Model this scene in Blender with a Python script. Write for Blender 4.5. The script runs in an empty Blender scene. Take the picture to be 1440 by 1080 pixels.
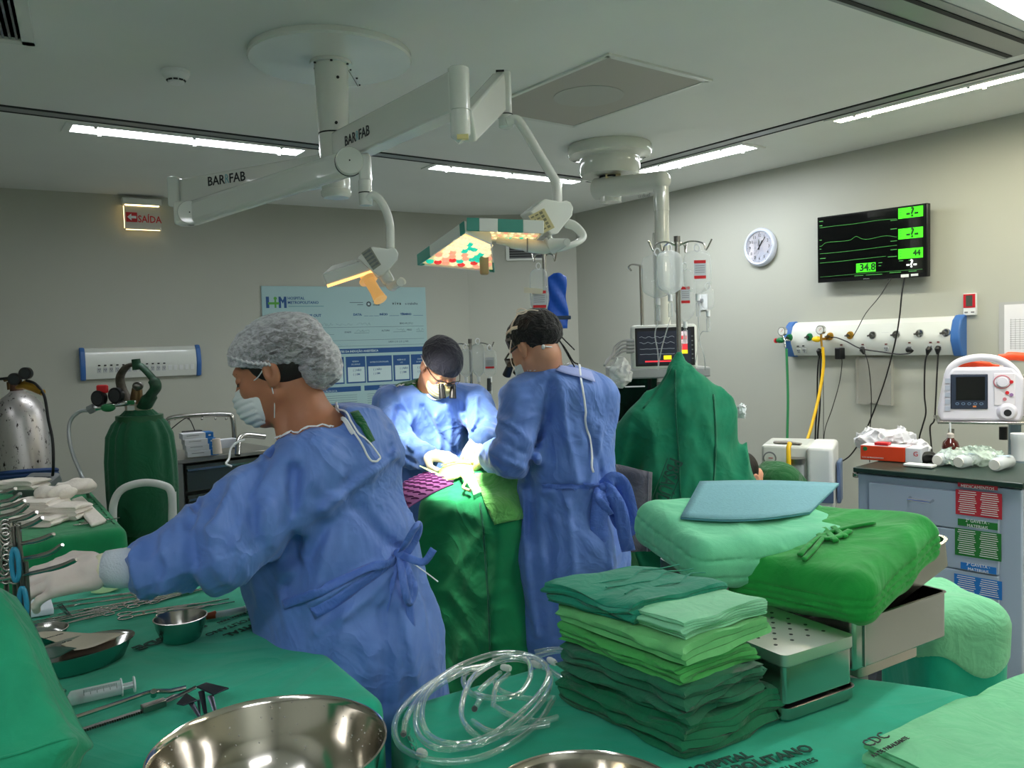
import bpy, bmesh, math, random
import numpy as np
import openvdb
from mathutils import Matrix, Vector
R_ = math.radians
SC = bpy.context.scene
COL = SC.collection
# ------------------------------------------------------------------ camera
F = 1165.0
PITCH, ROLL = R_(-2.95), R_(-1.72)
CAMZ, CEIL = 1.60, 2.75
_f = np.array([0, math.cos(PITCH), math.sin(PITCH)])
_u = np.array([0, -math.sin(PITCH), math.cos(PITCH)])
_r = np.array([1.0, 0, 0])
CR = _r*math.cos(ROLL)+_u*math.sin(ROLL)
CU = -_r*math.sin(ROLL)+_u*math.cos(ROLL)
CF = _f
CP = np.array([0, 0, CAMZ])
cam = bpy.data.objects.new('camera', bpy.data.cameras.new('camera'))
COL.objects.link(cam)
cam.data.sensor_width = 36.0
cam.data.lens = F/1440*36
cam.data.clip_start = 0.05
cam.matrix_world = Matrix(((CR[0], CU[0], -CF[0], 0), (CR[1], CU[1], -CF[1], 0), (CR[2], CU[2], -CF[2], CAMZ), (0, 0, 0, 1)))
SC.camera = cam
SC.view_settings.view_transform = 'Standard'
SC.view_settings.look = 'None'
SC.view_settings.gamma = 1
SC.view_settings.use_curve_mapping = False
SC.view_settings.exposure = 1.05
w = bpy.data.worlds.new('world'); SC.world = w; w.use_nodes = True
w.node_tree.nodes['Background'].inputs[0].default_value = (0.5, 0.52, 0.55, 1)
w.node_tree.nodes['Background'].inputs[1].default_value = 0.3
STRIP_W = 24.0      # emission of the ceiling light strips
SPOT_W = 170.0      # power of one surgical lamp head

def ray(x, y): return CR*((x-720)/F)-CU*((y-540)/F)+CF
def at(x, y, d):                       # the point seen at (x, y) whose distance into the room is d
    r = ray(x, y); return CP+r*(d/r[1])
def onz(x, y, z):                      # the point seen at (x, y) lying at height z
    r = ray(x, y); return CP+r*((z-CAMZ)/r[2])
def onplane(x, y, p, n):
    r = ray(x, y); return CP+r*(np.dot(np.array(p)-CP, n)/np.dot(r, n))
def V(*a): return np.array(a, float)
def nrm(v): v = np.array(v, float); return v/np.linalg.norm(v)
def frame(o, x, y=None, z=None):       # 4x4 from origin, x axis and a hint for y or z
    x = nrm(x)
    if z is not None:
        z = np.array(z, float); z = nrm(z-x*np.dot(z, x)); y = np.cross(z, x)
    else:
        y = np.array(y, float); y = nrm(y-x*np.dot(y, x)); z = np.cross(x, y)
    T = np.eye(4); T[:3, 0] = x; T[:3, 1] = y; T[:3, 2] = z; T[:3, 3] = o
    return T
def rotz(a, o=(0, 0, 0)): return frame(o, (math.cos(a), math.sin(a), 0), z=(0, 0, 1))
def ap(T, P): return np.asarray(P, float)@T[:3, :3].T+T[:3, 3]

# ------------------------------------------------------------------ lights in the photograph's room are built with their fittings; lamp beams here
def proj(P):
    v = np.array(P)-CP; return np.array([720+F*(v@CR)/(v@CF), 540-F*(v@CU)/(v@CF)])
def spot(name, loc, tgt, power, size, col, radius=.12):
    l = bpy.data.lights.new(name, 'SPOT'); l.energy = power; l.spot_size = R_(size); l.spot_blend = 1.0; l.color = col; l.shadow_soft_size = radius
    o = bpy.data.objects.new(name, l); COL.objects.link(o); o.location = loc
    o.rotation_euler = Vector(np.array(tgt)-np.array(loc)).to_track_quat('-Z', 'Y').to_euler()
    return o
SITE = at(645, 650, 3.35)
spot('surgical_beam', at(650, 368, 3.0)+V(0, 0, -.03), at(652, 672, 3.18), SPOT_W*.8, 40, (1, .95, .80))
spot('second_surgical_beam', at(496, 386, 3.2)+V(0.02, 0, -.05), at(628, 600, 3.62), SPOT_W*.7, 38, (1, .95, .82))

# ------------------------------------------------------------------ materials
def srgb(h):
    if isinstance(h, str): h = [int(h[i:i+2], 16)/255 for i in (0, 2, 4)]
    else: h = [c/255 for c in h]
    return tuple(c/12.92 if c <= .04045 else ((c+.055)/1.055)**2.4 for c in h)+(1,)
MATS = {}
def mat(name, col, rough=.5, metal=0, noise=0, nscale=8, bump=0, bscale=40, emit=0, alpha=1, trans=0, ior=1.45, coat=0, col2=None, sheen=0, stretch=None, sss=0, bdist=.004):
    if name in MATS: return MATS[name]
    m = bpy.data.materials.new(name); m.use_nodes = True; MATS[name] = m
    nt = m.node_tree; n = nt.nodes; L = nt.links; p = n['Principled BSDF']
    c = srgb(col)
    p.inputs['Base Color'].default_value = c
    p.inputs['Roughness'].default_value = rough; p.inputs['Metallic'].default_value = metal
    p.inputs['Alpha'].default_value = alpha; p.inputs['IOR'].default_value = ior
    p.inputs['Transmission Weight'].default_value = trans
    p.inputs['Coat Weight'].default_value = coat
    p.inputs['Sheen Weight'].default_value = sheen
    if sss:
        p.inputs['Subsurface Weight'].default_value = sss; p.inputs['Subsurface Radius'].default_value = (.02, .008, .004)
    if emit:
        p.inputs['Emission Color'].default_value = c; p.inputs['Emission Strength'].default_value = emit
    if noise or bump:
        tc = n.new('ShaderNodeTexCoord'); src = tc.outputs['Object']
        if stretch:
            mp = n.new('ShaderNodeMapping'); mp.inputs['Scale'].default_value = stretch; L.new(src, mp.inputs[0]); src = mp.outputs[0]
    if noise:
        t = n.new('ShaderNodeTexNoise'); t.inputs['Scale'].default_value = nscale; t.inputs['Detail'].default_value = 4; L.new(src, t.inputs['Vector'])
        mx = n.new('ShaderNodeMix'); mx.data_type = 'RGBA'
        a = c; b = srgb(col2) if col2 else tuple(x*(1-noise) for x in c[:3])+(1,)
        mx.inputs[6].default_value = a; mx.inputs[7].default_value = b
        rp = n.new('ShaderNodeMapRange'); rp.inputs[1].default_value = .35; rp.inputs[2].default_value = .65
        L.new(t.outputs[0], rp.inputs[0]); L.new(rp.outputs[0], mx.inputs[0]); L.new(mx.outputs[2], p.inputs['Base Color'])
    if bump:
        t = n.new('ShaderNodeTexNoise'); t.inputs['Scale'].default_value = bscale; t.inputs['Detail'].default_value = 5; L.new(src, t.inputs['Vector'])
        b = n.new('ShaderNodeBump'); b.inputs['Strength'].default_value = bump; b.inputs['Distance'].default_value = bdist
        L.new(t.outputs[0], b.inputs['Height']); L.new(b.outputs[0], p.inputs['Normal'])
    return m
def cloth(name, col, col2=None, rough=.85, crease=.5, cscale=9, weave=.25, fine=1.2):
    """woven or nonwoven cloth: slight colour wear, long soft creases and a fine weave"""
    if name in MATS: return MATS[name]
    m = mat(name, col, rough, noise=.1, nscale=14, col2=col2, sheen=.15)
    nt = m.node_tree; n = nt.nodes; L = nt.links; p = n['Principled BSDF']
    tc = n.new('ShaderNodeTexCoord')
    def mn(a, b, op='ADD'):
        q = n.new('ShaderNodeMath'); q.operation = op
        for i, v in enumerate((a, b)):
            if isinstance(v, (int, float)): q.inputs[i].default_value = v
            else: L.new(v, q.inputs[i])
        return q.outputs[0]
    t1 = n.new('ShaderNodeTexNoise'); t1.inputs['Scale'].default_value = cscale; t1.inputs['Detail'].default_value = 3; t1.inputs['Distortion'].default_value = 1.2
    L.new(tc.outputs['Object'], t1.inputs['Vector'])
    rid = mn(mn(t1.outputs[0], .5, 'SUBTRACT'), 0, 'ADD'); ab = n.new('ShaderNodeMath'); ab.operation = 'ABSOLUTE'; L.new(rid, ab.inputs[0])
    pw = mn(1, mn(ab.outputs[0], 5, 'MULTIPLY'), 'SUBTRACT')
    t3 = n.new('ShaderNodeTexNoise'); t3.inputs['Scale'].default_value = cscale*3.1; t3.inputs['Detail'].default_value = 2; t3.inputs['Distortion'].default_value = .8
    L.new(tc.outputs['Object'], t3.inputs['Vector']); ab3 = n.new('ShaderNodeMath'); ab3.operation = 'ABSOLUTE'; L.new(mn(t3.outputs[0], .5, 'SUBTRACT'), ab3.inputs[0])
    pw = mn(pw, mn(ab3.outputs[0], -fine, 'MULTIPLY'))
    t2 = n.new('ShaderNodeTexNoise'); t2.inputs['Scale'].default_value = 420; t2.inputs['Detail'].default_value = 1
    L.new(tc.outputs['Object'], t2.inputs['Vector'])
    b = n.new('ShaderNodeBump'); b.inputs['Strength'].default_value = crease; b.inputs['Distance'].default_value = .016
    L.new(pw, b.inputs['Height'])
    b2 = n.new('ShaderNodeBump'); b2.inputs['Strength'].default_value = weave; b2.inputs['Distance'].default_value = .0015
    L.new(t2.outputs[0], b2.inputs['Height']); L.new(b.outputs[0], b2.inputs['Normal']); L.new(b2.outputs[0], p.inputs['Normal'])
    return m
def clear(name, col=(235, 240, 240), dens=.25, rough=.08, edge=.6, metal=0):
    """thin clear plastic: see-through face on, shiny and whiter at its edges"""
    if name in MATS: return MATS[name]
    m = bpy.data.materials.new(name); m.use_nodes = True; MATS[name] = m
    nt = m.node_tree; n = nt.nodes; L = nt.links; n.clear()
    out = n.new('ShaderNodeOutputMaterial'); tr = n.new('ShaderNodeBsdfTransparent'); pr = n.new('ShaderNodeBsdfPrincipled')
    pr.inputs['Base Color'].default_value = srgb(col); pr.inputs['Roughness'].default_value = rough; pr.inputs['Coat Weight'].default_value = .6; pr.inputs['Metallic'].default_value = metal
    lw = n.new('ShaderNodeLayerWeight'); lw.inputs[0].default_value = .35
    mr = n.new('ShaderNodeMapRange'); mr.inputs[3].default_value = dens; mr.inputs[4].default_value = min(1, dens+edge)
    mx = n.new('ShaderNodeMixShader')
    L.new(lw.outputs['Facing'], mr.inputs[0]); L.new(mr.outputs[0], mx.inputs[0]); L.new(tr.outputs[0], mx.inputs[1]); L.new(pr.outputs[0], mx.inputs[2]); L.new(mx.outputs[0], out.inputs[0])
    return m

# ------------------------------------------------------------------ objects
def root(name, label, cat, loc, group=None):
    o = bpy.data.objects.new(name, None); COL.objects.link(o); o.location = [float(v) for v in loc]; o.empty_display_size = .05
    o['label'] = label; o['category'] = cat
    if group: o['group'] = group
    return o
def tag(o, label, cat, group=None):
    o['label'] = label; o['category'] = cat
    if group: o['group'] = group
    return o
def copy_tree(o, parent=None):
    c = o.copy(); COL.objects.link(c); c.parent = parent
    for ch in list(o.children): copy_tree(ch, c)
    return c
def wloc(o):
    v = V(0, 0, 0)
    while o is not None: v = v+np.array(o.location); o = o.parent
    return v
def mesh_obj(name, verts, faces, m, parent=None, smooth=40, origin=None):
    me = bpy.data.meshes.new(name)
    o = bpy.data.objects.new(name, me)
    verts = np.asarray(verts, float)
    if parent is not None: o.parent = parent; off = wloc(parent)
    else:
        off = V(*(origin if origin is not None else (verts[:, 0].mean(), verts[:, 1].mean(), verts[:, 2].min()))); o.location = off
    me.from_pydata((verts-off).tolist(), [], faces if isinstance(faces, list) else faces.tolist())
    me.materials.append(m)
    if smooth:
        me.polygons.foreach_set('use_smooth', [True]*len(me.polygons))
        if smooth < 180: me.set_sharp_from_angle(angle=R_(smooth))
    COL.objects.link(o); me.update()
    return o
class B:
    """collects shapes; each call of .out() links them as one mesh object"""
    def __init__(s, T=None): s.v = []; s.f = []; s.n = 0; s.T = np.eye(4) if T is None else T
    def add(s, v, f, T=None):
        v = np.asarray(v, float)
        if T is not None: v = ap(T, v)
        v = ap(s.T, v); s.v.append(v); s.f += [[i+s.n for i in q] for q in f]; s.n += len(v); return s
    def box(s, c, d, T=None):
        x, y, z = [k/2 for k in d]
        v = [(c[0]+a*x, c[1]+b*y, c[2]+e*z) for a in (-1, 1) for b in (-1, 1) for e in (-1, 1)]
        return s.add(v, [(0, 1, 3, 2), (4, 6, 7, 5), (0, 4, 5, 1), (2, 3, 7, 6), (0, 2, 6, 4), (1, 5, 7, 3)], T)
    def hexa(s, a, b):          # two matching quads (lists of 4 points)
        v = list(a)+list(b)
        return s.add(v, [(3, 2, 1, 0), (4, 5, 6, 7), (0, 1, 5, 4), (1, 2, 6, 5), (2, 3, 7, 6), (3, 0, 4, 7)])
    def prism(s, poly, h0, h1, T=None):   # polygon in local xy, extruded in z
        n = len(poly); v = [(x, y, h0) for x, y in poly]+[(x, y, h1) for x, y in poly]
        f = [list(range(n))[::-1], list(range(n, 2*n))]+[(i, (i+1) % n, n+(i+1) % n, n+i) for i in range(n)]
        return s.add(v, f, T)
    def tube(s, pts, r, n=10, caps=True, flat=1.0, closed=False):
        P = [np.array(p, float) for p in pts]; k = len(P)
        rr = r if hasattr(r, '__len__') else [r]*k
        up = V(0, 0, 1); vs = []
        for i in range(k):
            a = P[i-1] if (i or closed) else P[0]; b = P[(i+1) % k] if (i < k-1 or closed) else P[-1]
            d = nrm(b-a)
            if i == 0:
                ref = up if abs(d[2]) < .9 else V(1, 0, 0); x = nrm(np.cross(ref, d))
            else: x = nrm(x-d*np.dot(x, d))
            y = np.cross(d, x)
            for j in range(n):
                t = 2*math.pi*j/n; vs.append(P[i]+rr[i]*(x*math.cos(t)+y*math.sin(t)*flat))
        m = k if closed else k-1
        f = [(i*n+j, i*n+(j+1) % n, ((i+1) % k)*n+(j+1) % n, ((i+1) % k)*n+j) for i in range(m) for j in range(n)]
        if caps and not closed: f += [list(range(n))[::-1], list(range((k-1)*n, k*n))]
        return s.add(vs, f)
    def cyl(s, a, b, r0, r1=None, n=20): return s.tube([a, b], [r0, r0 if r1 is None else r1], n)
    def lathe(s, prof, T=None, n=32, sx=1, sy=1):   # (radius, height) pairs, in local z
        vs = []; k = len(prof)
        for r, z in prof:
            for j in range(n):
                t = 2*math.pi*j/n; vs.append((r*math.cos(t)*sx, r*math.sin(t)*sy, z))
        f = [(i*n+j, i*n+(j+1) % n, (i+1)*n+(j+1) % n, (i+1)*n+j) for i in range(k-1) for j in range(n)]
        if prof[0][0] > 1e-6: f.append(list(range(n))[::-1])
        if prof[-1][0] > 1e-6: f.append(list(range((k-1)*n, k*n)))
        return s.add(vs, f, T)
    def grid(s, P, thick=0):   # P: (n,m,3) array of points
        P = np.asarray(P, float); n, m = P.shape[:2]
        f = [(i*m+j, (i+1)*m+j, (i+1)*m+j+1, i*m+j+1) for i in range(n-1) for j in range(m-1)]
        return s.add(P.reshape(-1, 3), f)
    def ball(s, c, r, n=12, T=None):
        r = r if hasattr(r, '__len__') else (r, r, r); k = max(6, n//2)
        vs = []
        for i in range(1, k):
            a = math.pi*i/k
            for j in range(n):
                t = 2*math.pi*j/n; vs.append((c[0]+r[0]*math.sin(a)*math.cos(t), c[1]+r[1]*math.sin(a)*math.sin(t), c[2]+r[2]*math.cos(a)))
        m = len(vs); vs += [(c[0], c[1], c[2]+r[2]), (c[0], c[1], c[2]-r[2])]
        f = [(i*n+j, (i+1)*n+j, (i+1)*n+(j+1) % n, i*n+(j+1) % n) for i in range(k-2) for j in range(n)]
        f += [(m, j, (j+1) % n) for j in range(n)]+[(m+1, (k-2)*n+(j+1) % n, (k-2)*n+j) for j in range(n)]
        return s.add(vs, f, T)
    def out(s, name, m, parent=None, smooth=40, bevel=0, thick=0, label=None, origin=None, seg=2):
        o = mesh_obj(name, np.vstack(s.v), s.f, m, parent, smooth, origin)
        if thick:
            k = o.modifiers.new('thick', 'SOLIDIFY'); k.thickness = thick; k.offset = 0
        if bevel:
            k = o.modifiers.new('bevel', 'BEVEL'); k.width = bevel; k.segments = seg; k.limit_method = 'ANGLE'; k.angle_limit = R_(35); k.harden_normals = False
        if label: o['label'] = label
        s.v = []; s.f = []; s.n = 0
        return o
def struct(o): o['kind'] = 'structure'; return o
def spline(pts, n=8):
    """Catmull-Rom through the points"""
    P = [np.array(p, float) for p in pts]; P = [2*P[0]-P[1]]+P+[2*P[-1]-P[-2]]; out = []
    for i in range(1, len(P)-2):
        for k in range(n):
            t = k/n
            out.append(.5*((2*P[i])+(-P[i-1]+P[i+1])*t+(2*P[i-1]-5*P[i]+4*P[i+1]-P[i+2])*t*t+(-P[i-1]+3*P[i]-3*P[i+1]+P[i+2])*t**3))
    out.append(P[-2]); return out
_txt = {}
def text(s, size, T, m, name, parent, align='CENTER', sx=1.0, depth=.0006, bold=0, label=None):
    """flat lettering in the plane of T (x right, y up), as a mesh"""
    c = bpy.data.curves.new('t', 'FONT'); c.body = s; c.size = size; c.align_x = align; c.align_y = 'CENTER'; c.extrude = depth; c.offset = bold; c.resolution_u = 2
    t = bpy.data.objects.new('t', c); COL.objects.link(t)
    dg = bpy.context.evaluated_depsgraph_get(); me = bpy.data.meshes.new_from_object(t.evaluated_get(dg))
    bpy.data.objects.remove(t); bpy.data.curves.remove(c)
    n = len(me.vertices); a = np.empty(n*3); me.vertices.foreach_get('co', a); a = a.reshape(-1, 3); a[:, 0] *= sx
    a = ap(T, a)-wloc(parent)
    me.vertices.foreach_set('co', a.ravel()); me.materials.clear(); me.materials.append(m); me.update()
    o = bpy.data.objects.new(name, me); o.parent = parent; COL.objects.link(o)
    if label: o['label'] = label
    return o

# ------------------------------------------------------------------ noise and implicit shapes
_rs = np.random.RandomState(7); _perm = np.concatenate([_rs.permutation(256)]*2); _grad = _rs.normal(size=(256, 3)); _grad /= np.linalg.norm(_grad, axis=1)[:, None]
def perlin(P):
    P = np.asarray(P, float); I = np.floor(P).astype(int); f = P-I; I &= 255; u = f*f*f*(f*(f*6-15)+10); out = 0
    for dx in (0, 1):
        for dy in (0, 1):
            for dz in (0, 1):
                h = _perm[_perm[_perm[(I[:, 0]+dx) & 255]+((I[:, 1]+dy) & 255)]+((I[:, 2]+dz) & 255)]
                g = _grad[h]; d = (g*(f-np.array([dx, dy, dz]))).sum(1)
                out = out+d*(u[:, 0] if dx else 1-u[:, 0])*(u[:, 1] if dy else 1-u[:, 1])*(u[:, 2] if dz else 1-u[:, 2])
    return out*1.5
def ridged(P): return 1-2*np.abs(perlin(P))
def smin(a, b, k):
    h = np.clip(.5+.5*(b-a)/k, 0, 1); return b*(1-h)+a*h-k*h*(1-h)
def smax(a, b, k): return -smin(-a, -b, k)
def cone(P, a, b, ra, rb):
    a = np.array(a, float); b = np.array(b, float); d = b-a; t = np.clip((P-a)@d/np.dot(d, d), 0, 1)
    return np.linalg.norm(P-a-t[:, None]*d, axis=1)-(ra+(rb-ra)*t)
def econe(P, a, b, ra, rb, side, flat):
    """a capsule whose section is squashed by 'flat' across direction 'side'"""
    a = np.array(a, float); b = np.array(b, float); d = b-a; t = np.clip((P-a)@d/np.dot(d, d), 0, 1)
    q = P-a-t[:, None]*d; s = q@side; q = q+np.outer(s*(1/flat-1), side)
    return (np.linalg.norm(q, axis=1)-(ra+(rb-ra)*t))*min(1, flat)
def ell(P, c, r, T=None):
    q = P-np.array(c, float)
    if T is not None: q = q@T
    r = np.array(r, float); k0 = np.linalg.norm(q/r, axis=1); k1 = np.linalg.norm(q/(r*r), axis=1)+1e-9
    return k0*(k0-1)/k1
def rbox(P, c, h, r, T=None):
    q = P-np.array(c, float)
    if T is not None: q = q@T
    q = np.abs(q)-(np.array(h, float)-r)
    return np.linalg.norm(np.maximum(q, 0), axis=1)+np.minimum(q.max(1), 0)-r
def sdf_mesh(fn, lo, hi, res):
    lo = np.array(lo, float); hi = np.array(hi, float); Bk = 8
    nb = np.ceil((hi-lo)/(res*Bk)).astype(int); N = nb*Bk+1
    g = np.stack(np.meshgrid(*[np.arange(k) for k in nb], indexing='ij'), -1).reshape(-1, 3)
    cen = lo+(g+.5)*Bk*res; d = fn(cen); keep = np.abs(d) < Bk*res*1.15
    A = np.zeros(N, np.float32)
    s = np.where(d < 0, -1., 1.).astype(np.float32)*res*3
    for (i, j, k), v in zip(g, s): A[i*Bk:(i+1)*Bk+1, j*Bk:(j+1)*Bk+1, k*Bk:(k+1)*Bk+1] = v
    loc = np.stack(np.meshgrid(*[np.arange(Bk+1)]*3, indexing='ij'), -1).reshape(-1, 3)
    ks = g[keep]
    for c0 in range(0, len(ks), 300):
        kk = ks[c0:c0+300]; idx = (kk[:, None, :]*Bk+loc[None]).reshape(-1, 3)
        v = np.clip(fn(lo+idx*res), -3*res, 3*res); A[idx[:, 0], idx[:, 1], idx[:, 2]] = v
    gr = openvdb.FloatGrid(background=float(3*res)); gr.copyFromArray(A)
    p, q = gr.convertToQuads(0.0)
    return lo+p.astype(float)*res, q[:, ::-1].astype(int)
def vnormals(v, q):
    n = np.cross(v[q[:, 2]]-v[q[:, 0]], v[q[:, 3]]-v[q[:, 1]]); o = np.zeros_like(v)
    for k in range(4): np.add.at(o, q[:, k], n)
    return o/(np.linalg.norm(o, axis=1)[:, None]+1e-12)
def crease(P, path, width, depth):
    """signed height of a fold running along a 3-D polyline"""
    best = np.full(len(P), 9.)
    for a, b in zip(path[:-1], path[1:]): best = np.minimum(best, cone(P, a, b, 0, 0))
    return depth*np.exp(-(best/width)**2)
# ================================================================== room shell
WA0, WA1 = onz(0, 264, CEIL), onz(655, 303, CEIL)
WB0, WB1 = onz(809, 300, CEIL), onz(1440, 158, CEIL)
dA = nrm(WA1-WA0); nA = V(dA[1], -dA[0], 0); dB = nrm(WB1-WB0); nB = V(dB[1], -dB[0], 0)
dC = nrm(WB0-WA1); nC = V(dC[1], -dC[0], 0)
G = {k: V(v[0], v[1], 0) for k, v in dict(L0=WA0-dA*2.6, A1=WA1, B0=WB0, R1=WB0+dB*8.4).items()}
G['BL'] = G['L0']+nA*7.0; G['BR'] = G['R1']+nB*6.6
wall_m = mat('wall_paint', (174, 176, 165), .55, noise=.03, nscale=1.5, bump=.03, bscale=60)
ceil_m = mat('ceiling_paint', (226, 228, 224), .7, noise=.03, nscale=2)
floor_m = mat('vinyl_floor', (172, 178, 174), .35, noise=.08, nscale=5)
metal_trim = mat('ceiling_trim_metal', (140, 146, 148), .35, .6)
dark_gap = mat('dark_gap', (30, 32, 34), .7)
white_plastic = mat('white_plastic', (225, 228, 228), .35)
offwhite = mat('offwhite_enamel', (214, 218, 212), .28, coat=.3)
grey_plastic = mat('grey_plastic', (120, 124, 126), .45)
black_plastic = mat('black_plastic', (18, 19, 21), .35)
rubber = mat('black_rubber', (14, 14, 15), .5)
steel = mat('stainless_steel', (178, 176, 172), .22, 1, bump=.03, bscale=90)
steel_dark = mat('dull_steel', (128, 126, 122), .3, 1)
chrome = mat('chrome', (215, 215, 215), .1, 1)
blue_plastic = mat('blue_plastic', (58, 105, 170), .4)
black_ink = mat('black_ink', (25, 28, 32), .6)
def wall(name, a, b, zt=CEIL):
    n = nrm(V((b-a)[1], -(b-a)[0], 0)); q = [a, b, b-n*.12, a-n*.12]
    bb = B(); bb.hexa([V(*p[:2], 0) for p in q], [V(*p[:2], zt) for p in q]); return struct(bb.out(name, wall_m, smooth=0))
wall('wall_left', G['L0'], G['A1']); wall('wall_corner', G['A1'], G['B0']); wall('wall_right', G['B0'], G['R1'])
wall('wall_far_right', G['R1'], G['BR']); wall('wall_back', G['BR'], G['BL']); wall('wall_far_left', G['BL'], G['L0'])
poly = [G[k] for k in ('L0', 'A1', 'B0', 'R1', 'BR', 'BL')]
b = B(); b.prism([p[:2] for p in poly], -.1, 0); struct(b.out('floor', floor_m, smooth=0))
b = B(); b.prism([p[:2] for p in poly], CEIL, CEIL+.1); struct(b.out('ceiling', ceil_m, smooth=0))
for nm, a, c in (('baseboard_left', G['L0'], G['A1']), ('baseboard_right', G['B0'], G['R1'])):
    n = nrm(V((c-a)[1], -(c-a)[0], 0)); b = B(); q = [a, c, c+n*.012, a+n*.012]
    b.hexa([V(*p[:2], 0) for p in q], [V(*p[:2], .09) for p in q]); struct(b.out(nm, white_plastic, smooth=0))
# vertical seam in the left wall beside the corner is the chamfer itself
def cq(b, px, h=.004, z=CEIL):          # a flat plate against the ceiling from four pixel corners
    q = [onz(x, y, z) for x, y in px]; b.hexa([p-V(0, 0, h) for p in q], [p+V(0, 0, .02) for p in q])
def strip_uv(a, c, w, h, m, name, off=0):
    """long ceiling trim from a to c, w wide"""
    d = nrm(c-a); s = V(-d[1], d[0], 0); b = B(); q = [a+s*(off-w/2), c+s*(off-w/2), c+s*(off+w/2), a+s*(off+w/2)]
    b.hexa([V(*p[:2], CEIL-h) for p in q], [V(*p[:2], CEIL+.01) for p in q]); return b.out(name, m, smooth=0)
gA0, gA1 = onz(0, 151, CEIL), onz(838, 254, CEIL); gA0 = gA0-nrm(gA1-gA0)*2.0
gB0, gB1 = onz(846, 247, CEIL), onz(1440, 88, CEIL); gB1 = gB1+nrm(gB1-gB0)*4.5
for i, (a, c) in enumerate(((gA0, gA1), (gB0, gB1))):
    t = strip_uv(a, c, .10, .004, metal_trim, 'trim_%d' % (i+1)); struct(t)
    for o in (-.047, .047): struct(strip_uv(a, c, .014, .006, dark_gap, 'trim_%d_groove' % (i+1), o))
# ------------------------------------------------------------------ ceiling light strips
def light_strip(px, label, col, k=1.0, frame_px=.035):
    q = [onz(x, y, CEIL) for x, y in px]; c = sum(q)/4
    r = root('ceiling_light', label, 'ceiling light', V(c[0], c[1], CEIL-.006), 'ceiling light strips')
    u = nrm(q[1]-q[0]); s = V(-u[1], u[0], 0)
    L = (np.linalg.norm(q[1]-q[0])+np.linalg.norm(q[2]-q[3]))/2; W = (abs((q[3]-q[0])@s)+abs((q[2]-q[1])@s))/2
    T = frame(V(c[0], c[1], CEIL), u, z=(0, 0, 1))
    b = B(T); f = frame_px
    for bx in ((0, W/2+f/2, L+2*f, f), (0, -W/2-f/2, L+2*f, f), (L/2+f/2, 0, f, W), (-L/2-f/2, 0, f, W)): b.box((bx[0], bx[1], -.001), (bx[2], bx[3], .014))
    b.out('frame', ceil_m, r, smooth=0)
    b = B(T); b.box((0, 0, .002), (L, W, .008)); b.out('diffuser', mat('strip_glow_%d' % (k*100), col, .5, emit=STRIP_W*k), r, smooth=0)
    for x in (-.4, 0, .4):
        for sg in (-1, 1):
            b = B(T); b.cyl((x*L+sg*.02, sg*(W/2+.004), -.003), (x*L+sg*.02, sg*(W/2+.004), -.016), .009, n=8); b.out('clip', ceil_m, r)
    return r
light_strip([(104, 173.5), (430, 210), (415, 216.5), (96, 183)], 'long cool white ceiling light strip at left, beyond the smoke detector', (246, 250, 255), .5)
light_strip([(613, 230.7), (817.7, 253), (805, 257.7), (604, 236)], 'cool white ceiling light strip above the surgical lamp, in line with the left one', (246, 250, 255), .51)
light_strip([(852, 250), (1044, 202), (1061, 206.7), (846, 260.5)], 'cool white ceiling light strip behind the round-based ceiling pendant', (246, 250, 255))
light_strip([(1183, 165.5), (1640, 50), (1640, 62.5), (1162, 171)], 'warm white ceiling light strip over the wall screen on the right', (255, 246, 214), 1.5)
def light_strip_w(c, u, L, W, label, col=(246, 250, 255), k=1.0):
    u = nrm(u); T = frame(V(c[0], c[1], CEIL), u, z=(0, 0, 1)); r = root('ceiling_light', label, 'ceiling light', V(c[0], c[1], CEIL-.006), 'ceiling light strips'); f = .03
    b = B(T)
    for bx in ((0, W/2+f/2, L+2*f, f), (0, -W/2-f/2, L+2*f, f), (L/2+f/2, 0, f, W), (-L/2-f/2, 0, f, W)): b.box((bx[0], bx[1], -.001), (bx[2], bx[3], .014))
    b.out('frame', ceil_m, r, smooth=0)
    b = B(T); b.box((0, 0, .002), (L, W, .008)); b.out('diffuser', mat('strip_glow_%d' % (k*100), col, .5, emit=STRIP_W*k), r, smooth=0)
s0, s1 = onz(1383, -3, CEIL), onz(1440, 27, CEIL); us = nrm(s1-s0); ns = V(-us[1], us[0], 0)
if ns[1] > 0: ns = -ns
light_strip_w(s1+ns*.09-us*.25, us, 1.3, .17, 'bright white ceiling light at the top right corner of the room')
light_strip_w(V(-1.0, -.5, 0), dA, 1.3, .17, 'added white ceiling light strip out of view on the near side of the room', k=.8)  # this strip and the next are unseen, added to light the foreground
light_strip_w(V(1.1, -1.3, 0), dA, 1.3, .17, 'added white ceiling light strip out of view behind the instrument tables')
light_strip_w(V(2.9, 1.6, 0), dB, 1.3, .14, 'added white ceiling light strip out of view along the right wall', (255, 247, 222), 1.45)  # unseen strips at both sides, added to set the wall brightness
light_strip_w(V(-2.9, 2.2, 0), dB, 1.3, .14, 'added white ceiling light strip out of view along the far left of the room', k=.25)
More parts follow.
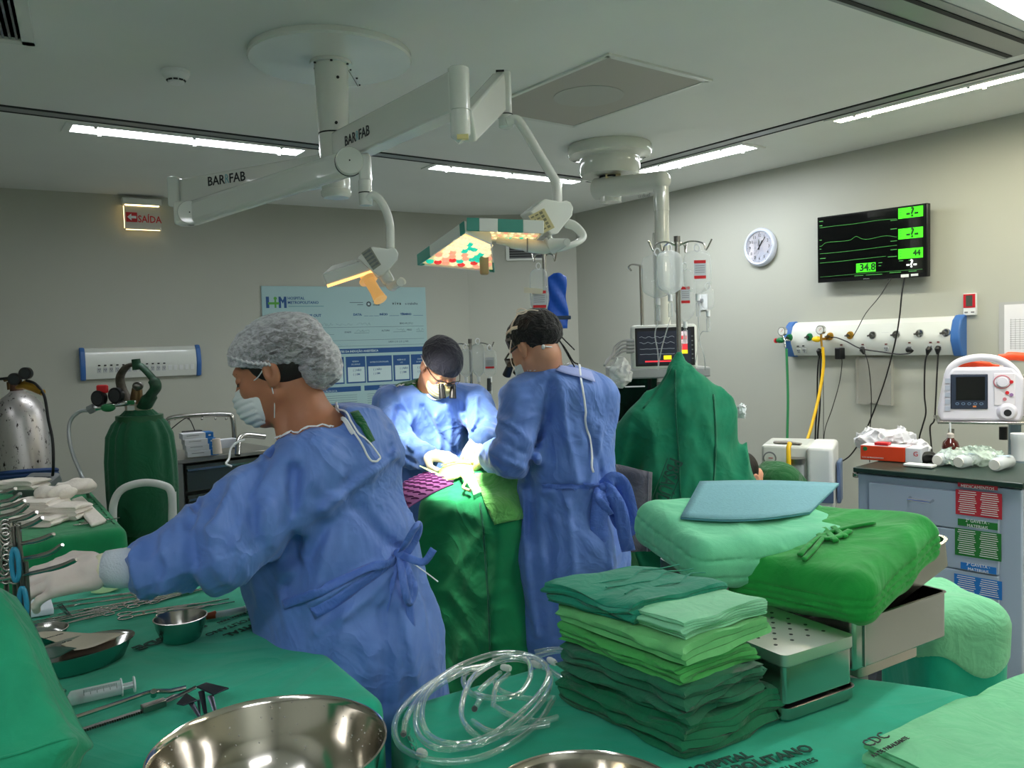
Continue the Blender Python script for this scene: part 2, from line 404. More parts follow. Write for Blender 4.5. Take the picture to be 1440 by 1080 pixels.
# ------------------------------------------------------------------ ceiling fittings
q = [onz(x, y, CEIL) for x, y in ((1193, 0), (1423, 79), (1440, 61.7), (1287, 0))]
ud = nrm(q[1]-q[0]); sd = V(-ud[1], ud[0], 0); W = abs((q[3]-q[0])@sd)
r = root('linear_air_diffuser', 'long brushed metal linear air diffuser with two dark slots in the ceiling', 'air vent', V(q[0][0], q[0][1], CEIL-.01))
s_ = 1 if (q[3]-q[0])@sd > 0 else -1
b = B(); a = q[0]-ud*1.2; c = q[1]; p4 = [a-sd*s_*.03, c-sd*s_*.03, c+sd*s_*(W+.05), a+sd*s_*(W+.05)]
b.hexa([V(*p[:2], CEIL-.005) for p in p4], [V(*p[:2], CEIL+.01) for p in p4]); b.out('plate', metal_trim, r, smooth=0)
for o in (.0, W):
    b = B(); w_ = .022; p4 = [a+sd*s_*(o-w_/2), c+sd*s_*(o-w_/2)-ud*.02, c+sd*s_*(o+w_/2)-ud*.02, a+sd*s_*(o+w_/2)]
    b.hexa([V(*p[:2], CEIL-.008) for p in p4], [V(*p[:2], CEIL) for p in p4]); b.out('slot', dark_gap, r, smooth=0)
# perforated supply panel with a lighter disc behind it
q = [onz(x, y, CEIL) for x, y in ((851, 77), (993, 113), (800, 178), (686, 149))]
cc = sum(q)/4; r = root('ceiling_air_panel', 'square perforated ceiling air panel beside the lamp arm', 'air vent', V(cc[0], cc[1], CEIL-.02))
u1 = nrm(q[1]-q[0]); T = frame(V(cc[0], cc[1], CEIL), u1, z=(0, 0, 1)); Lx = np.linalg.norm(q[1]-q[0])*.98; Ly = np.linalg.norm(q[2]-q[1])*.98
b = B(T)
for bx in ((0, Ly/2, Lx+.03, .03), (0, -Ly/2, Lx+.03, .03), (Lx/2, 0, .02, Ly), (-Lx/2, 0, .02, Ly)): b.box((bx[0], bx[1], -.003), (bx[2], bx[3], .012))
b.out('frame', offwhite, r, smooth=0)
perf = mat('perforated_panel', (176, 172, 164), .6)
nt = perf.node_tree; tc = nt.nodes.new('ShaderNodeTexCoord'); vo = nt.nodes.new('ShaderNodeTexVoronoi'); vo.inputs['Scale'].default_value = 110; vo.inputs['Randomness'].default_value = 0
rp = nt.nodes.new('ShaderNodeMapRange'); rp.inputs[1].default_value = .25; rp.inputs[2].default_value = .35; mx = nt.nodes.new('ShaderNodeMix'); mx.data_type = 'RGBA'
mx.inputs[6].default_value = srgb((96, 94, 90)); mx.inputs[7].default_value = srgb((176, 172, 164))
nt.links.new(tc.outputs['Object'], vo.inputs['Vector']); nt.links.new(vo.outputs['Distance'], rp.inputs[0]); nt.links.new(rp.outputs[0], mx.inputs[0]); nt.links.new(mx.outputs[2], nt.nodes['Principled BSDF'].inputs['Base Color'])
b = B(T); b.box((0, 0, -.004), (Lx-.03, Ly-.03, .006)); b.out('perforated_plate', perf, r, smooth=0)
b = B(T); b.cyl((0, 0, -.0065), (0, 0, -.0095), min(Lx, Ly)*.27, n=48); b.out('disc', mat('panel_disc', (178, 178, 172), .6), r)
# louvred return vent in the upper left corner
q = [onz(x, y, CEIL) for x, y in ((-40, -20), (70, -12), (49, 61), (-60, 48))]
r = root('ceiling_vent', 'white louvred ceiling vent in the upper left corner', 'air vent', V(*(sum(q)/4)[:2], CEIL-.02))
u1 = nrm(q[2]-q[3]); v1 = V(-u1[1], u1[0], 0); T = frame(V(q[2][0], q[2][1], CEIL), u1, z=(0, 0, 1))
b = B(T)
b.box((-.55, -.02 if v1@(q[1]-q[2]) < 0 else .02, -.006), (1.1, .04, .012)); sg = 1 if v1@(q[1]-q[2]) > 0 else -1
b.box((-.02, sg*.4, -.006), (.04, .8, .012)); b.box((-1.1, sg*.4, -.006), (.04, .8, .012)); b.box((-.55, sg*.8, -.006), (1.1, .04, .012)); b.out('frame', offwhite, r, smooth=0)
b = B(T); b.box((-.55, sg*.4, .002), (1.05, .76, .004)); b.out('backing', mat('vent_backing_grey', (150, 154, 156), .7), r, smooth=0)  # plain mid grey sheet behind the slats
for i in range(48):
    b = B(T); b.box((-.055-i*.0212, sg*.4, -.004), (.007, .74, .009)); b.out('slat', grey_plastic, r, smooth=0)
# smoke detector
c = onz(247, 100, CEIL); T = frame(V(c[0], c[1], CEIL), (1, 0, 0), z=(0, 0, -1))
r = root('smoke_detector', 'small round white smoke detector on the ceiling', 'smoke detector', V(c[0], c[1], CEIL-.05))
b = B(T); b.lathe([(.056, 0), (.056, .010), (.052, .014), (.052, .02), (.046, .028), (.034, .040), (.030, .050), (.022, .053), (.0, .054)], n=36); b.out('housing', white_plastic, r)
for k in range(10):
    a = k*2*math.pi/10; t = nrm((-math.sin(a), math.cos(a), 0)); o = V(math.cos(a)*.0345, math.sin(a)*.0345, .0395)
    b = B(T@frame(o, t, z=V(math.cos(a), math.sin(a), .8))); b.box((0, 0, 0), (.017, .007, .004)); b.out('sensor_slot', dark_gap, r, smooth=0)
# ------------------------------------------------------------------ wall frames
TA = frame(V(WA0[0], WA0[1], 0), dA, z=nA); TB = frame(V(WB0[0], WB0[1], 0), dB, z=nB); TC = frame(V(WA1[0], WA1[1], 0), dC, z=nC)
def uvA(x, y, off=0): p = onplane(x, y, WA0+nA*off, nA)-WA0; return p@dA, p[2]+WA0[2]
def uvB(x, y, off=0): p = onplane(x, y, WB0+nB*off, nB)-WB0; return p@dB, p[2]+WB0[2]
def uvC(x, y, off=0): p = onplane(x, y, WA1+nC*off, nC)-WA1; return p@dC, p[2]+WA1[2]
def TT(T, u, v, wz=0): M = T.copy(); M[:3, 3] = ap(T, (u, v, wz)); return M
# exit sign: housing on the ceiling line, clear plate with red lettering
u0, v0 = uvA(172, 284, .05); u1, v1 = uvA(226, 288, .05); _, v2 = uvA(200, 325, .05); uc = (u0+u1)/2; Wd = u1-u0
T = TT(TA, uc, 0, .05); r = root('exit_sign', 'small lit exit sign with red lettering and arrow high on the left wall', 'exit sign', ap(T, (0, v2, 0)))
b = B(T); b.box((0, 2.70, -.01), (Wd+.01, .05, .075)); b.out('housing', offwhite, r, bevel=.008)
glassy = mat('sign_plate', (196, 190, 176), .25)
b = B(T); b.box((0, 2.585, 0), (Wd-.01, .185, .006)); b.out('plate', glassy, r, bevel=.002)
b = B(T); b.box((0, 2.672, 0), (Wd-.03, .006, .012)); b.out('led_bar', mat('sign_led', (255, 225, 160), .5, emit=5), r, smooth=0)
b = B(T); b.box((0, 2.4955, 0), (Wd-.03, .005, .009)); b.box((-Wd/2+.006, 2.585, 0), (.003, .16, .009)); b.out('lit_edge', mat('sign_edge_glow', (255, 220, 150), .5, emit=2.2), r, smooth=0)
red = mat('red_sign', (196, 30, 36), .45)
b = B(T); b.box((-.073, 2.585, .0045), (.075, .07, .003)); b.out('arrow_panel', red, r, smooth=0)
b = B(TT(T, -.073, 2.585, .0065)); b.prism([(-.03, 0), (-.002, .025), (-.002, .009), (.03, .009), (.03, -.009), (-.002, -.009), (-.002, -.025)], 0, .001); b.out('arrow', white_plastic, r, smooth=0)
text('SAÍDA', .07, TT(T, .048, 2.572, .004), red, 'lettering', r, sx=.82, bold=.0012)
# ------------------------------------------------------------------ left wall service console
def console_body(T, L, H, D, parent, zc, cap=.035, body=offwhite, capm=blue_plastic):
    """wall console: a rounded white duct with blue end caps, local x along wall"""
    prof = [(0, H/2), (D*.35, H/2-.004), (D*.72, H/2-.03), (D*.98, H*.10), (D, -H*.05), (D, -H*.12), (D*.72, -H*.36), (D*.55, -H/2+.003), (0, -H/2)]
    P = TT(T, 0, zc)
    M = P.copy(); M[:3, 0] = P[:3, 2]; M[:3, 1] = P[:3, 1]; M[:3, 2] = P[:3, 0]      # (depth, up, along)
    b = B(M); b.prism(prof, -L/2, L/2); b.out('housing', body, parent, smooth=25)
    sc = [((x+.006) if x > 0 else 0, y*1.07) for x, y in prof]
    for s in (-1, 1):
        b = B(M); b.prism(sc, min(s*L/2, s*(L/2+cap)), max(s*L/2, s*(L/2+cap))); b.out('end_cap', capm, parent, smooth=25, bevel=.008)
    return P, prof
uL, uR = .455, 1.205; cu = (uL+uR)/2
r = root('wall_service_console', 'white service console with blue ends on the left wall, behind the green-covered cylinder', 'wall console', ap(TA, (cu, 1.41, .03)))
P, prof = console_body(TT(TA, cu, 0), uR-uL, .225, .07, r, 1.528)
lab = mat('pale_green_label', (180, 205, 120), .6); sock_m = mat('socket_grey', (190, 194, 196), .5)
b = B(TT(P, .03, .035, .058)@frame((0, 0, 0), (1, 0, 0), y=(0, 1, -.25))); b.box((0, 0, 0), (.045, .035, .004)); b.out('label_plate', lab, r, smooth=0)
for k in range(17):
    x = -.29+k*.0395
    Tn = TT(P, x, -.046, .061)@frame((0, 0, 0), (1, 0, 0), y=(0, 1, .32))
    if k < 12:
        b = B(TT(Tn, 0, .036, .004)); b.box((0, 0, 0), (.015, .008, .006)); b.out('indicator', black_plastic, r, smooth=0)
    b = B(Tn); b.box((0, 0, .001), (.026, .040, .006)); b.out('socket', sock_m if k < 12 else white_plastic, r, bevel=.002)
    if k < 12:
        b = B(TT(Tn, 0, 0, .004))
        for sx_, sy_ in ((-.005, .006), (.005, .006), (0, -.006)): b.box((sx_, sy_, 0), (.004, .006, .003))
        b.out('socket_holes', dark_gap, r, smooth=0)
# ------------------------------------------------------------------ safety checklist board on the left wall
x0, y1 = uvA(367, 402, .015); x1, _ = uvA(598, 405, .015); y0 = y1-1.05; Wb = x1-x0; cx = (x0+x1)/2
board = root('checklist_board', 'large pale blue surgical safety checklist board on the left wall behind the team', 'notice board', ap(TA, (cx, y0, .01)))
T = TT(TA, x0, y1, .012)     # local: x right, y down negative
paper = mat('board_print_pale', (158, 190, 192), .5); navy = mat('board_print_navy', (22, 76, 132), .5); bgreen = mat('board_print_green', (80, 160, 60), .5); ink2 = mat('handwriting_ink', (60, 68, 90), .6); pale2 = mat('board_print_box', (190, 212, 214), .5)
b = B(T); b.box((Wb/2, -(y1-y0)/2, 0), (Wb, y1-y0, .012)); b.out('panel', paper, board, bevel=.002)
K = Wb/1180.            # crop units (board spans 1180 crop px, from x=145,y=62 at scale 5.143)
def U(px): return (px-145)*K
def Y(py): return -(py-66)*K*1.02
def btext(s, x, y, size, m=navy, align='LEFT', sx=1., bold=.0): return text(s, size, TT(T, U(x), Y(y), .0072), m, 'lettering', board, align, sx, depth=.0004, bold=bold)
def brect(x0_, y0_, x1_, y1_, m, name='printed_box', h=.0068):
    bb = B(T); bb.box(((U(x0_)+U(x1_))/2, (Y(y0_)+Y(y1_))/2, h), (abs(U(x1_)-U(x0_)), abs(Y(y1_)-Y(y0_)), .001)); return bb.out(name, m, board, smooth=0)
# emblem: H, a green figure crossing, and M
b = B(TT(T, 0, 0, .0066))
for px0, py0, px1, py1 in ((172, 135, 192, 208), (222, 168, 222, 168), (255, 135, 270, 208), (290, 135, 307, 208)):
    if px0 != px1: b.box(((U(px0)+U(px1))/2, (Y(py0)+Y(py1))/2, 0), (U(px1)-U(px0), Y(py0)-Y(py1), .001)); b.out('emblem_bar', navy, board, smooth=0)
b.prism([(U(255), Y(135)), (U(282), Y(180)), (U(307), Y(135)), (U(295), Y(135)), (U(282), Y(160)), (U(268), Y(135))][::-1], 0, .001); b.out('emblem_letters', navy, board, smooth=0)
b = B(TT(T, 0, 0, .0068)); b.box((U(222), Y(178), 0), (U(262)-U(188), .018, .001)); b.box((U(233), Y(178), 0), (.014, Y(150)-Y(208), .001)); b.out('emblem_figure', bgreen, board, smooth=0)
b = B(TT(T, U(233), Y(146), .0068)); b.cyl((0, 0, 0), (0, 0, .001), .013, n=20); b.out('emblem_head', bgreen, board)
btext('HOSPITAL', 314, 146, .031, bold=.0006); btext('METROPOLITANO', 314, 174, .031, bold=.0006)
brect(318, 194, 560, 201, mat('board_faint_print', (125, 165, 170), .6), 'subtitle_line')
btext('CIRURGIA SEGURA - TIME OUT', 188, 260, .030, bold=.001, sx=1.02)
btext('DATA:', 768, 256, .026, bold=.001); btext('INÍCIO', 962, 256, .024, bold=.001); btext('TÉRMINO', 1120, 256, .024, bold=.001)
for a_, b_ in ((846, 878), (884, 914), (920, 956), (1036, 1110), (1222, 1298)): brect(a_, 264, b_, 266, navy, 'ruled_line')
btext('v i v a', 1062, 180, .034, black_ink, bold=.001); btext('e trabalha', 1160, 182, .03, ink2)
b = B(TT(T, U(884), Y(184), .0066)); b.lathe([(.0, 0), (.022, 0), (.022, .001), (0, .001)], n=24); b.out('crest', mat('crest_grey', (70, 86, 92), .6), board)
b = B(TT(T, U(884), Y(184), .0076)); b.prism([(.015*math.cos(k*math.pi/5+math.pi/2)*(1 if k % 2 == 0 else .45), .015*math.sin(k*math.pi/5+math.pi/2)*(1 if k % 2 == 0 else .45)) for k in range(10)], 0, .0006); b.out('crest_star', pale2, board, smooth=0)
brect(745, 172, 842, 175, ink2, 'ruled_line'); brect(800, 187, 842, 190, ink2, 'ruled_line'); btext('GOVERNO', 915, 168, .018, black_ink, sx=.7); btext('DA PARAÍBA', 915, 190, .018, black_ink, sx=.6)
btext('PACIENTE', 335, 328, .020, ink2); btext('SEXO: M ( ) F ( )', 1112, 320, .020, ink2, sx=.9); btext('DATA DE NASCIMENTO', 200, 380, .018, ink2, sx=.9)
btext('IDADE', 700, 374, .020, ink2); btext('ALTURA', 972, 368, .020, ink2); btext('PESO', 1168, 366, .020, ink2)
btext('LADO: ( ) D  ( ) E  ( ) N/A', 1022, 446, .020, ink2, sx=.85)
for a_, b_, y_ in ((335, 1300, 340), (440, 625, 387), (770, 880, 380), (1062, 1160, 378), (1240, 1300, 378), (200, 1300, 428), (200, 1300, 468)): brect(a_, y_, b_, y_+1.6, ink2, 'ruled_line')
rnd = random.Random(4)
def scribble(x_, y_, w_, h_, m, n):
    pts = [ap(T, (U(x_)+K*w_*i/n+rnd.uniform(-.4, .4)*K*w_/n, Y(y_)+rnd.uniform(-.5, .5)*h_*K, .0072)) for i in range(n+1)]
    bb = B(); bb.tube(spline(pts, 3), .0011, 4, flat=.4); return bb.out('handwriting', m, board)
scribble(468, 320, 150, 26, ink2, 18); scribble(640, 320, 120, 18, ink2, 15); scribble(790, 320, 100, 18, ink2, 12); scribble(470, 377, 120, 18, ink2, 11)
scribble(785, 366, 95, 20, black_ink, 12); scribble(1085, 364, 65, 18, black_ink, 10); scribble(1240, 364, 58, 20, black_ink, 9); scribble(580, 456, 140, 14, mat('blue_pen', (90, 130, 190), .6), 14)
brect(195, 486, 1330, 520, navy); btext('ANTES DA INDUÇÃO ANESTÉSICA', 788, 505, .024, pale2, 'CENTER', bold=.0006)
for (a_, b_, t1_, t2_) in ((200, 350, 'ALERGIA', ''), (360, 515, 'JEJUM', ''), (525, 686, 'VIA AÉREA', 'DIFÍCIL'), (700, 842, 'RESERVA', 'DE SANGUE'), (850, 1042, 'ANTIBIOTICOPROFILAXIA', ''), (1052, 1180, 'RESERVA DE', 'UTI'), (1190, 1335, 'EXAMES', 'DE IMAGEM')):
    brect(a_, 540, b_, 722, navy); brect(a_+12, 612, b_-8, 712, pale2, 'printed_box', .0074)
    btext(t1_, (a_+b_)/2, 574 if t2_ else 583, .017, pale2, 'CENTER', sx=.85)
    if t2_: btext(t2_, (a_+b_)/2, 594, .017, pale2, 'CENTER', sx=.85)
    for kk, tt in enumerate(('(  ) NÃO', '(  ) SIM')):
        text(tt, .021, TT(T, U(a_+50), Y(634+kk*28), .0082), navy, 'lettering', board, 'LEFT', .95, .0004, .0005)
for a_, b_, tt in ((200, 802, 'ANTES DA INCISÃO CIRÚRGICA'), (828, 1335, 'APÓS A CIRURGIA')):
    brect(a_, 742, b_, 776, navy); btext(tt, 630 if a_ < 500 else 940, 768 if a_ < 500 else 752, .022, pale2, 'RIGHT' if a_ < 500 else 'LEFT'); brect(a_, 890, b_, 925, navy)
    for yy in range(800, 880, 15): brect(a_+20, yy, b_-30, yy+1.6, ink2, 'ruled_line')
for yy in range(940, 1080, 24): brect(215, yy, 1300, yy+1.6, ink2, 'ruled_line')
# ------------------------------------------------------------------ vent on the corner wall
ua, va = uvC(713.5, 343, .02); ub, vb = uvC(766, 364, .02); ub = max(ub, ua+.30)
r = root('wall_vent', 'grey louvred air vent on the corner wall behind the surgical lamp', 'air vent', ap(TC, ((ua+ub)/2, vb, .02))); cu = (ua+ub)/2; cv = (va+vb)/2; Wv = ub-ua; Hv = va-vb
b = B(TT(TC, cu, cv, .01)); f = .015
for bx in ((0, Hv/2, Wv, f), (0, -Hv/2, Wv, f), (-Wv/2, 0, f, Hv), (Wv/2, 0, f, Hv)): b.box((bx[0], bx[1], 0), (bx[2]+f, bx[3]+f*.2, .02))
b.out('frame', offwhite, r, smooth=0)
b = B(TT(TC, cu, cv, .003)); b.box((0, 0, 0), (Wv, Hv, .004)); b.out('backing', dark_gap, r, smooth=0)
for k in range(6):
    b = B(TT(TC, cu, cv+Hv*(-.38+k*.152), .012)@frame((0, 0, 0), (1, 0, 0), y=(0, 1, .9))); b.box((0, 0, 0), (Wv-.01, .014, .003)); b.out('slat', grey_plastic, r, smooth=0)
# ------------------------------------------------------------------ clock
uc, vc = uvB(1067.5, 347.5, .03); T = TT(TB, uc, vc, .005)
r = root('wall_clock', 'round white wall clock showing five past one beside the screen', 'clock', ap(T, (0, -.135, .01)))
b = B(T); b.lathe([(.135, 0), (.137, .015), (.13, .03), (.12, .036), (.112, .032), (.110, .022)], n=56); b.out('rim', mat('clock_rim', (205, 212, 228), .3, coat=.5), r)
b = B(T); b.cyl((0, 0, 0), (0, 0, .022), .111, n=56); b.out('dial', mat('clock_dial', (226, 222, 228), .5), r)
for h in range(1, 13):
    a = math.pi/2-h*math.pi/6; text(str(h), .030, TT(T, .082*math.cos(a), .082*math.sin(a), .0225), black_ink, 'numeral', r, depth=.0004)
for k in range(60):
    a = k*math.pi/30; b_ = .104; bb = B(TT(T, b_*math.cos(a), b_*math.sin(a), .0225)@frame((0, 0, 0), (math.cos(a), math.sin(a), 0), z=(0, 0, 1)))
    if k % 5 == 0: bb.box((0, 0, 0), (.006, .002, .001)); bb.out('minute_mark', black_ink, r, smooth=0)
for nm, a, l, wd in (('hour_hand', math.pi/2-R_(32), .052, .007), ('minute_hand', math.pi/2-R_(38), .085, .005), ('hand_tail', math.pi/2+R_(2), .055, .003)):
    bb = B(T@rotz(a)); bb.box((l/2-.01, 0, .026), (l+.02, wd, .001)); bb.out(nm if nm != 'hand_tail' else 'second_hand', black_ink, r, smooth=0)
# ------------------------------------------------------------------ screen
cs = [uvB(*p, .09) for p in ((1149.7, 306), (1305, 286), (1304.5, 390), (1151, 397))]
ul, ur = 2.575, 3.309; vt, vb = 2.342, 1.915; cu, cv = (ul+ur)/2, (vt+vb)/2; Wt, Ht = ur-ul, vt-vb
T = TT(TB, cu, cv, .085)@frame((0, 0, 0), (math.cos(R_(1.3)), -math.sin(R_(1.3)), 0), y=(0, 1, .03))
r = root('wall_screen', 'black flat wall screen with green vital-sign boxes', 'television', ap(T, (0, -Ht/2, -.03)))
b = B(T); b.box((0, 0, -.018), (Wt, Ht, .036)); b.out('casing', mat('screen_casing', (14, 14, 16), .25), r, bevel=.004)
b = B(T); b.box((0, 0, -.058), (.2, .2, .05)); b.out('mount', black_plastic, r, smooth=0)
b = B(T); b.box((0, .008, .0005), (Wt-.02, Ht-.035, .002)); b.out('screen', mat('screen_glass', (6, 7, 8), .12, coat=.3), r, smooth=0)
gm = mat('screen_green', (60, 235, 20), .6, emit=.5); gd = mat('screen_dim_green', (60, 130, 60), .6, emit=.5); gk = mat('screen_dark_text', (4, 60, 4), .6, emit=.2)
kx, ky = Wt/610., Ht/400.     # crop px: screen spans 283..895 wide, ~ 420 tall
def S(x, y, skew=.115): return -Wt/2+(x-283)*kx, Ht/2-(y-(140-(x-283)*skew))/(365+(x-283)*.078)*Ht
def sbox(x0_, y0_, x1_, y1_, m, nm, h=.002):
    c0 = S((x0_+x1_)/2, (y0_+y1_)/2); bb = B(TT(T, c0[0], c0[1], h)); bb.box((0, 0, 0), ((x1_-x0_)*kx, (y1_-y0_)/415*Ht, .001)); return bb.out(nm, m, r, smooth=0)
for x0_, y0_, x1_, y1_, s_, sz in ((746, 90, 872, 150, '-?-', .062), (746, 206, 872, 266, '-?-', .062), (746, 320, 872, 378, '  44', .036), (515, 396, 624, 450, '34.8', .05)):
    sbox(x0_, y0_, x1_, y1_, gm, 'value_box'); c0 = S((x0_+x1_)/2+10, (y0_+y1_)/2); text(s_, sz*1.25, TT(T, c0[0]+(.015 if '44' in s_ else 0), c0[1], .004), gk, 'value_text', r, bold=.0022)
    for q_ in range(3):
        c1 = S(x0_+12, y0_+15+q_*15); bb = B(TT(T, c1[0], c1[1], .003)); bb.box((0, 0, 0), (.012, .003, .0006)); bb.out('small_print', gk, r, smooth=0)
c0 = S(815, 408); text('-?-', .066, TT(T, c0[0], c0[1], .003), mat('screen_white_text', (220, 225, 220), .6, emit=.5), 'value_text', r, bold=.002)
def trace(pts, wd=.0012):
    P_ = [ap(T, (*S(x, y), .0028)) for x, y in pts]; bb = B(); bb.tube(spline(P_, 5), wd, 4); bb.out('trace_line', gd, r)
trace([(300, 198), (410, 186), (500, 178), (640, 160), (738, 154)]); trace([(298, 300), (312, 298), (340, 280), (420, 274), (480, 268), (515, 248), (550, 262), (590, 264), (676, 248), (738, 256)])
trace([(300, 342), (420, 334), (550, 322), (660, 310), (738, 302)]); trace([(300, 394), (420, 386), (500, 378), (560, 373), (680, 362)]); trace([(300, 472), (500, 460), (700, 448), (870, 440)], .0008)
for x_, y_, n_ in ((298, 162, 22), (298, 186, 18), (298, 266, 14), (298, 316, 10), (300, 368, 34), (705, 162, 36), (705, 210, 34), (705, 278, 34), (705, 326, 34), (690, 365, 48), (640, 398, 20), (640, 415, 14), (750, 390, 22), (800, 388, 14), (505, 468, 50), (570, 464, 90), (700, 455, 60), (800, 450, 40)):
    c1 = S(x_+n_/2, y_); bb = B(TT(T, c1[0], c1[1], .0025)); bb.box((0, 0, 0), (n_*kx, .0035, .0006)); bb.out('small_print', gd, r, smooth=0)
c1 = S(780, 474); bb = B(TT(T, c1[0], -Ht/2+.012, .002)); bb.box((0, 0, 0), (.05, .018, .002)); bb.box((.06, .002, 0), (.045, .014, .002)); bb.out('sticker', white_plastic, r, bevel=.001)
text('SAMSUNG', .009, TT(T, -.02, -Ht/2+.008, .001), mat('logo_silver', (150, 152, 155), .4), 'maker_mark', r)
# ------------------------------------------------------------------ right wall gas and power console
uL, uR = 2.36, 3.44; cu = (uL+uR)/2; H = .228; zc = 1.556
cons = root('medical_gas_console', 'long white medical gas and power console with blue ends below the wall screen', 'wall console', ap(TB, (cu, 1.43, .03)))
P, prof = console_body(TT(TB, cu, 0), uR-uL, H, .085, cons, zc, cap=.055)
def Q(px, py, off=.085): u, v = uvB(px, py, off); return TT(TB, u, v, off)
brass = mat('brass', (196, 150, 60), .3, .8); greenp = mat('green_plastic', (20, 110, 60), .4); yellowp = mat('yellow_plastic', (240, 200, 20), .4)
outl = [(1111, 475, 'g'), (1139, 474, 'g'), (1168, 473, 'y'), (1196, 471.5, 'y'), (1228, 471.5, 'c'), (1261, 470.5, 'c'), (1294, 469, 'c'), (1331, 468, 'c')]
for k, (x_, y_, c_) in enumerate(outl):
    Tq = Q(x_, y_, .078); cm = {'g': greenp, 'y': brass, 'c': chrome}[c_]
    b = B(Tq); b.lathe([(.026, 0), (.026, .006), (.022, .012), (.012, .013)], n=24); b.out('gas_outlet', cm, cons)
    b = B(TT(Tq, -.006, 0, .006)); b.cyl((0, 0, 0), (0, 0, .02), .010, n=14); b.cyl((0, 0, .012), (-.022, -.002, .014), .006, n=10); b.out('outlet_valve', steel_dark, cons)
b = B(Q(1212, 473, .078)); b.box((0, 0, 0), (.036, .034, .004)); b.box((0, .006, .003), (.024, .006, .003)); b.out('label_plate', mat('console_label', (212, 210, 180), .5), cons, smooth=0)
b = B(Q(1245, 468, .080)); b.box((0, 0, 0), (.05, .004, .003)); b.out('label_plate', sock_m, cons, smooth=0)
for (x_, y_) in ((1122, 487), (1129.5, 486.5), (1183, 485), (1213, 484.5), (1246, 484), (1279, 482), (1308.5, 481.5), (1319.5, 481)):
    b = B(Q(x_, y_, .082)); b.box((0, 0, 0), (.014, .008, .006)); b.out('indicator', mat('indicator_dark_red', (90, 20, 26), .4) if x_ > 1135 else black_plastic, cons, smooth=0)
for (x_, y_) in ((1123, 494), (1131, 493.5), (1183, 492), (1214, 491), (1246, 491), (1279, 490), (1308, 489), (1320, 489)):
    Tq = Q(x_, y_, .078)@frame((0, 0, 0), (1, 0, 0), y=(0, 1, .4)); b = B(Tq); b.box((0, 0, -.004), (.03, .034, .006)); b.out('socket', sock_m, cons, bevel=.002)
    b = B(TT(Tq, 0, 0, 0)); 
    for sx_, sy_ in ((-.006, .006), (.006, .006), (0, -.006)): b.box((sx_, sy_, 0), (.004, .006, .002))
    b.out('socket_holes', dark_gap, cons, smooth=0)
# oxygen flow gauge (green) and vacuum/air gauge (yellow) plugged into the console
def gauge(x_, y_, kx_, ky_, knobm, label, tube_px, tm, tl, rr=.006):
    Tq = Q(x_, y_, .14); base = ap(Tq, (0, 0, 0)); r = root('gas_gauge', label, 'gauge', base)
    b = B(Tq); b.cyl((0, 0, -.012), (0, 0, .012), .030, n=28); b.out('gauge_case', chrome, r)
    b = B(Tq); b.cyl((0, 0, .0121), (0, 0, .0135), .025, n=28); b.out('gauge_dial', mat('gauge_dial', (215, 216, 210), .4), r)
    b = B(Tq@rotz(.8)); b.box((.006, 0, .0145), (.022, .002, .001)); b.out('gauge_needle', red, r, smooth=0)
    Tk = Q(kx_, ky_, .14); 
    b = B(Tk); b.tube([(-.03, 0, 0), (-.012, 0, 0), (.012, 0, 0), (.024, 0, 0)], [.012, .019, .019, .008], 16); b.out('knob', knobm, r)
    b = B(); b.tube([ap(Tq, (0, -.028, 0)), ap(Tk, (.03, 0, 0)), ap(Tk, (.035, -.05, 0))], .007, 10); b.tube([ap(Tk, (.03, 0, 0)), ap(Tk, (.032, 0, -.06))], .009, 10); b.out('gauge_stem', brass if knobm is yellowp else chrome, r)
    return r
gauge(1100.5, 466, 1098, 478.5, greenp, 'round pressure gauge with green and red knob on left end of gas console', None, None, None)
b = B(Q(1092, 479, .14)); b.cyl((-.01, 0, 0), (.002, 0, 0), .017, n=14); b.out('red_knob_end', red, [o for o in COL.objects if o.name.startswith('gas_gauge')][-1])
gauge(1154.5, 464, 1149, 477, yellowp, 'round pressure gauge with yellow knob on the gas console', None, None, None)
def hose(name, pts, rad, m, label, cat, n=8, g=None):
    b = B(); b.tube(spline(pts, 8), rad, n); o = b.out(name, m, None, smooth=60); tag(o, label, cat, g); return o
W_ = lambda x_, y_, off=.1: onplane(x_, y_, WB0+nB*off, nB)
hose('oxygen_hose', [W_(1106, 490, .14), W_(1106.5, 505, .14), W_(1108, 560, .14), W_(1107, 620, .16), W_(1107, 690, .2), W_(1108, 760, .2)], .009, mat('green_hose', (50, 135, 85), .4), 'straight green hose hanging from left end of the gas console', 'hose')
hose('air_hose', [W_(1157, 488, .15), W_(1158, 515, .15), W_(1152, 555, .2), W_(1141, 600, .3), W_(1130, 640, .4), W_(1128, 700, .4)], .010, mat('yellow_hose', (236, 190, 30), .4), 'yellow hose hanging from the yellow gauge on the gas console', 'hose')
def cable(pts, label, rad=.0045, plug=True, offs=.11):
    P_ = [W_(x_, y_, offs if i else .095) for i, (x_, y_) in enumerate(pts)]
    r = root('power_cable', label, 'cable', P_[0]); b = B(); b.tube(spline(P_, 8), rad, 6); b.out('wire', rubber, r, smooth=60)
    if plug:
        d = nrm(P_[1]-P_[0]); b = B(); b.tube([P_[0]-d*.012+nB*.004, P_[0]+nB*.012, P_[0]+d*.03+nB*.006], [.015, .017, .007], 10); b.out('plug', black_plastic, r)
    return r
cable([(1307, 492), (1301, 510), (1300, 555), (1302, 580), (1297, 600), (1293, 615), (1291, 640)], 'black power cable from the last but one plug at right end of console')
cable([(1320, 491), (1318, 520), (1316, 560), (1314, 590), (1308, 600), (1309, 620), (1311, 640)], 'black power cable from the rightmost plug on the console')
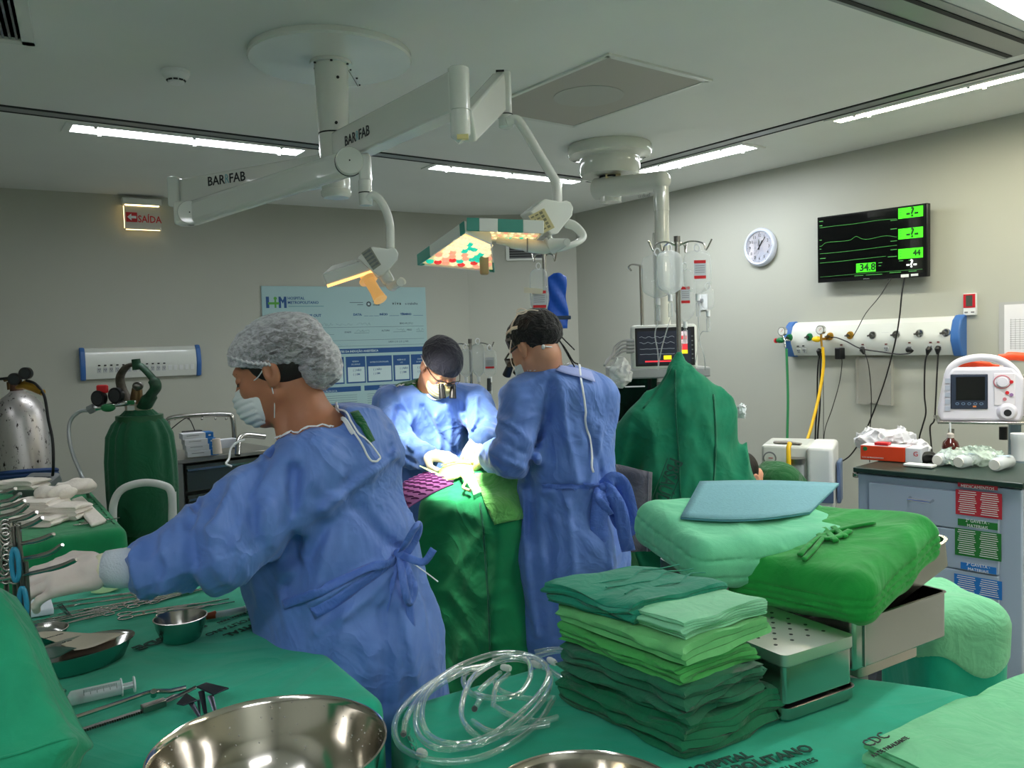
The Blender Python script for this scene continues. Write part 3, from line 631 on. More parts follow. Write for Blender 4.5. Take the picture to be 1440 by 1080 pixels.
cable([(1214, 492), (1221, 512), (1225, 550), (1225, 580), (1223, 612), (1223, 650)], 'thin black power cable hanging in front of the clear wall holder', .003)
cable([(1153, 494), (1150, 520), (1149, 570), (1147, 600), (1146, 650), (1146, 720)], 'thick black cable hanging beside the yellow hose, left of its pair', .0055)
cable([(1155, 496), (1153.5, 520), (1153, 570), (1150, 610), (1149, 650), (1148, 720)], 'thick black cable hanging beside the yellow hose, right of its pair', .0055, False)
r = cable([(1183, 500), (1184, 512), (1180, 540), (1170, 575), (1160, 605), (1158, 640), (1158, 700)], 'thin black cable hanging from the square power adapter', .0025, False)
b = B(Q(1181, 497, .11)); b.box((0, 0, 0), (.045, .075, .05)); b.out('adapter', black_plastic, r, bevel=.006)
cable([(1157, 505), (1158, 560), (1158, 600), (1158, 640), (1158, 700)], 'thin grey cable hanging straight down beside the yellow hose', .002, False)
r = cable([(1279, 492), (1284, 493), (1278, 497), (1262, 498), (1240, 495), (1210, 490), (1190, 480), (1175, 474.5), (1168, 475)], 'black cable looping across the gas console to a yellow outlet', .004)
r = cable([(1253.5, 391), (1236, 418), (1218, 440), (1206, 462), (1199, 474)], 'thin black cable slanting from under the screen to the console', .0025, False)
r = cable([(1272, 391), (1268, 415), (1265, 445), (1259, 480), (1246, 530), (1232, 570), (1215, 610), (1196, 640), (1175, 654), (1160, 668)], 'long black cable curving from under the screen down to the suction unit', .0045, False)
# thermostat, chart, clear holder, wall socket
T = Q(1364, 428, .012); r = root('wall_thermostat', 'small red and white thermostat above right end of the gas console', 'thermostat', ap(T, (0, -.065, 0)))
b = B(T); b.box((0, 0, -.004), (.072, .125, .02)); b.out('case', white_plastic, r, bevel=.004)
b = B(TT(T, 0, .02, .007)); b.box((0, 0, 0), (.066, .078, .003)); b.out('red_frame', mat('thermo_red', (190, 30, 45), .4), r, smooth=0)
b = B(TT(T, 0, .02, .009)); b.box((0, 0, 0), (.036, .062, .002)); b.out('display', mat('lcd_dark', (70, 76, 70), .3), r, smooth=0)
for k in (-1, 1): b = B(TT(T, k*.018, -.045, .007)); b.box((0, 0, 0), (.018, .008, .003)); b.out('button', grey_plastic, r, smooth=0)
T = TT(TB, 3.84, 1.575, .01); r = root('paper_chart', 'printed white paper chart on a clip holder at the right edge of the wall', 'paper', ap(T, (0, -.17, 0)))
b = B(T); b.box((0, .0, -.004), (.34, .32, .004)); b.out('backing', mat('holder_grey', (170, 172, 172), .3), r, smooth=0)
b = B(T); b.box((.01, .01, .0), (.30, .27, .002)); b.out('sheet', mat('paper_white', (222, 222, 226), .7), r, smooth=0)
for k in range(14): b = B(TT(T, .02, .06-k*.012, .0015)); b.box((0, 0, 0), (.26, .0015, .0006)); b.out('ruled_line', grey_plastic, r, smooth=0)
for k in range(12): b = B(TT(T, -.105+k*.023, -.018, .0015)); b.box((0, 0, 0), (.0012, .17, .0006)); b.out('ruled_line', grey_plastic, r, smooth=0)
b = B(T); b.box((.03, .155, .006), (.12, .018, .01)); b.out('clip', steel, r, bevel=.003)
T = TT(TB, 2.93, 1.28, .03); r = root('clear_wall_holder', 'empty clear acrylic document holder below the gas console', 'document holder', ap(T, (0, -.15, 0)))
b = B(T); b.prism([(-.12, .15), (-.12, -.15), (-.035, -.15), (-.025, -.135), (.03, -.135), (.04, -.15), (.12, -.15), (.12, .15)], .0, .003); b.out('front_panel', clear('clear_acrylic', (205, 205, 195), .22), r, smooth=0)
b = B(T); b.box((0, 0, -.027), (.24, .30, .003)); b.out('back_panel', clear('clear_acrylic'), r, smooth=0)
b = B(T); b.box((-.1195, 0, -.013), (.002, .3, .028)); b.box((.1195, 0, -.013), (.002, .3, .028)); b.out('side_walls', clear('clear_acrylic'), r, smooth=0)
u_, v_ = uvB(989, 425, .01); T = TT(TB, u_, v_, .006); r = root('wall_socket', 'white wall socket with a plug, right of the infusion bags', 'socket', ap(T, (0, -.06, 0)))
b = B(T); b.box((0, 0, 0), (.075, .12, .012)); b.out('plate', white_plastic, r, bevel=.003)
b = B(T); b.tube([(-.012, .012, .006), (-.012, .012, .035), (-.01, -.03, .04)], [.018, .016, .006], 12); b.out('plug', mat('grey_plug', (110, 112, 118), .4), r)
# ================================================================== surgical lights
arm_m = mat('lamp_enamel', (226, 228, 222), .25, coat=.4)
D0 = 3.25
colp = onz(465, 77, CEIL)
sl = root('surgical_light', 'white ceiling-mounted surgical light with two jointed arms and two lamp heads', 'surgical light', V(colp[0], colp[1], 2.2))
cx_, cy_ = colp[0], colp[1]
T = frame(V(cx_, cy_, CEIL), (1, 0, 0), z=(0, 0, -1))
b = B(T); b.lathe([(.315, -.005), (.318, .02), (.312, .028), (.0, .03)], n=72); b.out('ceiling_plate', arm_m, sl)
b = B(T); b.box((.05, -.165, .0308), (.002, .29, .0015)); b.out('plate_seam', dark_gap, sl, smooth=0)
for x_, y_ in ((.06, -.29), (.065, -.2), (.06, -.09)): b = B(T); b.cyl((x_, y_, .029), (x_, y_, .034), .004, n=8); b.out('screw', dark_gap, sl)
b = B(T); b.cyl((0, 0, .03), (0, 0, .042), .082, n=40); b.out('flange', arm_m, sl)
for k in range(6):
    a = k*math.pi/3+.3; b = B(T); b.cyl((.072*math.cos(a), .072*math.sin(a), .042), (.072*math.cos(a), .072*math.sin(a), .047), .005, n=8); b.out('screw', dark_gap, sl)
zt = lambda y_, x_=475, d=D0: at(x_, y_, d)[2]
z1, z2, z3 = zt(181), zt(222), zt(262)
b = B(); b.cyl((cx_, cy_, CEIL-.04), (cx_, cy_, z1+.003), .066, .060, 36); b.out('column', arm_m, sl)
b = B(); b.cyl((cx_, cy_, z1), (cx_, cy_, z2+.003), .059, .059, 36); b.out('column_sleeve', arm_m, sl)
b = B(); b.cyl((cx_, cy_, z2), (cx_, cy_, z3), .056, .056, 36); b.out('column_sleeve', arm_m, sl)
b = B(); b.tube([(cx_, cy_, z3+.002), (cx_, cy_, z3-.004), (cx_, cy_, z3-.02), (cx_, cy_, z3-.03)], [.056, .060, .059, .05], 36); b.out('column_cap', arm_m, sl)
for zz in (z1, z2): b = B(); b.cyl((cx_, cy_, zz-.003), (cx_, cy_, zz+.002), .0605, n=36); b.out('joint_ring', dark_gap, sl)
for dz, ax in ((z1+.03, -1.2), (z1-.02, -1.1), ((CEIL+z1)/2+.05, -1.0)):
    b = B(); b.cyl((cx_+.055*math.cos(ax), cy_+.055*math.sin(ax), dz), (cx_+.067*math.cos(ax), cy_+.067*math.sin(ax), dz), .006, n=8); b.out('screw', dark_gap, sl)
def bararm(name, p, q, w, h0, h1, m=arm_m, parent=sl, bevel=.008):
    """box arm from p to q: w thick, h0..h1 tall"""
    p = np.array(p, float); q = np.array(q, float); d = nrm(q-p); s = nrm(np.cross(d, (0, 0, 1))); u = np.cross(s, d)
    A_ = [p-s*w/2-u*h0/2, p+s*w/2-u*h0/2, p+s*w/2+u*h0/2, p-s*w/2+u*h0/2]; B_ = [q-s*w/2-u*h1/2, q+s*w/2-u*h1/2, q+s*w/2+u*h1/2, q-s*w/2+u*h1/2]
    b = B(); b.hexa(A_, B_); return b.out(name, m, parent, smooth=30, bevel=bevel, seg=3)
def arm_logo(p, q, side, t, size, w, lift=0):
    p = np.array(p, float); q = np.array(q, float); d = nrm(q-p); n = nrm(np.cross(d, (0, 0, 1)))*side
    if n[1] > 0: n = -n
    x = d if np.cross(n, d)[2] < 0 else -d
    if x[0] < 0: x = -x
    T_ = frame(p+(q-p)*t+n*(w/2+.0005)+V(0, 0, lift), x, z=n)
    c_ = text('BAR', size, TT(T_, -.055*size/.05, 0, .0005), black_ink, 'lettering', sl, 'CENTER', bold=.0006)
    c_ = text('R', size, TT(T_, 0.002, 0, .0005), mat('logo_teal', (110, 175, 185), .4), 'lettering', sl, 'CENTER', .7)
    text('FAB', size, TT(T_, .055*size/.05, 0, .0005), black_ink, 'lettering', sl, 'CENTER', bold=.0006)
# upper arm, towards the camera
J1 = at(646, 140, 2.60)
pa = V(cx_, cy_, at(470, 207, D0)[2]); J1[2] = pa[2]
bararm('upper_arm', pa+nrm(J1-pa)*.05, J1, .07, .125, .125); arm_logo(pa, J1, 1, .30, .052, .07)
t_, b_ = at(646, 95, 2.60)[2], at(646, 150, 2.6)[2]
b = B(); b.tube([V(J1[0], J1[1], t_), V(J1[0], J1[1], t_-.004), V(J1[0], J1[1], b_-.012)], [.028, .033, .033], 32); b.out('pivot_cap', arm_m, sl)
b = B(); b.tube([V(J1[0], J1[1], b_-.012), V(J1[0], J1[1], b_-.014), V(J1[0], J1[1], at(646, 195, 2.6)[2]+.01), V(J1[0]+.01, J1[1], at(646, 197, 2.6)[2])], [.029, .031, .031, .02], 32); b.out('pivot_lower', arm_m, sl)
b = B(); b.box((J1[0]+.008, J1[1]-.02, at(646, 193, 2.58)[2]), (.035, .02, .014)); b.out('lit_end_plate', mat('brass_plate', (235, 220, 150), .3), sl, smooth=0)
# spring arm and drop to lamp head one
J2 = at(704, 128, 3.1); S0 = at(657, 178, 2.63)
bararm('spring_arm', S0, J2+V(-.0, 0, .0), .045, .10, .13)
e0, e1 = at(705, 101, 3.1), at(710, 164, 3.1)
b = B(); b.box((J2[0]+.012, J2[1]+.01, (e0[2]+e1[2])/2), (.055, .07, e0[2]-e1[2])); b.out('arm_end_block', arm_m, sl, bevel=.01)
b = B(); b.box((J2[0]+.0, J2[1]-.005, e0[2]-.004), (.03, .045, .006)); b.out('end_slot', dark_gap, sl, smooth=0)
k0, k1 = at(711, 162, 3.08), at(711, 181, 3.08)
b = B(); b.tube([k0, V(k0[0], k0[1], k1[2]+.006), V(k0[0], k0[1], k1[2])], [.026, .026, .018], 24); b.out('end_knob', arm_m, sl)
b = B(); b.cyl(V(k0[0], k0[1], k0[2]-.001), V(k0[0], k0[1], k0[2]+.003), .0268, n=24); b.out('joint_ring', dark_gap, sl)
pts = [at(712, 172, 3.06), at(725, 168, 3.06), at(735, 178, 3.05), at(757, 215, 3.03), at(777, 248, 3.01), at(783, 262, 3.0), at(784, 298, 3.0)]
b = B(); b.tube(spline(pts, 8), .0175, 18); b.out('drop_tube', arm_m, sl, smooth=60)
# control box of head one
def control_box(cx, cy, d, s, name_l, tilt, pan):
    """heart-shaped side cheeks with a slanted key panel"""
    c = at(cx, cy, d); x = nrm(V(math.cos(pan), math.sin(pan), 0)); n = nrm(V(math.sin(pan), -math.cos(pan), 0))
    T = frame(c, x, z=n); T = T@np.diag([s, s, s, 1.])
    pr = [(-.118, .012), (-.05, .062), (.018, .052), (.04, .058), (.058, .052), (.070, .03), (.064, .0), (.0, -.072), (-.03, -.076)]
    b = B(T); b.prism(pr[::-1], -.06, .05); b.out('control_box', arm_m, sl, smooth=35, bevel=.005)
    return T
Tc = control_box(777, 305, 2.97, .9, 'c', 0, R_(20))
def key_panel(q, m, dots, tm):
    """small printed panel filling four corner points (tl,tr,br,bl)"""
    b = B(); n = nrm(np.cross(q[1]-q[0], q[3]-q[0])); n = n if n[1] < 0 else -n
    b.hexa([p for p in q], [p+n*.003 for p in q]); b.out('key_panel', m, sl, smooth=0)
    for r_ in range(5):
        for c_ in range(3):
            f, g = (r_+.7)/5.6, (c_+.6)/3.6; p = (q[0]*(1-g)+q[1]*g)*(1-f)+(q[3]*(1-g)+q[2]*g)*f+n*.004
            bb = B(frame(p, nrm(q[1]-q[0]), z=n)); bb.box((0, 0, 0), (.011, .005 if c_ < 2 else .009, .001)); bb.out('key', tm, sl, smooth=0)
kp = mat('key_panel_cream', (222, 210, 160), .4)
key_panel([at(743, 304, 2.895), at(765, 293, 2.895), at(780, 320, 2.90), at(759, 331, 2.90)], kp, 0, mat('key_grey', (140, 136, 110), .5))
# loop handle behind the control box
pts = [at(769, 336, 2.97), at(779, 350, 2.96), at(800, 346, 2.95), at(817, 338, 2.97), at(819, 330, 2.98), at(808, 318, 3.0), at(796, 314, 3.02)]
b = B(); b.tube(spline(pts, 6), .019, 12, flat=.6); b.out('yoke', arm_m, sl, smooth=60)
b = B(); b.tube([at(776, 346, 2.93), at(798, 340, 2.9)], [.028, .012], 14); b.cyl(at(797, 340, 2.90), at(797.5, 340.5, 2.885), .012, n=16); b.out('yoke_pin', arm_m, sl)
b = B(); b.tube(spline([at(768, 318, 2.98), at(772, 334, 2.97), at(778, 348, 2.965)], 5), .022, 12, flat=.5); b.out('yoke_strut', arm_m, sl, smooth=60)
b = B(); b.tube(spline([at(700, 338, 3.02), at(720, 342, 3.0), at(740, 345, 2.99), at(765, 348, 2.98), at(772, 345, 2.98)], 6), [.014]*6+[.02]*6+[.024]*13, 16); b.out('head_arm', arm_m, sl, smooth=60)
b = B(); b.cyl(at(740.5, 345, 2.989), at(742.5, 345, 2.989), .0262, n=20); b.out('joint_ring', grey_plastic, sl)
# lamp petals: lit lens plates in white and teal rims
teal = mat('teal_rim', (60, 150, 135), .35); petal_glow = mat('petal_glow', (250, 222, 165), .5, emit=.24)
lens_w = mat('lens_warm', (255, 236, 190), .25, emit=.42, coat=.6); lens_t = mat('lens_teal_reflect', (30, 190, 160), .25, emit=.5, coat=.6); lens_r = mat('lens_red_reflect', (225, 50, 50), .25, emit=.42, coat=.6); lens_p = mat('lens_pink', (240, 160, 130), .3, emit=.42)  # teal and red reflections in the lenses put into their colour
def petal(q, nu, nv, up, caps, colf, th=.035):
    """q: four underside corners; lenses in nu x nv rows"""
    n = nrm(np.cross(q[1]-q[0], q[3]-q[0])); n = n if n[2] < 0 else -n
    b = B(); b.hexa([p-n*.004 for p in q], [p-n*th for p in q]); b.out('petal_housing', arm_m, sl, smooth=30, bevel=.006)
    c = sum(q)/4; qi = [c+(p-c)*.93 for p in q]
    b = B(); b.hexa([p+n*.000 for p in qi], [p-n*.006 for p in qi]); b.out('lens_plate', petal_glow, sl, smooth=0)
    for k in range(4):   # rim bars, each edge white with teal corner pieces
        a, d = q[k], q[(k+1) % 4]
        for t0, t1, m in caps[k]:
            p0, p1 = a+(d-a)*t0, a+(d-a)*t1; bb = B(); bb.hexa([p0+n*.006+(p0-c)*.02, p1+n*.006+(p1-c)*.02, p1-n*(th+.003)+(p1-c)*.02, p0-n*(th+.003)+(p0-c)*.02], [p0+n*.006-(p0-c)*.045, p1+n*.006-(p1-c)*.045, p1-n*(th+.003)-(p1-c)*.03, p0-n*(th+.003)-(p0-c)*.03])
            bb.out('rim_cap' if m is teal else 'rim', m, sl, smooth=30, bevel=.002)
    T0 = frame((0, 0, 0), nrm(q[1]-q[0]), z=n); i = 0
    for r_ in range(nv):
        for c_ in range(nu):
            f = (r_+.5)/nv; g = (c_+.5+(.25 if r_ % 2 else -.25))/nu; f = .07+.86*f; g = .06+.88*g
            p = (q[0]*(1-g)+q[1]*g)*(1-f)+(q[3]*(1-g)+q[2]*g)*f
            w = np.linalg.norm(q[1]-q[0])/nu*.40; Tn = T0.copy(); Tn[:3, 3] = p+n*.001
            m = colf(r_, c_, i); bb = B(Tn); bb.lathe([(w, 0), (w*.86, w*.32), (w*.5, w*.52), (0, w*.6)], n=12); bb.out('lens', m, sl); i += 1
def colL(r, c, i):
    if r in (0, 1) and (c+2*r) % 3 == 1: return lens_r
    if (r, c) in ((1, 2), (1, 3), (2, 5), (3, 5), (4, 3), (5, 3), (6, 3), (1, 5), (0, 0), (2, 6), (5, 4), (4, 6), (3, 6)): return lens_t
    if r < 4 and (c+r) % 2 == 0: return lens_p
    return lens_w
def colR(r, c, i): return lens_t if (c in (3, 4, 6) and r == 0) else (lens_p if (c+r) % 3 == 0 else lens_w)
WH = arm_m
petal([at(588, 371, 3.02), at(695, 381, 3.14), at(691, 341, 2.86), at(654, 325, 2.80)], 8, 8, 1,
      [[(0, .06, teal), (.06, .94, WH), (.94, 1, teal)], [(0, .35, teal), (.35, 1, WH)], [(0, 1, WH)], [(0, .1, teal), (.1, .72, WH), (.72, 1, teal)]], colL)
petal([at(690, 337.5, 3.10), at(756, 336, 3.06), at(764, 326, 2.84), at(657, 322, 2.80)], 9, 3, 1,
      [[(0, 1, WH)], [(0, 1, WH)], [(0, .27, WH), (.27, .6, teal), (.6, .84, WH), (.84, 1, teal)], [(0, 1, WH)]], colR)
hub_m = mat('handle_beige', (172, 150, 110), .5)
b = B(); T = frame(at(680, 341, 3.0), (1, 0, 0), z=nrm(V(-.02, -.1, -1))); b = B(T)
b.lathe([(.020, -.02), (.020, 0), (.017, .002), (.017, .024), (.024, .026), (.024, .031), (.017, .034), (.016, .112), (.013, .116), (0, .117)], n=24); b.out('sterile_handle', hub_m, sl)
# second arm: away to the left, back again, and down to head two
J3 = at(255, 265, 3.72); pb = V(cx_, cy_, at(470, 240, D0)[2]); J3[2] = (pb[2]+J3[2])/2; pb[2] = J3[2]
bararm('lower_arm', pb+nrm(J3-pb)*.05, J3, .07, .125, .105); arm_logo(pb, J3, 1, .64, .055, .07, .020)
lb = at(253, 265, 3.68)
b = B(); b.box((J3[0]-.015, J3[1]-.02, J3[2]-.002), (.05, .09, .13)); b.out('arm_end_block', arm_m, sl, bevel=.01)
d1 = at(268, 300, 3.60); b = B(); b.box((d1[0]-.03, d1[1]+.01, d1[2]), (.07, .08, .10)); b.out('elbow_block', arm_m, sl, bevel=.012)
d2 = at(491, 228, 3.06)
bararm('spring_arm', d1+V(0, .015, 0), d2+V(0, .015, 0), .055, .105, .095, bevel=.02)
for dd in (d1, d2):
    nn = nrm(V(.25, -1, 0)); b = B(); b.tube([dd+nn*-.03, dd+nn*.028, dd+nn*.033], [.050, .050, .047], 36); b.out('joint_disc', arm_m, sl)
    b = B(); b.cyl(dd+nn*.0, dd+nn*.004, .0525, n=36); b.out('joint_ring', dark_gap, sl)
    b = B(); b.cyl(dd+nn*.033, dd+nn*.0345, .003, n=8); b.out('screw', dark_gap, sl)
e0, e1, e2 = at(514, 216, 3.06), at(514, 271, 3.06), at(514, 289, 3.06)
b = B(); b.box((e0[0]-.005, e0[1]+.01, (e0[2]+at(514, 255, 3.06)[2])/2), (.042, .05, e0[2]-at(514, 255, 3.06)[2])); b.out('arm_end_block', arm_m, sl, bevel=.008)
b = B(); b.cyl(V(e1[0], e1[1], at(514, 254, 3.06)[2]), V(e1[0], e1[1], e1[2]), .024, n=24); b.out('drop_post', arm_m, sl)
b = B(); b.tube([V(e1[0], e1[1], e1[2]-.002), V(e1[0], e1[1], e2[2])], [.0245, .0235], 24); b.out('end_knob', arm_m, sl)
b = B(); b.cyl(V(e1[0], e1[1], e1[2]-.003), V(e1[0], e1[1], e1[2]+.001), .0252, n=24); b.out('joint_ring', dark_gap, sl)
pts = [at(516, 280, 3.05), at(524, 275, 3.05), at(534, 281, 3.05), at(543, 297, 3.05), at(548, 315, 3.05), at(549, 332, 3.05), at(549, 352, 3.05)]
b = B(); b.tube(spline(pts, 8), .0155, 18); b.out('drop_tube', arm_m, sl, smooth=60)
Tc = control_box(538, 367, 3.03, .78, 'c', 0, R_(15))
key_panel([at(508, 356, 2.96), at(521, 347, 2.96), at(536, 372, 2.97), at(525, 380, 2.97)], mat('key_panel_grey', (150, 152, 140), .4), 0, grey_plastic)
b = B(); b.tube(spline([at(536, 378, 3.03), at(548, 398, 3.02), at(552, 402, 3.0), at(566, 395, 2.95)], 6), [.028]*6+[.022]*6+[.016]*7, 14, flat=.8); b.out('yoke', arm_m, sl, smooth=60)
b = B(); b.cyl(at(562, 397, 2.96), at(563, 397, 2.93), .014, n=18); b.out('yoke_pin', arm_m, sl)
# head two: flat plate seen edge on, its lit underside glowing orange, with the sterile handle
orange = mat('orange_glow', (255, 196, 120), .5, emit=.8)
q = [at(459, 401, 3.00), at(526, 379, 3.00), at(531, 371, 3.42), at(470, 388, 3.42)]
n = nrm(np.cross(q[1]-q[0], q[3]-q[0])); n = n if n[2] < 0 else -n
b = B(); b.hexa([p for p in q], [p-n*.042 for p in q]); b.out('petal_housing', arm_m, sl, smooth=30, bevel=.006)
c = sum(q)/4
b = B(); b.hexa([c+(p-c)*.99+n*.010 for p in q], [c+(p-c)*.99 for p in q]); b.out('lens_plate', orange, sl, smooth=0)
zd = nrm(at(540, 430, 2.98)-at(513, 384, 3.04)); b = B(frame(at(513, 384, 3.04), np.cross((0, 1, 0), zd), z=zd))
b.lathe([(.024, -.01), (.024, .028), (.036, .030), (.036, .034), (.020, .037), (.020, .09), (.024, .124), (.026, .128), (0, .13)], n=24); b.out('sterile_handle', mat('handle_lamplit', (225, 170, 100), .5, emit=.22), sl)  # lamp's warm light on the handle put into colour and glow
# ================================================================== ceiling pendant
pc = onz(857, 205, CEIL); D1 = pc[1]
pen = root('ceiling_pendant', 'round-based glossy white ceiling pendant with a horizontal arm and vertical post', 'ceiling pendant', V(pc[0], pc[1], 2.2))
T = frame(V(pc[0], pc[1], CEIL), (1, 0, 0), z=(0, 0, -1)); pm = mat('pendant_enamel', (214, 216, 206), .15, coat=.8)
b = B(T); b.lathe([(.245, 0), (.252, .012), (.252, .05), (.245, .062), (.19, .07), (.178, .08), (.178, .165), (.17, .178), (.0, .18)], n=64); b.out('base', pm, pen)
zz = lambda y_: at(850, y_, D1)[2]
b = B(); b.cyl((pc[0], D1, CEIL-.17), (pc[0], D1, zz(250)), .058, n=32); b.out('neck', pm, pen)
b = B(); b.cyl((pc[0], D1, zz(250)), (pc[0], D1, zz(285)), .064, n=32); b.out('bearing', pm, pen)
b = B(); b.cyl((pc[0], D1, zz(251)), (pc[0], D1, zz(248.5)), .066, n=32); b.out('joint_ring', dark_gap, pen)
lp = at(862, 244, D1-.06); b = B(frame(lp, (1, 0, 0), z=(0, -1, 0))); b.box((0, 0, 0), (.09, .055, .002)); b.out('label_plate', kp, pen, smooth=0)
a0 = V(pc[0]-.02, D1-.02, zz(265)); a1 = at(930, 285, D1-.25); a1[2] = a0[2]-.012
bb = nrm(a0-a1); b = B(); b.tube([a0+bb*.085, a0+bb*.08, a1], [.058, .064, .056], 28); b.out('arm', pm, pen, smooth=50)
for s1_, s2_ in ((-1, -1), (-1, 1), (1, -1), (1, 1)):
    sv = nrm(np.cross(bb, (0, 0, 1))); p = a0+bb*.086+sv*.022*s1_+V(0, 0, .022)*s2_; b = B(); b.cyl(p, p+bb*.004, .006, n=8); b.out('screw', dark_gap, pen)
b = B(); b.ball(a1, .057, 24); b.out('arm_end', pm, pen, smooth=180)
text('tedisel', .03, frame(at(905, 276, D1-.245)+V(0, -.02, 0), nrm(a1-a0), z=V(-.2, -1, .1)), grey_plastic, 'lettering', pen)
b = B(); b.cyl(a1-V(0, 0, .03), V(a1[0], a1[1], a1[2]-.17), .044, n=28); b.out('post_collar', pm, pen)
b = B(); b.cyl(V(a1[0], a1[1], a1[2]-.168), V(a1[0], a1[1], 1.05), .041, n=28); b.out('post', pm, pen)
b = B(); b.box((a1[0]-.035, a1[1]+.02, 1.7), (.03, .03, 1.0)); b.out('cable_channel', pm, pen, bevel=.005)
b = B(); b.box((a1[0]-.02, a1[1]+.05, 1.0), (.5, .36, .18)); b.out('service_box', offwhite, pen, bevel=.02)
# ================================================================== people
def skin(name, c): return mat(name, c, .5, noise=.06, nscale=30, bump=.05, bscale=300, sss=.12)
def hframe(c, f, roll=0):
    f = nrm(f); r = nrm(np.cross(f, (0, 0, 1))); u = np.cross(r, f)
    r2 = r*math.cos(roll)+u*math.sin(roll); u2 = -r*math.sin(roll)+u*math.cos(roll)
    T = np.eye(4); T[:3, 0] = r2; T[:3, 1] = f; T[:3, 2] = u2; T[:3, 3] = c; return T
def loc(T, P): return (P-T[:3, 3])@T[:3, :3]
def head_sdf(q):
    """head in its own frame: x right, y forwards, z up, origin between the ears"""
    d = ell(q, (0, -.012, .032), (.076, .095, .085))
    d = smin(d, ell(q, (0, .030, -.035), (.060, .062, .080)), .03)
    for s in (-1, 1):
        d = smin(d, cone(q, (s*.054, .005, -.052), (s*.022, .066, -.092), .018, .017), .025)
        d = smin(d, ell(q, (s*.036, .064, -.022), (.024, .022, .024)), .02)
    d = smin(d, ell(q, (0, .074, -.092), (.022, .018, .018)), .018)
    d = smin(d, cone(q, (-.034, .078, .026), (.034, .078, .026), .011, .011), .015)
    for s in (-1, 1):
        d = smax(d, -ell(q, (s*.031, .100, .006), (.017, .017, .012)), .012)
        d = np.minimum(d, np.maximum(ell(q, (s*.031, .0765, .007), (.015, .0145, .0135)), -1))
    d = smin(d, cone(q, (0, .089, .012), (0, .112, -.026), .007, .0105), .010)
    for s in (-1, 1): d = smin(d, ell(q, (s*.010, .104, -.029), (.007, .009, .006)), .006)
    d = smin(d, cone(q, (-.019, .087, -.056), (.019, .087, -.056), .005, .005), .008)
    d = smin(d, cone(q, (-.015, .086, -.066), (.015, .086, -.066), .0055, .0055), .008)
    d = smax(d, -cone(q, (-.02, .096, -.061), (.02, .096, -.061), .003, .003), .004)
    for s in (-1, 1):
        e = ell(q, (s*.079, -.012, -.004), (.009, .019, .032)); e = smin(e, ell(q, (s*.075, -.004, -.028), (.007, .010, .010)), .006)
        e = smax(e, -ell(q, (s*.090, -.008, .002), (.009, .011, .019)), .004); d = smin(d, e, .006)
    return d
def hand_sdf(q, curl=.5, spread=.10, thumb=.5, side=1):
    """hand in its own frame: fingers along +x, back of the hand +z, thumb on +y*side"""
    q = q*np.array([1, side, 1.])
    d = rbox(q, (.045, 0, 0), (.047, .040, .014), .013)
    d = smin(d, cone(q, (-.03, 0, 0), (.01, 0, 0), .027, .026), .02)
    ln = (.072, .080, .075, .058); L = []
    for k in range(4):
        y = .030-.0205*k; a = spread*(1.5-k)/1.5; p = V(.086-(.004 if k in (0, 3) else 0), y, 0); ang = 0; w = .0098 if k < 3 else .0085
        c_ = curl if not hasattr(curl, '__len__') else curl[k]
        f = None
        for j, fr in enumerate((.46, .30, .24)):
            ang += c_*(.8 if j == 0 else 1.0); dr = V(math.cos(ang)*math.cos(a), math.sin(a)*math.cos(ang), -math.sin(ang)); e = p+dr*ln[k]*fr
            s = cone(q, p, e, w*(1-.07*j), w*(.94-.08*j)); f = s if f is None else smin(f, s, .003); p = e
        d = smin(d, f, .005)
    p0, p1 = V(.018, .034, -.004), V(.048, .062, -.012-.02*thumb); p2 = p1+nrm(V(.75, .25-.5*thumb, -.35*thumb-.1))*.030; p3 = p2+nrm(V(.8, -.1-.5*thumb, -.4*thumb-.1))*.024
    t = smin(cone(q, p0, p1, .016, .0125), cone(q, p1, p2, .0115, .0105), .004); t = smin(t, cone(q, p2, p3, .0105, .0085), .004)
    return smin(d, t, .008)
def sdf_obj(name, fn, lo, hi, res, m, parent, smooth=180, keep=None, label=None):
    v, q = sdf_mesh(fn, lo, hi, res)
    if keep is not None:
        k = keep(v); q = q[k[q].all(1)]; used = np.unique(q); mp = -np.ones(len(v), int); mp[used] = np.arange(len(used)); v = v[used]; q = mp[q]
    o = mesh_obj(name, v, q.tolist(), m, parent, smooth)
    if label: o['label'] = label
    return o
def bounds(pts, pad): p = np.array(pts); return p.min(0)-pad, p.max(0)+pad
def surf_many(px, fn, d0=1.2, off=.004):
    """walk along the sight lines to the modelled surface; a point and a normal for each, or None"""
    px = np.asarray(px, float)[:, :2]; N = len(px)
    Rr = CR[None]*((px[:, :1]-720)/F)-CU[None]*((px[:, 1:2]-540)/F)+CF[None]; Rr /= np.linalg.norm(Rr, axis=1)[:, None]
    t = np.full(N, float(d0)); act = np.ones(N, bool); dist = np.full(N, 9.)
    for _ in range(90):
        if not act.any(): break
        i = np.where(act)[0]; d = fn(CP+Rr[i]*t[i, None]); dist[i] = d; hit = d < .0008; t[i] += np.where(hit, 0, d*.8)
        act[i[hit | (t[i] > 8)]] = False
    ok = (dist < .02) & (t < 8); P = CP+Rr*t[:, None]; e = .004; g = np.zeros((N, 3))
    for k in range(3):
        v = np.zeros(3); v[k] = e; g[ok, k] = fn(P[ok]+v)-fn(P[ok]-v) if ok.any() else 0
    out = []
    for i in range(N):
        if not ok[i]: out.append(None); continue
        n = nrm(g[i]+1e-9); out.append((P[i]+n*off, n))
    return out
def surf(px, py, fn, d0=1.2, off=.004): return surf_many([(px, py)], fn, d0, off)[0]
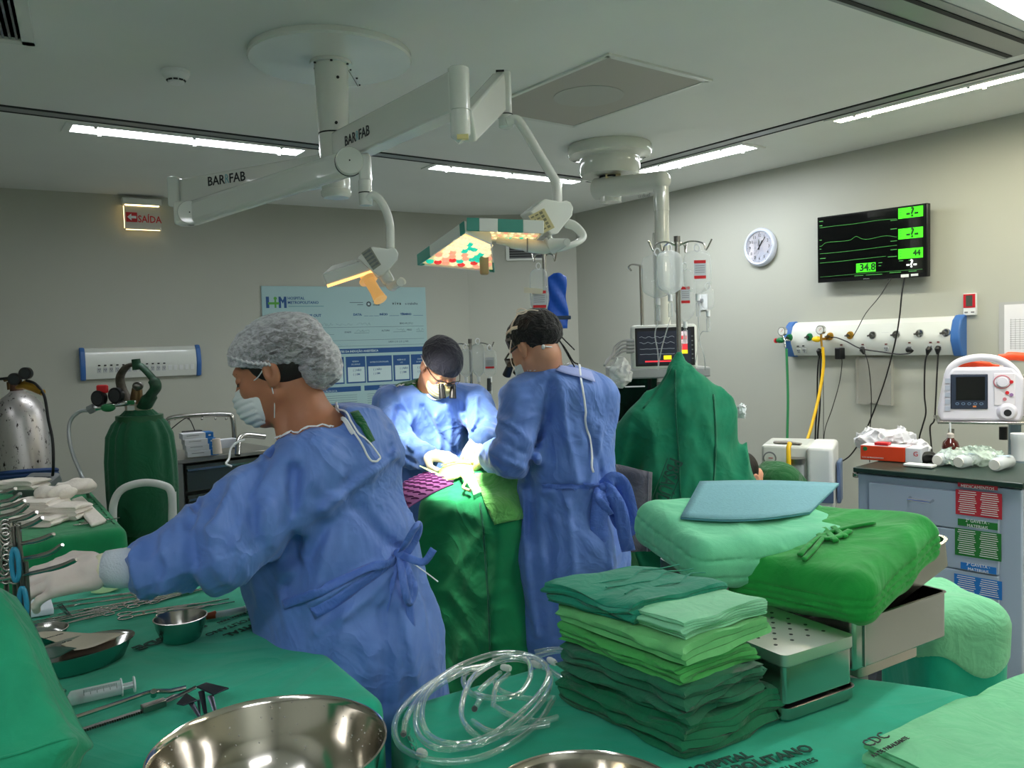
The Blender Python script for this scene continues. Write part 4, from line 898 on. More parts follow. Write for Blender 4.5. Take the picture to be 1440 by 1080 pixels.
def strip(name, pts, nrmls, w, m, parent, thick=.0015, ws=None, label=None):
    """a flat ribbon along pts, lying against the normals"""
    P = np.array(pts); N = np.array(nrmls); k = len(P); rows = []
    for i in range(k):
        d = nrm(P[min(i+1, k-1)]-P[max(i-1, 0)]); s = np.cross(d, N[i]); s = nrm(s) if np.linalg.norm(s) > 1e-6 else V(0, 0, 1); ww = w if ws is None else ws[i]
        rows.append([P[i]-s*ww/2, P[i]-s*ww/6+N[i]*.0006, P[i]+s*ww/6+N[i]*.0006, P[i]+s*ww/2])
    b = B(); b.grid(rows); return b.out(name, m, parent, smooth=180, thick=thick, label=label)
def surf_strip(name, px, fn, w, m, parent, off=.004, n=6, d0=1.2, thick=.0015):
    pp = spline([V(x, y, 0) for x, y in px], n); S_ = [t for t in surf_many([p[:2] for p in pp], fn, d0, off) if t is not None]
    md = np.median([t[0][1] for t in S_]); S_ = [t for t in S_ if abs(t[0][1]-md) < .16]
    return strip(name, [s[0] for s in S_], [s[1] for s in S_], w, m, parent, thick)
def edge_strip(name, px, fn, w, m, parent, d0, off=.004, dmax=9):
    pp = spline([V(x, y, 0) for x, y in px], 6); S_ = []
    dys = range(-16, 40, 2); al = surf_many([(p[0], p[1]+dy) for p in pp for dy in dys], fn, d0, off)
    for i_ in range(len(pp)):
        for t in al[i_*len(dys):(i_+1)*len(dys)]:
            if t is not None and t[0][1] < dmax and t[1][1] < .55: S_.append(t); break
    if len(S_) > 3: return strip(name, [t[0] for t in S_], [t[1] for t in S_], w, m, parent, .002)
def ribbon(name, pts, w, m, parent, nh=(0, -1, 0), n=6, twist=0, thick=.0012):
    P = spline(pts, n); k = len(P); N = []
    for i in range(k):
        a = twist*i/k; d = nrm(P[min(i+1, k-1)]-P[max(i-1, 0)]); nn = nrm(np.array(nh, float)-d*np.dot(nh, d)+1e-6); s = np.cross(d, nn); N.append(nn*math.cos(a)+s*math.sin(a))
    return strip(name, P, N, w, m, parent, thick)
def folds(P, amp, sc, seed=0, st=(1, 1, 1)):
    amp = amp*1.5 if amp < .01 and seed not in (3,) else amp
    q = P*np.array(st)*sc+seed*7.3; wq = q+.35*np.stack([perlin(q*.7+9), perlin(q*.7+31), perlin(q*.7+57)], 1)
    rr = ridged(wq); return amp*(rr*np.abs(rr)*.6+rr*.5-.35)
def xz_creases(P, cr, yc):
    """long folds drawn in the x-z plane on the side of the garment towards -y"""
    d = np.zeros(len(P)); m = P[:, 1] < yc
    if not m.any(): return d
    Q = P[m].copy(); Q[:, 1] = 0; s = np.zeros(len(Q))
    for path, w, a in cr:
        best = np.full(len(Q), 9.)
        for p, q in zip(path[:-1], path[1:]): best = np.minimum(best, cone(Q, p, q, 0, 0))
        s += a*np.exp(-(best/w)**2)
    d[m] = s; return d
def mk_creases(lst, dep):
    out = []
    for px, w, a in lst:
        pts = [at(x, y, dep) for x, y in px]
        for p in pts: p[1] = 0
        out.append((pts, w, a))
    return [(p_, w_, a_*1.5) for p_, w_, a_ in out]
gown_m = cloth('gown_blue', (98, 134, 206), (88, 124, 198), rough=.6, crease=.4, cscale=4.5, weave=.08, fine=.5)
tie_m = cloth('gown_tie_blue', (84, 122, 208), rough=.6, crease=.3, weave=.1)
scrub_m = cloth('scrub_green', (16, 92, 48)); trim_w = mat('white_binding', (226, 230, 236), .7)
glove_m = mat('latex_glove', (216, 204, 198), .45, noise=.05, nscale=25, sss=.08, bump=.15, bscale=60); cuff_y = mat('glove_cuff_cream', (224, 220, 190), .5); knit = mat('knit_cuff_white', (206, 214, 226), .9, bump=.5, bscale=250)
mask_m = mat('face_mask_white', (214, 222, 222), .8, bump=.2, bscale=120); dark_hair = mat('dark_hair', (26, 20, 18), .5, bump=.6, bscale=120, stretch=(1, 1, .15))
navy_cap = cloth('navy_cap', (30, 32, 48), crease=.4, cscale=16); black_cap = cloth('black_cap', (20, 20, 22), crease=.5, cscale=18)
band_m = mat('elastic_band_grey', (120, 112, 110), .7); wband = mat('elastic_band_white', (222, 205, 190), .7)
def mask_obj(T, parent, s=1.0):
    def fn(P):
        q = loc(T, P)/s; d = ell(q, (0, .052, -.056), (.060, .070, .058)); d = smin(d, ell(q, (0, .098, -.032), (.020, .024, .020)), .02)
        return (d-.0016*np.sin(q[:, 2]*420)*(q[:, 1] > .06))*s
    def keep(v): q = loc(T, v)/s; return (q[:, 1] > .022) & (q[:, 2] < .0-.0*q[:, 1]) & (q[:, 2] > -.112)
    o = sdf_obj('face_mask', fn, *bounds([T[:3, 3]], .2), .0028, mask_m, parent, keep=keep)
    k = o.modifiers.new('thick', 'SOLIDIFY'); k.thickness = .0016
    return o
def cap_obj(name, T, parent, m, spec, cutp, s=1.0, res=.003, wr=.0022, sc=38, st=(1, 1, 1), thick=.0015):
    def fn(P):
        q = loc(T, P)/s; d = None
        for c, r in spec: e = ell(q, c, r); d = e if d is None else smin(d, e, .02)
        return (d-folds(q, wr, sc, 3, st))*s
    def keep(v): q = loc(T, v)/s; return cutp(q)
    o = sdf_obj(name, fn, *bounds([T[:3, 3]], .24), res, m, parent, keep=keep); k = o.modifiers.new('thick', 'SOLIDIFY'); k.thickness = thick
    return o, fn
def glove_obj(T, parent, curl, thumb, side, m=glove_m, spread=.1, name='glove', cuffm=cuff_y, cuff=.07, r=.036, s=1.0):
    fn = lambda P: hand_sdf(loc(T, P)/s, curl, spread, thumb, side)*s-.0008
    o = sdf_obj(name, fn, *bounds([T[:3, 3], ap(T, (.18*s, 0, 0)), ap(T, (-.03, 0, 0))], .075), .0027, m, parent)
    b = B(T); b.tube([(-cuff, 0, 0), (-cuff*.5, 0, 0), (-.005, 0, 0), (.012, 0, 0)], [r, r*.95, r*.9, r*.85], 24, flat=.8); b.out('glove_cuff', cuffm, o, smooth=180)
    return o
def shoes_and_legs(r, x, y, z0=.5):
    for s in (-1, 1):
        b = B(); b.tube([(x+s*.10, y, z0+.25), (x+s*.10, y, .25), (x+s*.10, y, .07)], [.10, .075, .06], 16); b.out('trouser_leg', scrub_m, r, smooth=60)
        b = B(); b.ball((x+s*.10, y-.04, .045), (.05, .13, .045), 16); b.out('shoe', white_plastic, r, smooth=180)
# ------------------------------------------------------------------ nurse at the instrument table
HS = 1.06
TN = hframe(at(377, 524, 1.97)+V(0.0, .082, 0), (-.94, .06, -.34))
nurse = root('person', 'woman in a white bouffant cap and blue gown reaching over the instrument table', 'person', V(at(480, 800, 2.08)[0], 2.08, 0))
nb = at(425, 600, 2.05)
def nurse_body(P):
    q = loc(TN, P)/HS; d = head_sdf(q)*HS
    nk = cone(P, ap(TN, V(0, -.025, -.05)*HS), at(440, 605, 2.07), .056, .066); d = smin(d, nk, .02)
    d = smin(d, econe(P, at(450, 632, 1.99), at(478, 610, 2.20), .058, .055, V(0, 0, 1), .8), .05)
    d = smin(d, cone(P, at(425, 600, 2.05), at(458, 620, 2.07), .052, .045), .04); d = smin(d, cone(P, at(455, 640, 2.08), at(470, 760, 2.08), .10, .13), .05)
    d = smin(d, cone(P, ap(TN, V(-.028, .02, -.08)*HS), at(400, 622, 2.0), .014, .016), .02)
    return d
sdf_obj('body', nurse_body, *bounds([at(320, 430, 2.05), at(500, 780, 2.05), V(-.6, 2.3, 1.4), V(-.5, 1.85, 1.5)], .05), .0032, skin('skin_tan', (170, 114, 84)), nurse)
NC = mk_creases([(((548, 650), (505, 680), (462, 712)), .012, .010), (((420, 660), (418, 720), (412, 790)), .018, -.014), (((462, 715), (460, 760), (448, 830)), .014, .009), (((535, 600), (558, 680), (572, 760)), .008, .006),
                 (((545, 790), (500, 815), (440, 845)), .010, .010), (((560, 800), (520, 840), (450, 880)), .012, .008), (((500, 720), (530, 765), (555, 790)), .014, -.010), (((350, 665), (340, 720), (350, 790)), .016, .012),
                 (((300, 705), (315, 760), (300, 820)), .014, -.012), (((235, 745), (250, 790), (240, 830)), .010, .010), (((270, 730), (285, 765), (275, 800)), .010, .010), (((380, 640), (372, 690), (380, 750)), .014, -.010), (((200, 770), (215, 800), (205, 825)), .008, -.008),
                 (((460, 740), (430, 790), (400, 830)), .016, -.012), (((490, 860), (480, 920), (500, 980)), .018, .010), (((560, 850), (580, 920), (590, 990)), .016, .012), (((530, 860), (545, 930), (540, 990)), .016, -.010)], 1.9)
def nurse_gown(P):
    d = cone(P, at(465, 655, 2.08), at(482, 780, 2.08), .145, .180)
    d = smin(d, cone(P, at(482, 780, 2.08), at(497, 900, 2.08), .180, .215), .05)
    d = smin(d, cone(P, at(497, 900, 2.08), V(at(505, 900, 2.08)[0], 2.08, .42), .215, .26), .05)
    d = smin(d, ell(P, at(432, 800, 2.10), (.17, .15, .20)), .06)
    d = smin(d, econe(P, at(438, 648, 1.95), at(490, 606, 2.22), .088, .080, V(0, 0, 1), .9), .06)
    d = smin(d, ell(P, at(515, 640, 2.10), (.085, .15, .12)), .05)
    a = cone(P, at(435, 668, 1.95), at(362, 722, 1.88), .092, .098); a = smin(a, cone(P, at(362, 722, 1.88), at(300, 768, 1.82), .098, .098), .03); a = smin(a, cone(P, at(300, 768, 1.82), at(228, 793, 1.775), .098, .064), .03)
    a = smin(a, cone(P, at(228, 793, 1.775), at(209, 797, 1.76), .060, .054), .02)
    d = smin(d, a, .035)
    d = smin(d, cone(P, at(490, 620, 2.27), at(430, 700, 2.32), .085, .075), .04); d = smin(d, cone(P, at(430, 700, 2.32), at(340, 770, 2.2), .07, .055), .04)
    # neck opening
    d = smax(d, -cone(P, at(402, 578, 2.00), at(448, 594, 2.02), .085, .070), .012); d = smax(d, -cone(P, at(408, 585, 2.06), at(440, 600, 2.10), .085, .075), .012)
    d = d-xz_creases(P, NC, 2.1)
    m = np.abs(d) < .05
    if m.any():
        Pm = P[m]; arm = np.exp(-np.maximum(a[m], 0)/.03)
        d[m] -= folds(Pm, .006, 7, 1, (1.2, 1.2, .7))+folds(Pm, .0012, 18, 2)+arm*folds(Pm, .007, 13, 4, (1.6, 1, .8))
    return d*.85
sdf_obj('gown', nurse_gown, (-1.25, 1.60, .35), (.02, 2.48, 1.62), .0075, gown_m, nurse)
ns = lambda px, w, m, nm, off=.004: surf_strip(nm, px, nurse_gown, w, m, nurse, off, d0=1.3)
# scrub top under the open neck, binding and loops
sdf_obj('scrub_top', lambda P: smax(smin(cone(P, at(462, 640, 2.08), at(470, 700, 2.08), .110, .12), econe(P, at(462, 618, 2.0), at(490, 600, 2.24), .078, .072, V(0, 0, 1), .9), .04), -cone(P, at(410, 580, 2.0), at(432, 612, 2.0), .10, .12), .008), *bounds([at(440, 590, 2.1), at(500, 700, 2.1)], .26), .005, scrub_m, nurse)
edge_strip('neck_binding', [(388, 612), (402, 602), (425, 590), (450, 578), (468, 572)], nurse_gown, .007, trim_w, nurse, 1.3, dmax=2.03)
ns([(474, 570), (486, 580), (496, 600), (506, 614), (518, 626), (529, 640), (531, 646), (524, 650), (515, 640), (506, 622), (494, 604), (484, 590), (476, 572)], .0045, trim_w, 'neck_tie', .008)
ns([(476, 572), (484, 592), (498, 612)], .012, trim_w, 'neck_tie', .007)
ns([(498, 580), (506, 592), (514, 606), (522, 622)], .022, scrub_m, 'back_opening', .0035)
# waist tie and bow
ns([(440, 862), (470, 845), (500, 825), (530, 805), (556, 787)], .030, tie_m, 'waist_tie'); ns([(400, 850), (440, 835), (480, 818), (520, 800), (556, 786)], .022, tie_m, 'waist_tie', .007)
kn, kN = surf(558, 786, nurse_gown, 1.3, .018)
dK = kn[1]-.005
b = B(); b.ball(kn, (.016, .012, .014), 12); b.out('tie_knot', tie_m, nurse, smooth=180)
P_ = lambda x, y, dd=0: at(x, y, dK-dd)
ribbon('tie_loop', [kn, P_(570, 765, .02), P_(584, 742, .02), P_(590, 738), P_(588, 752, -.01), P_(574, 776), kn], .017, tie_m, nurse, (.6, -.8, .2))
ribbon('tie_loop', [kn, P_(566, 810, .03), P_(572, 840, .04), P_(578, 846, .02), P_(582, 825, .01), P_(570, 795), kn], .020, tie_m, nurse, (.5, -.8, 0))
ribbon('tie_end', [kn, P_(575, 785, .02), P_(596, 790, .02), P_(610, 772, .02)], .018, tie_m, nurse, (.3, -1, .3))
ribbon('tie_end', [kn, P_(552, 815, .02), P_(545, 845, .03), P_(541, 870, .03), P_(546, 898, .02)], .016, tie_m, nurse, (.2, -1, 0), twist=1.2)
ribbon('tie_end', [kn, P_(572, 810, .02), P_(576, 850, .02), P_(580, 895, .02)], .022, tie_m, nurse, (.1, -1, 0), twist=-.8)
b = B(); b.tube(spline([kn, P_(585, 795, .02), P_(603, 808, .02), P_(616, 818, .02)], 5), .0016, 5); b.out('thread_end', trim_w, nurse)
# cap, hair, mask
hair_f = lambda P: smax(ell(loc(TN, P)/HS, (0, -.017, .030), (.082, .097, .090)), (loc(TN, P)/HS)@V(0, .80, -.25)-.030, .01)*HS
sdf_obj('hair', hair_f, *bounds([TN[:3, 3]], .15), .0035, dark_hair, nurse)
bouf = mat('bouffant_cap', (205, 205, 210), .9)
nt = bouf.node_tree; tc = nt.nodes.new('ShaderNodeTexCoord'); no = nt.nodes.new('ShaderNodeTexNoise'); no.inputs['Scale'].default_value = 55; no.inputs['Detail'].default_value = 8; no.inputs['Distortion'].default_value = 1.0; no.inputs['Roughness'].default_value = .7
mp = nt.nodes.new('ShaderNodeMapping'); mp.inputs['Scale'].default_value = (1, 1, 2.2); mp.inputs['Rotation'].default_value = (0, .5, 0)
nt.links.new(tc.outputs['Object'], mp.inputs[0]); nt.links.new(mp.outputs[0], no.inputs['Vector'])
rp = nt.nodes.new('ShaderNodeMapRange'); rp.inputs[1].default_value = .40; rp.inputs[2].default_value = .68; rp.inputs[3].default_value = .05; rp.inputs[4].default_value = .6
lw = nt.nodes.new('ShaderNodeLayerWeight'); lw.inputs[0].default_value = .55; ma = nt.nodes.new('ShaderNodeMath'); ma.operation = 'MULTIPLY_ADD'; ma.use_clamp = True; ma.inputs[1].default_value = .65
nt.links.new(no.outputs[0], rp.inputs[0]); nt.links.new(lw.outputs['Facing'], ma.inputs[0]); nt.links.new(rp.outputs[0], ma.inputs[2]); nt.links.new(ma.outputs[0], nt.nodes['Principled BSDF'].inputs['Alpha'])
cap_in = [((0, -.030, .050), (.086, .112, .074))]
capH = cap_obj('hair_in_cap', TN, nurse, dark_hair, [((0, -.020, .046), (.083, .102, .070)), ((0, -.092, -.010), (.052, .044, .060))], lambda q: q[:, 2] > -.02+.30*q[:, 1]-.12*(q[:, 1] < -.06), HS, .005)
cap, capfn = cap_obj('bouffant_cap', TN, nurse, bouf, [((0, -.020, .050), (.094, .116, .078)), ((0, -.098, -.012), (.064, .052, .070))], lambda q: (q[:, 2] > .0+.42*(q[:, 1]-.02)+.018) | ((q[:, 1] < -.035) & (q[:, 2] > -.078-.35*(q[:, 1]+.1))), HS, .0032, .0035, 30, (1, 1, 1.6), .0008)
rim = [(312, 497), (320, 502), (332, 507), (346, 511), (360, 513), (372, 513), (382, 516), (394, 526), (404, 538), (414, 548), (426, 553)]
rp_ = [t for t in (surf(x, y, capfn, 1.5, .001) for x, y in [(p[0]+1, p[1]-2) for p in spline([V(x, y, 0) for x, y in rim], 6)]) if t is not None]
b = B(); pts = [p+n*.002*math.sin(i*2.1)+V(0, 0, .002*math.cos(i*2.1)) for i, (p, n) in enumerate(rp_) if p[1] < 2.6]; b.tube(pts, .0032, 6); b.out('elastic_rim', mat('cap_rim_white', (205, 205, 208), .9), nurse, smooth=180)
mk = mask_obj(TN, nurse, HS)
ear = ap(TN, V(-.083, -.014, .008)*HS)
for e in ((-.058, .045, -.006), (-.052, .030, -.100)):
    b = B(); b.tube(spline([ap(TN, V(*e)*HS), ap(TN, V(-.074, .018, -.0)*HS if e[2] > -.05 else V(-.068, .008, -.06)*HS), ear+V(0, 0, .02 if e[2] > -.05 else -.03)], 6), .0014, 6); b.out('mask_loop', mask_m, nurse)
# brow and lashes
for s_ in (-1, 1):
    b = B(); b.tube([ap(TN, V(s_*x, y, z)*HS) for x, y, z in ((.016, .0905, .024), (.030, .0895, .029), (.046, .0765, .024))], [.0022, .0028, .0012], 6); b.out('eyebrow', dark_hair, nurse)
    b = B(); b.tube([ap(TN, V(s_*x, y, z)*HS) for x, y, z in ((.020, .0885, .0015), (.030, .0915, -.0015), (.042, .0855, .0005), (.047, .080, .003))], [.001, .0014, .0014, .0008], 6); b.out('eyelashes', dark_hair, nurse)
# gloved hand
wr = at(152, 800, 1.745); hd = nrm(at(70, 815, 1.70)-wr)
TH = frame(wr+hd*.015, hd, z=(-.15, -.75, .75))
glove_obj(TH, nurse, (.35, .42, .48, .55), .5, -1, cuff=.06, r=.042, spread=.12, s=1.08)
b = B(); b.tube([at(196, 798, 1.755), at(168, 799, 1.747), at(150, 800, 1.745)], [.042, .042, .039], 24); b.out('knit_cuff', knit, nurse, smooth=180)
shoes_and_legs(nurse, -.42, 2.08)

# ------------------------------------------------------------------ surgeon with his back to us
T2 = hframe(at(729, 488, 2.93)+.078*nrm(V(.786, .618, 0)), (-.60, .66, -.46), .06)
sb = root('person', 'surgeon in black tied cap seen from behind, bow tied at the back of his gown', 'person', V(at(800, 760, 3.05)[0], 3.05, 0))
def body2(P):
    d = head_sdf(loc(T2, P)); d = smin(d, cone(P, ap(T2, (0, -.03, -.05)), at(768, 530, 2.98), .056, .062), .02)
    d = smin(d, econe(P, at(738, 560, 2.97), at(828, 548, 3.02), .06, .06, V(0, 0, 1), .8), .05); return smin(d, cone(P, at(785, 560, 3.02), at(795, 660, 3.03), .10, .12), .05)
sdf_obj('body', body2, *bounds([T2[:3, 3], at(735, 600, 3), at(830, 650, 3)], .14), .0036, skin('skin_light', (205, 150, 122)), sb)
C2 = mk_creases([(((775, 540), (768, 590), (745, 650)), .016, -.016), (((745, 650), (752, 700), (745, 760)), .02, -.010), (((790, 560), (800, 620), (815, 680)), .012, .008), (((850, 600), (842, 650), (830, 690)), .012, .009),
                 (((820, 590), (840, 640), (850, 680)), .012, -.009), (((735, 700), (740, 800), (755, 900)), .014, .010), (((770, 710), (775, 800), (785, 900)), .016, -.010), (((800, 710), (808, 800), (800, 900)), .014, .008), (((700, 590), (725, 600), (748, 620)), .008, .007),
                 (((695, 615), (720, 625), (745, 640)), .008, -.007), (((760, 690), (800, 686), (850, 690)), .008, -.008), (((690, 635), (715, 645), (735, 655)), .008, .007), (((845, 700), (860, 760), (865, 830)), .014, .012)], 2.85)
def gown2(P):
    X = V(1, 0, 0)
    d = econe(P, at(794, 590, 3.02), at(800, 690, 3.04), .165, .170, V(0, 1, 0), .78)
    d = smin(d, econe(P, at(800, 690, 3.04), at(802, 780, 3.04), .170, .205, V(0, 1, 0), .85), .04)
    d = smin(d, econe(P, at(802, 780, 3.04), V(at(805, 900, 3.04)[0], 3.04, .30), .205, .20, V(0, 1, 0), .85), .04)
    d = smin(d, econe(P, at(742, 562, 2.96), at(835, 556, 3.02), .088, .078, V(0, 0, 1), .95), .05)
    d = smin(d, ell(P, at(785, 545, 2.98), (.13, .12, .085)), .05)
    a = cone(P, at(738, 568, 2.94), at(724, 640, 2.88), .092, .082); a = smin(a, cone(P, at(724, 640, 2.88), at(694, 642, 3.08), .078, .055), .03)
    d = smin(d, a, .03)
    c = cone(P, at(838, 565, 3.02), at(840, 650, 3.12), .078, .07); c = smin(c, cone(P, at(840, 650, 3.12), at(790, 660, 3.33), .065, .05), .03); d = smin(d, c, .03)
    d = smax(d, -cone(P, at(752, 500, 2.98), at(772, 524, 2.99), .07, .068), .012)
    d = d-xz_creases(P, C2, 3.05); m = np.abs(d) < .05
    if m.any():
        Pm = P[m]; d[m] -= folds(Pm, .006, 6, 11, (1, 1, .6))+folds(Pm, .0012, 15, 12)+np.exp(-np.maximum(a[m], 0)/.03)*folds(Pm, .005, 14, 4, (.8, 1, 1.6))
    return d*.85
sdf_obj('gown', gown2, (-.16, 2.70, .28), (.50, 3.46, 1.62), .0085, gown_m, sb)
s2 = lambda px, w, m, nm, off=.004: surf_strip(nm, px, gown2, w, m, sb, off, d0=2.3)
sdf_obj('scrub_collar', lambda P: smax(smin(cone(P, at(772, 548, 2.99), at(785, 590, 3.03), .085, .09), econe(P, at(752, 548, 2.99), at(815, 540, 3.02), .07, .066, V(0, 0, 1), .9), .05), -cone(P, at(750, 492, 2.98), at(766, 516, 2.985), .068, .066), .008), *bounds([at(780, 540, 3.0)], .26), .006, scrub_m, sb)
edge_strip('neck_binding', [(738, 514), (748, 510), (760, 506), (775, 505), (790, 508), (802, 513)], gown2, .006, trim_w, sb, 2.3, dmax=3.08)
s2([(785, 519), (800, 523), (815, 526), (833, 531)], .048, mat('fastener_patch', (158, 172, 226), .7), 'fastener_patch', .006)
s2([(814, 508), (815, 530), (820, 560), (824, 590), (829, 625), (834, 665)], .008, trim_w, 'back_edge', .007)
s2([(763, 683), (790, 684), (815, 684), (845, 682)], .030, tie_m, 'waist_tie', .006)
kn, kN = surf(848, 682, gown2, 2.3, .02); dK = kn[1]-.01
b = B(); b.ball(kn, (.022, .016, .02), 12); b.out('tie_knot', tie_m, sb, smooth=180)
ribbon('tie_loop', [kn, P_(862, 674), P_(876, 682), P_(885, 712), P_(888, 742), P_(872, 735), P_(860, 705), kn], .055, tie_m, sb, (-.4, -.8, 0))
ribbon('tie_loop', [kn, P_(858, 692, .02), P_(872, 716, .03), P_(878, 750, .02), P_(884, 775, 0)], .05, tie_m, sb, (-.2, -1, 0))
ribbon('tie_end', [kn, P_(846, 700, .02), P_(842, 740, .02), P_(850, 790, .01), P_(862, 850)], .062, tie_m, sb, (0, -1, 0))
ribbon('tie_end', [kn, P_(842, 700, .03), P_(850, 712, .03), P_(858, 724, .02)], .03, tie_m, sb, (0, -1, 0), twist=.5)
cap2, c2f = cap_obj('surgical_cap', T2, sb, black_cap, [((0, -.016, .040), (.085, .106, .083)), ((0, -.085, .01), (.05, .035, .04))], lambda q: (q[:, 2] > .012+.18*q[:, 1]+.05*(q[:, 1] > .05)) | ((q[:, 1] < -.035) & (q[:, 2] > -.042)), 1.03, .0035, .003, 26)
c2b = cap_obj('cap_front', T2, sb, cloth('brown_cap_panel', (66, 52, 50)), [((0, -.012, .041), (.086, .106, .083))], lambda q: (q[:, 1] > .035) & (q[:, 2] > .028), 1.035, .004, .002, 26)
for p0_ in ([(784, 476), (795, 490), (806, 508), (813, 512)], [(782, 472), (790, 484), (800, 502), (808, 516)], [(784, 468), (798, 482), (808, 492)]):
    b = B(); b.tube(spline([at(x, y, 2.93) for x, y in p0_], 6), .006, 8, flat=.4); b.out('cap_tie', black_cap, sb)
hs = lambda px, w, m, nm, off=.002: surf_strip(nm, px, c2f, w, m, sb, off, d0=2.4)
hs([(731, 440), (726, 448), (721, 458), (719, 470)], .010, wband, 'mask_strap', .004); hs([(706, 478), (714, 470), (722, 463), (729, 461)], .012, wband, 'loupe_strap', .006); hs([(705, 487), (712, 480), (720, 476)], .010, band_m, 'loupe_strap', .006)
b = B(); b.tube(spline([at(x, y, 2.88) for x, y in ((726, 438), (732, 434), (741, 437), (735, 441), (726, 441), (745, 436), (757, 437))], 5), .0025, 6); b.out('strap_bow', wband, sb)
b = B(); b.tube(spline([at(x, y, 2.90) for x, y in ((719, 478), (717, 495), (719, 510), (724, 520))], 5), .002, 6); b.out('mask_loop', wband, sb)
mask_obj(T2, sb)
for x_ in (-1, 1):
    b = B(T2); b.tube([(x_*.03, .115, -.005), (x_*.026, .165, -.03)], [.012, .016], 14); b.out('loupe_barrel', black_plastic, sb)
b = B(T2); b.tube([(-.076, .0, .012), (-.072, .07, .012), (-.058, .108, .01), (0, .118, .008), (.058, .108, .01), (.072, .07, .012), (.076, 0, .012)], .0035, 6); b.out('loupe_frame', black_plastic, sb)
for x_ in (-1, 1): b = B(T2); b.box((x_*.034, .112, -.004), (.05, .003, .034)); b.out('loupe_lens', clear('lens_clear', (60, 55, 50), .5), sb, bevel=.001)
b = B(); b.tube([at(762, 487, 2.89), at(774, 488, 2.90), at(782, 490, 2.93)], .007, 8, flat=.4); b.ball(at(764, 488, 2.89), (.007, .006, .009), 10); b.out('neck_strap', white_plastic, sb)
h2 = at(684, 645, 3.16); t2 = nrm(at(655, 640, 3.33)-h2)
glove_obj(frame(h2, t2, z=(-.3, -.5, .8)), sb, .6, .7, 1, m=mat('latex_glove_cream', (236, 212, 150), .5, sss=.08), cuff=.09, r=.038)
h3 = at(770, 655, 3.42); 
shoes_and_legs(sb, .2, 3.05)

# ------------------------------------------------------------------ surgeon bending over the patient, facing us
T1 = hframe(at(619, 516, 3.72), (.36, -.62, -.70), .10)
sa = root('person', 'surgeon in navy cap and magnifying loupes bending over the patient, facing us', 'person', V(at(610, 700, 3.95)[0], 3.95, 0))
def body1(P):
    d = head_sdf(loc(T1, P)); d = smin(d, cone(P, ap(T1, (0, -.03, -.05)), at(603, 552, 3.86), .056, .064), .02)
    return smin(d, econe(P, at(565, 572, 3.82), at(660, 570, 3.84), .06, .06, V(0, 0, 1), .8), .05)
sdf_obj('body', body1, *bounds([T1[:3, 3], at(590, 600, 3.85), at(640, 600, 3.85)], .13), .004, skin('skin_light', (205, 150, 122)), sa)
C1 = mk_creases([(((590, 575), (610, 610), (640, 650)), .014, -.014), (((625, 570), (632, 600), (630, 640)), .012, .008), (((650, 560), (655, 600), (648, 640)), .012, -.009), (((548, 540), (556, 580), (552, 610)), .012, -.010), (((535, 600), (560, 605), (585, 625)), .010, .010), (((560, 560), (575, 590), (580, 620)), .012, .010),
                 (((540, 625), (565, 632), (590, 645)), .010, -.010), (((670, 560), (668, 590), (660, 610)), .012, .010), (((680, 590), (665, 605), (650, 615)), .010, -.008), (((610, 590), (616, 620), (614, 650)), .01, .007)], 3.6)
def gown1(P):
    d = econe(P, at(612, 585, 3.86), at(612, 690, 3.92), .165, .19, V(0, 1, 0), .85)
    d = smin(d, econe(P, at(612, 690, 3.92), V(at(612, 690, 3.92)[0], 3.94, .35), .19, .21, V(0, 1, 0), .85), .05)
    d = smin(d, econe(P, at(556, 568, 3.80), at(664, 566, 3.82), .090, .086, V(0, 0, 1), 1.), .05)
    a = cone(P, at(552, 572, 3.79), at(550, 625, 3.66), .092, .080); a = smin(a, cone(P, at(550, 625, 3.66), at(597, 643, 3.47), .078, .056), .03)
    c = cone(P, at(668, 572, 3.80), at(686, 610, 3.66), .085, .07); c = smin(c, cone(P, at(686, 610, 3.66), at(676, 622, 3.50), .066, .05), .03)
    d = smin(smin(d, a, .03), c, .03)
    d = smax(d, -cone(P, at(606, 520, 3.72), at(604, 548, 3.84), .085, .075), .012)
    d = d-xz_creases(P, C1, 3.85); m = np.abs(d) < .05
    if m.any(): Pm = P[m]; d[m] -= folds(Pm, .006, 7, 21)+folds(Pm, .0012, 16, 22)+np.exp(-np.maximum(np.minimum(a, c)[m], 0)/.03)*folds(Pm, .007, 14, 24)
    return d*.85
sdf_obj('gown', gown1, (-.72, 3.30, .33), (.10, 4.22, 1.62), .009, gown_m, sa)
S1G_ = 0
s1g = lambda px, w, m, nm, off=.004: surf_strip(nm, px, gown1, w, m, sa, off, d0=3.0)
sdf_obj('scrub_collar', lambda P: smax(smin(cone(P, at(604, 560, 3.85), at(608, 600, 3.87), .10, .12), econe(P, at(570, 556, 3.82), at(645, 556, 3.83), .07, .066, V(0, 0, 1), .9), .05), -cone(P, at(606, 516, 3.72), at(606, 545, 3.82), .078, .066), .008), *bounds([at(606, 560, 3.83)], .26), .006, scrub_m, sa)
edge_strip('neck_binding', [(557, 521), (566, 528), (575, 538), (584, 550), (594, 562), (605, 575), (616, 578), (628, 572)], gown1, .007, trim_w, sa, 3.0, dmax=3.95)
cap1, c1f = cap_obj('surgical_cap', T1, sa, navy_cap, [((0, -.014, .044), (.086, .108, .082)), ((0, -.085, .01), (.045, .035, .035))], lambda q: (q[:, 2] > .018+.10*q[:, 1]) | ((q[:, 1] < -.035) & (q[:, 2] > -.03)), 1.04, .0035, .0025, 18)
h1 = lambda px, w, m, nm, off=.003: surf_strip(nm, px, c1f, w, m, sa, off, d0=3.1)
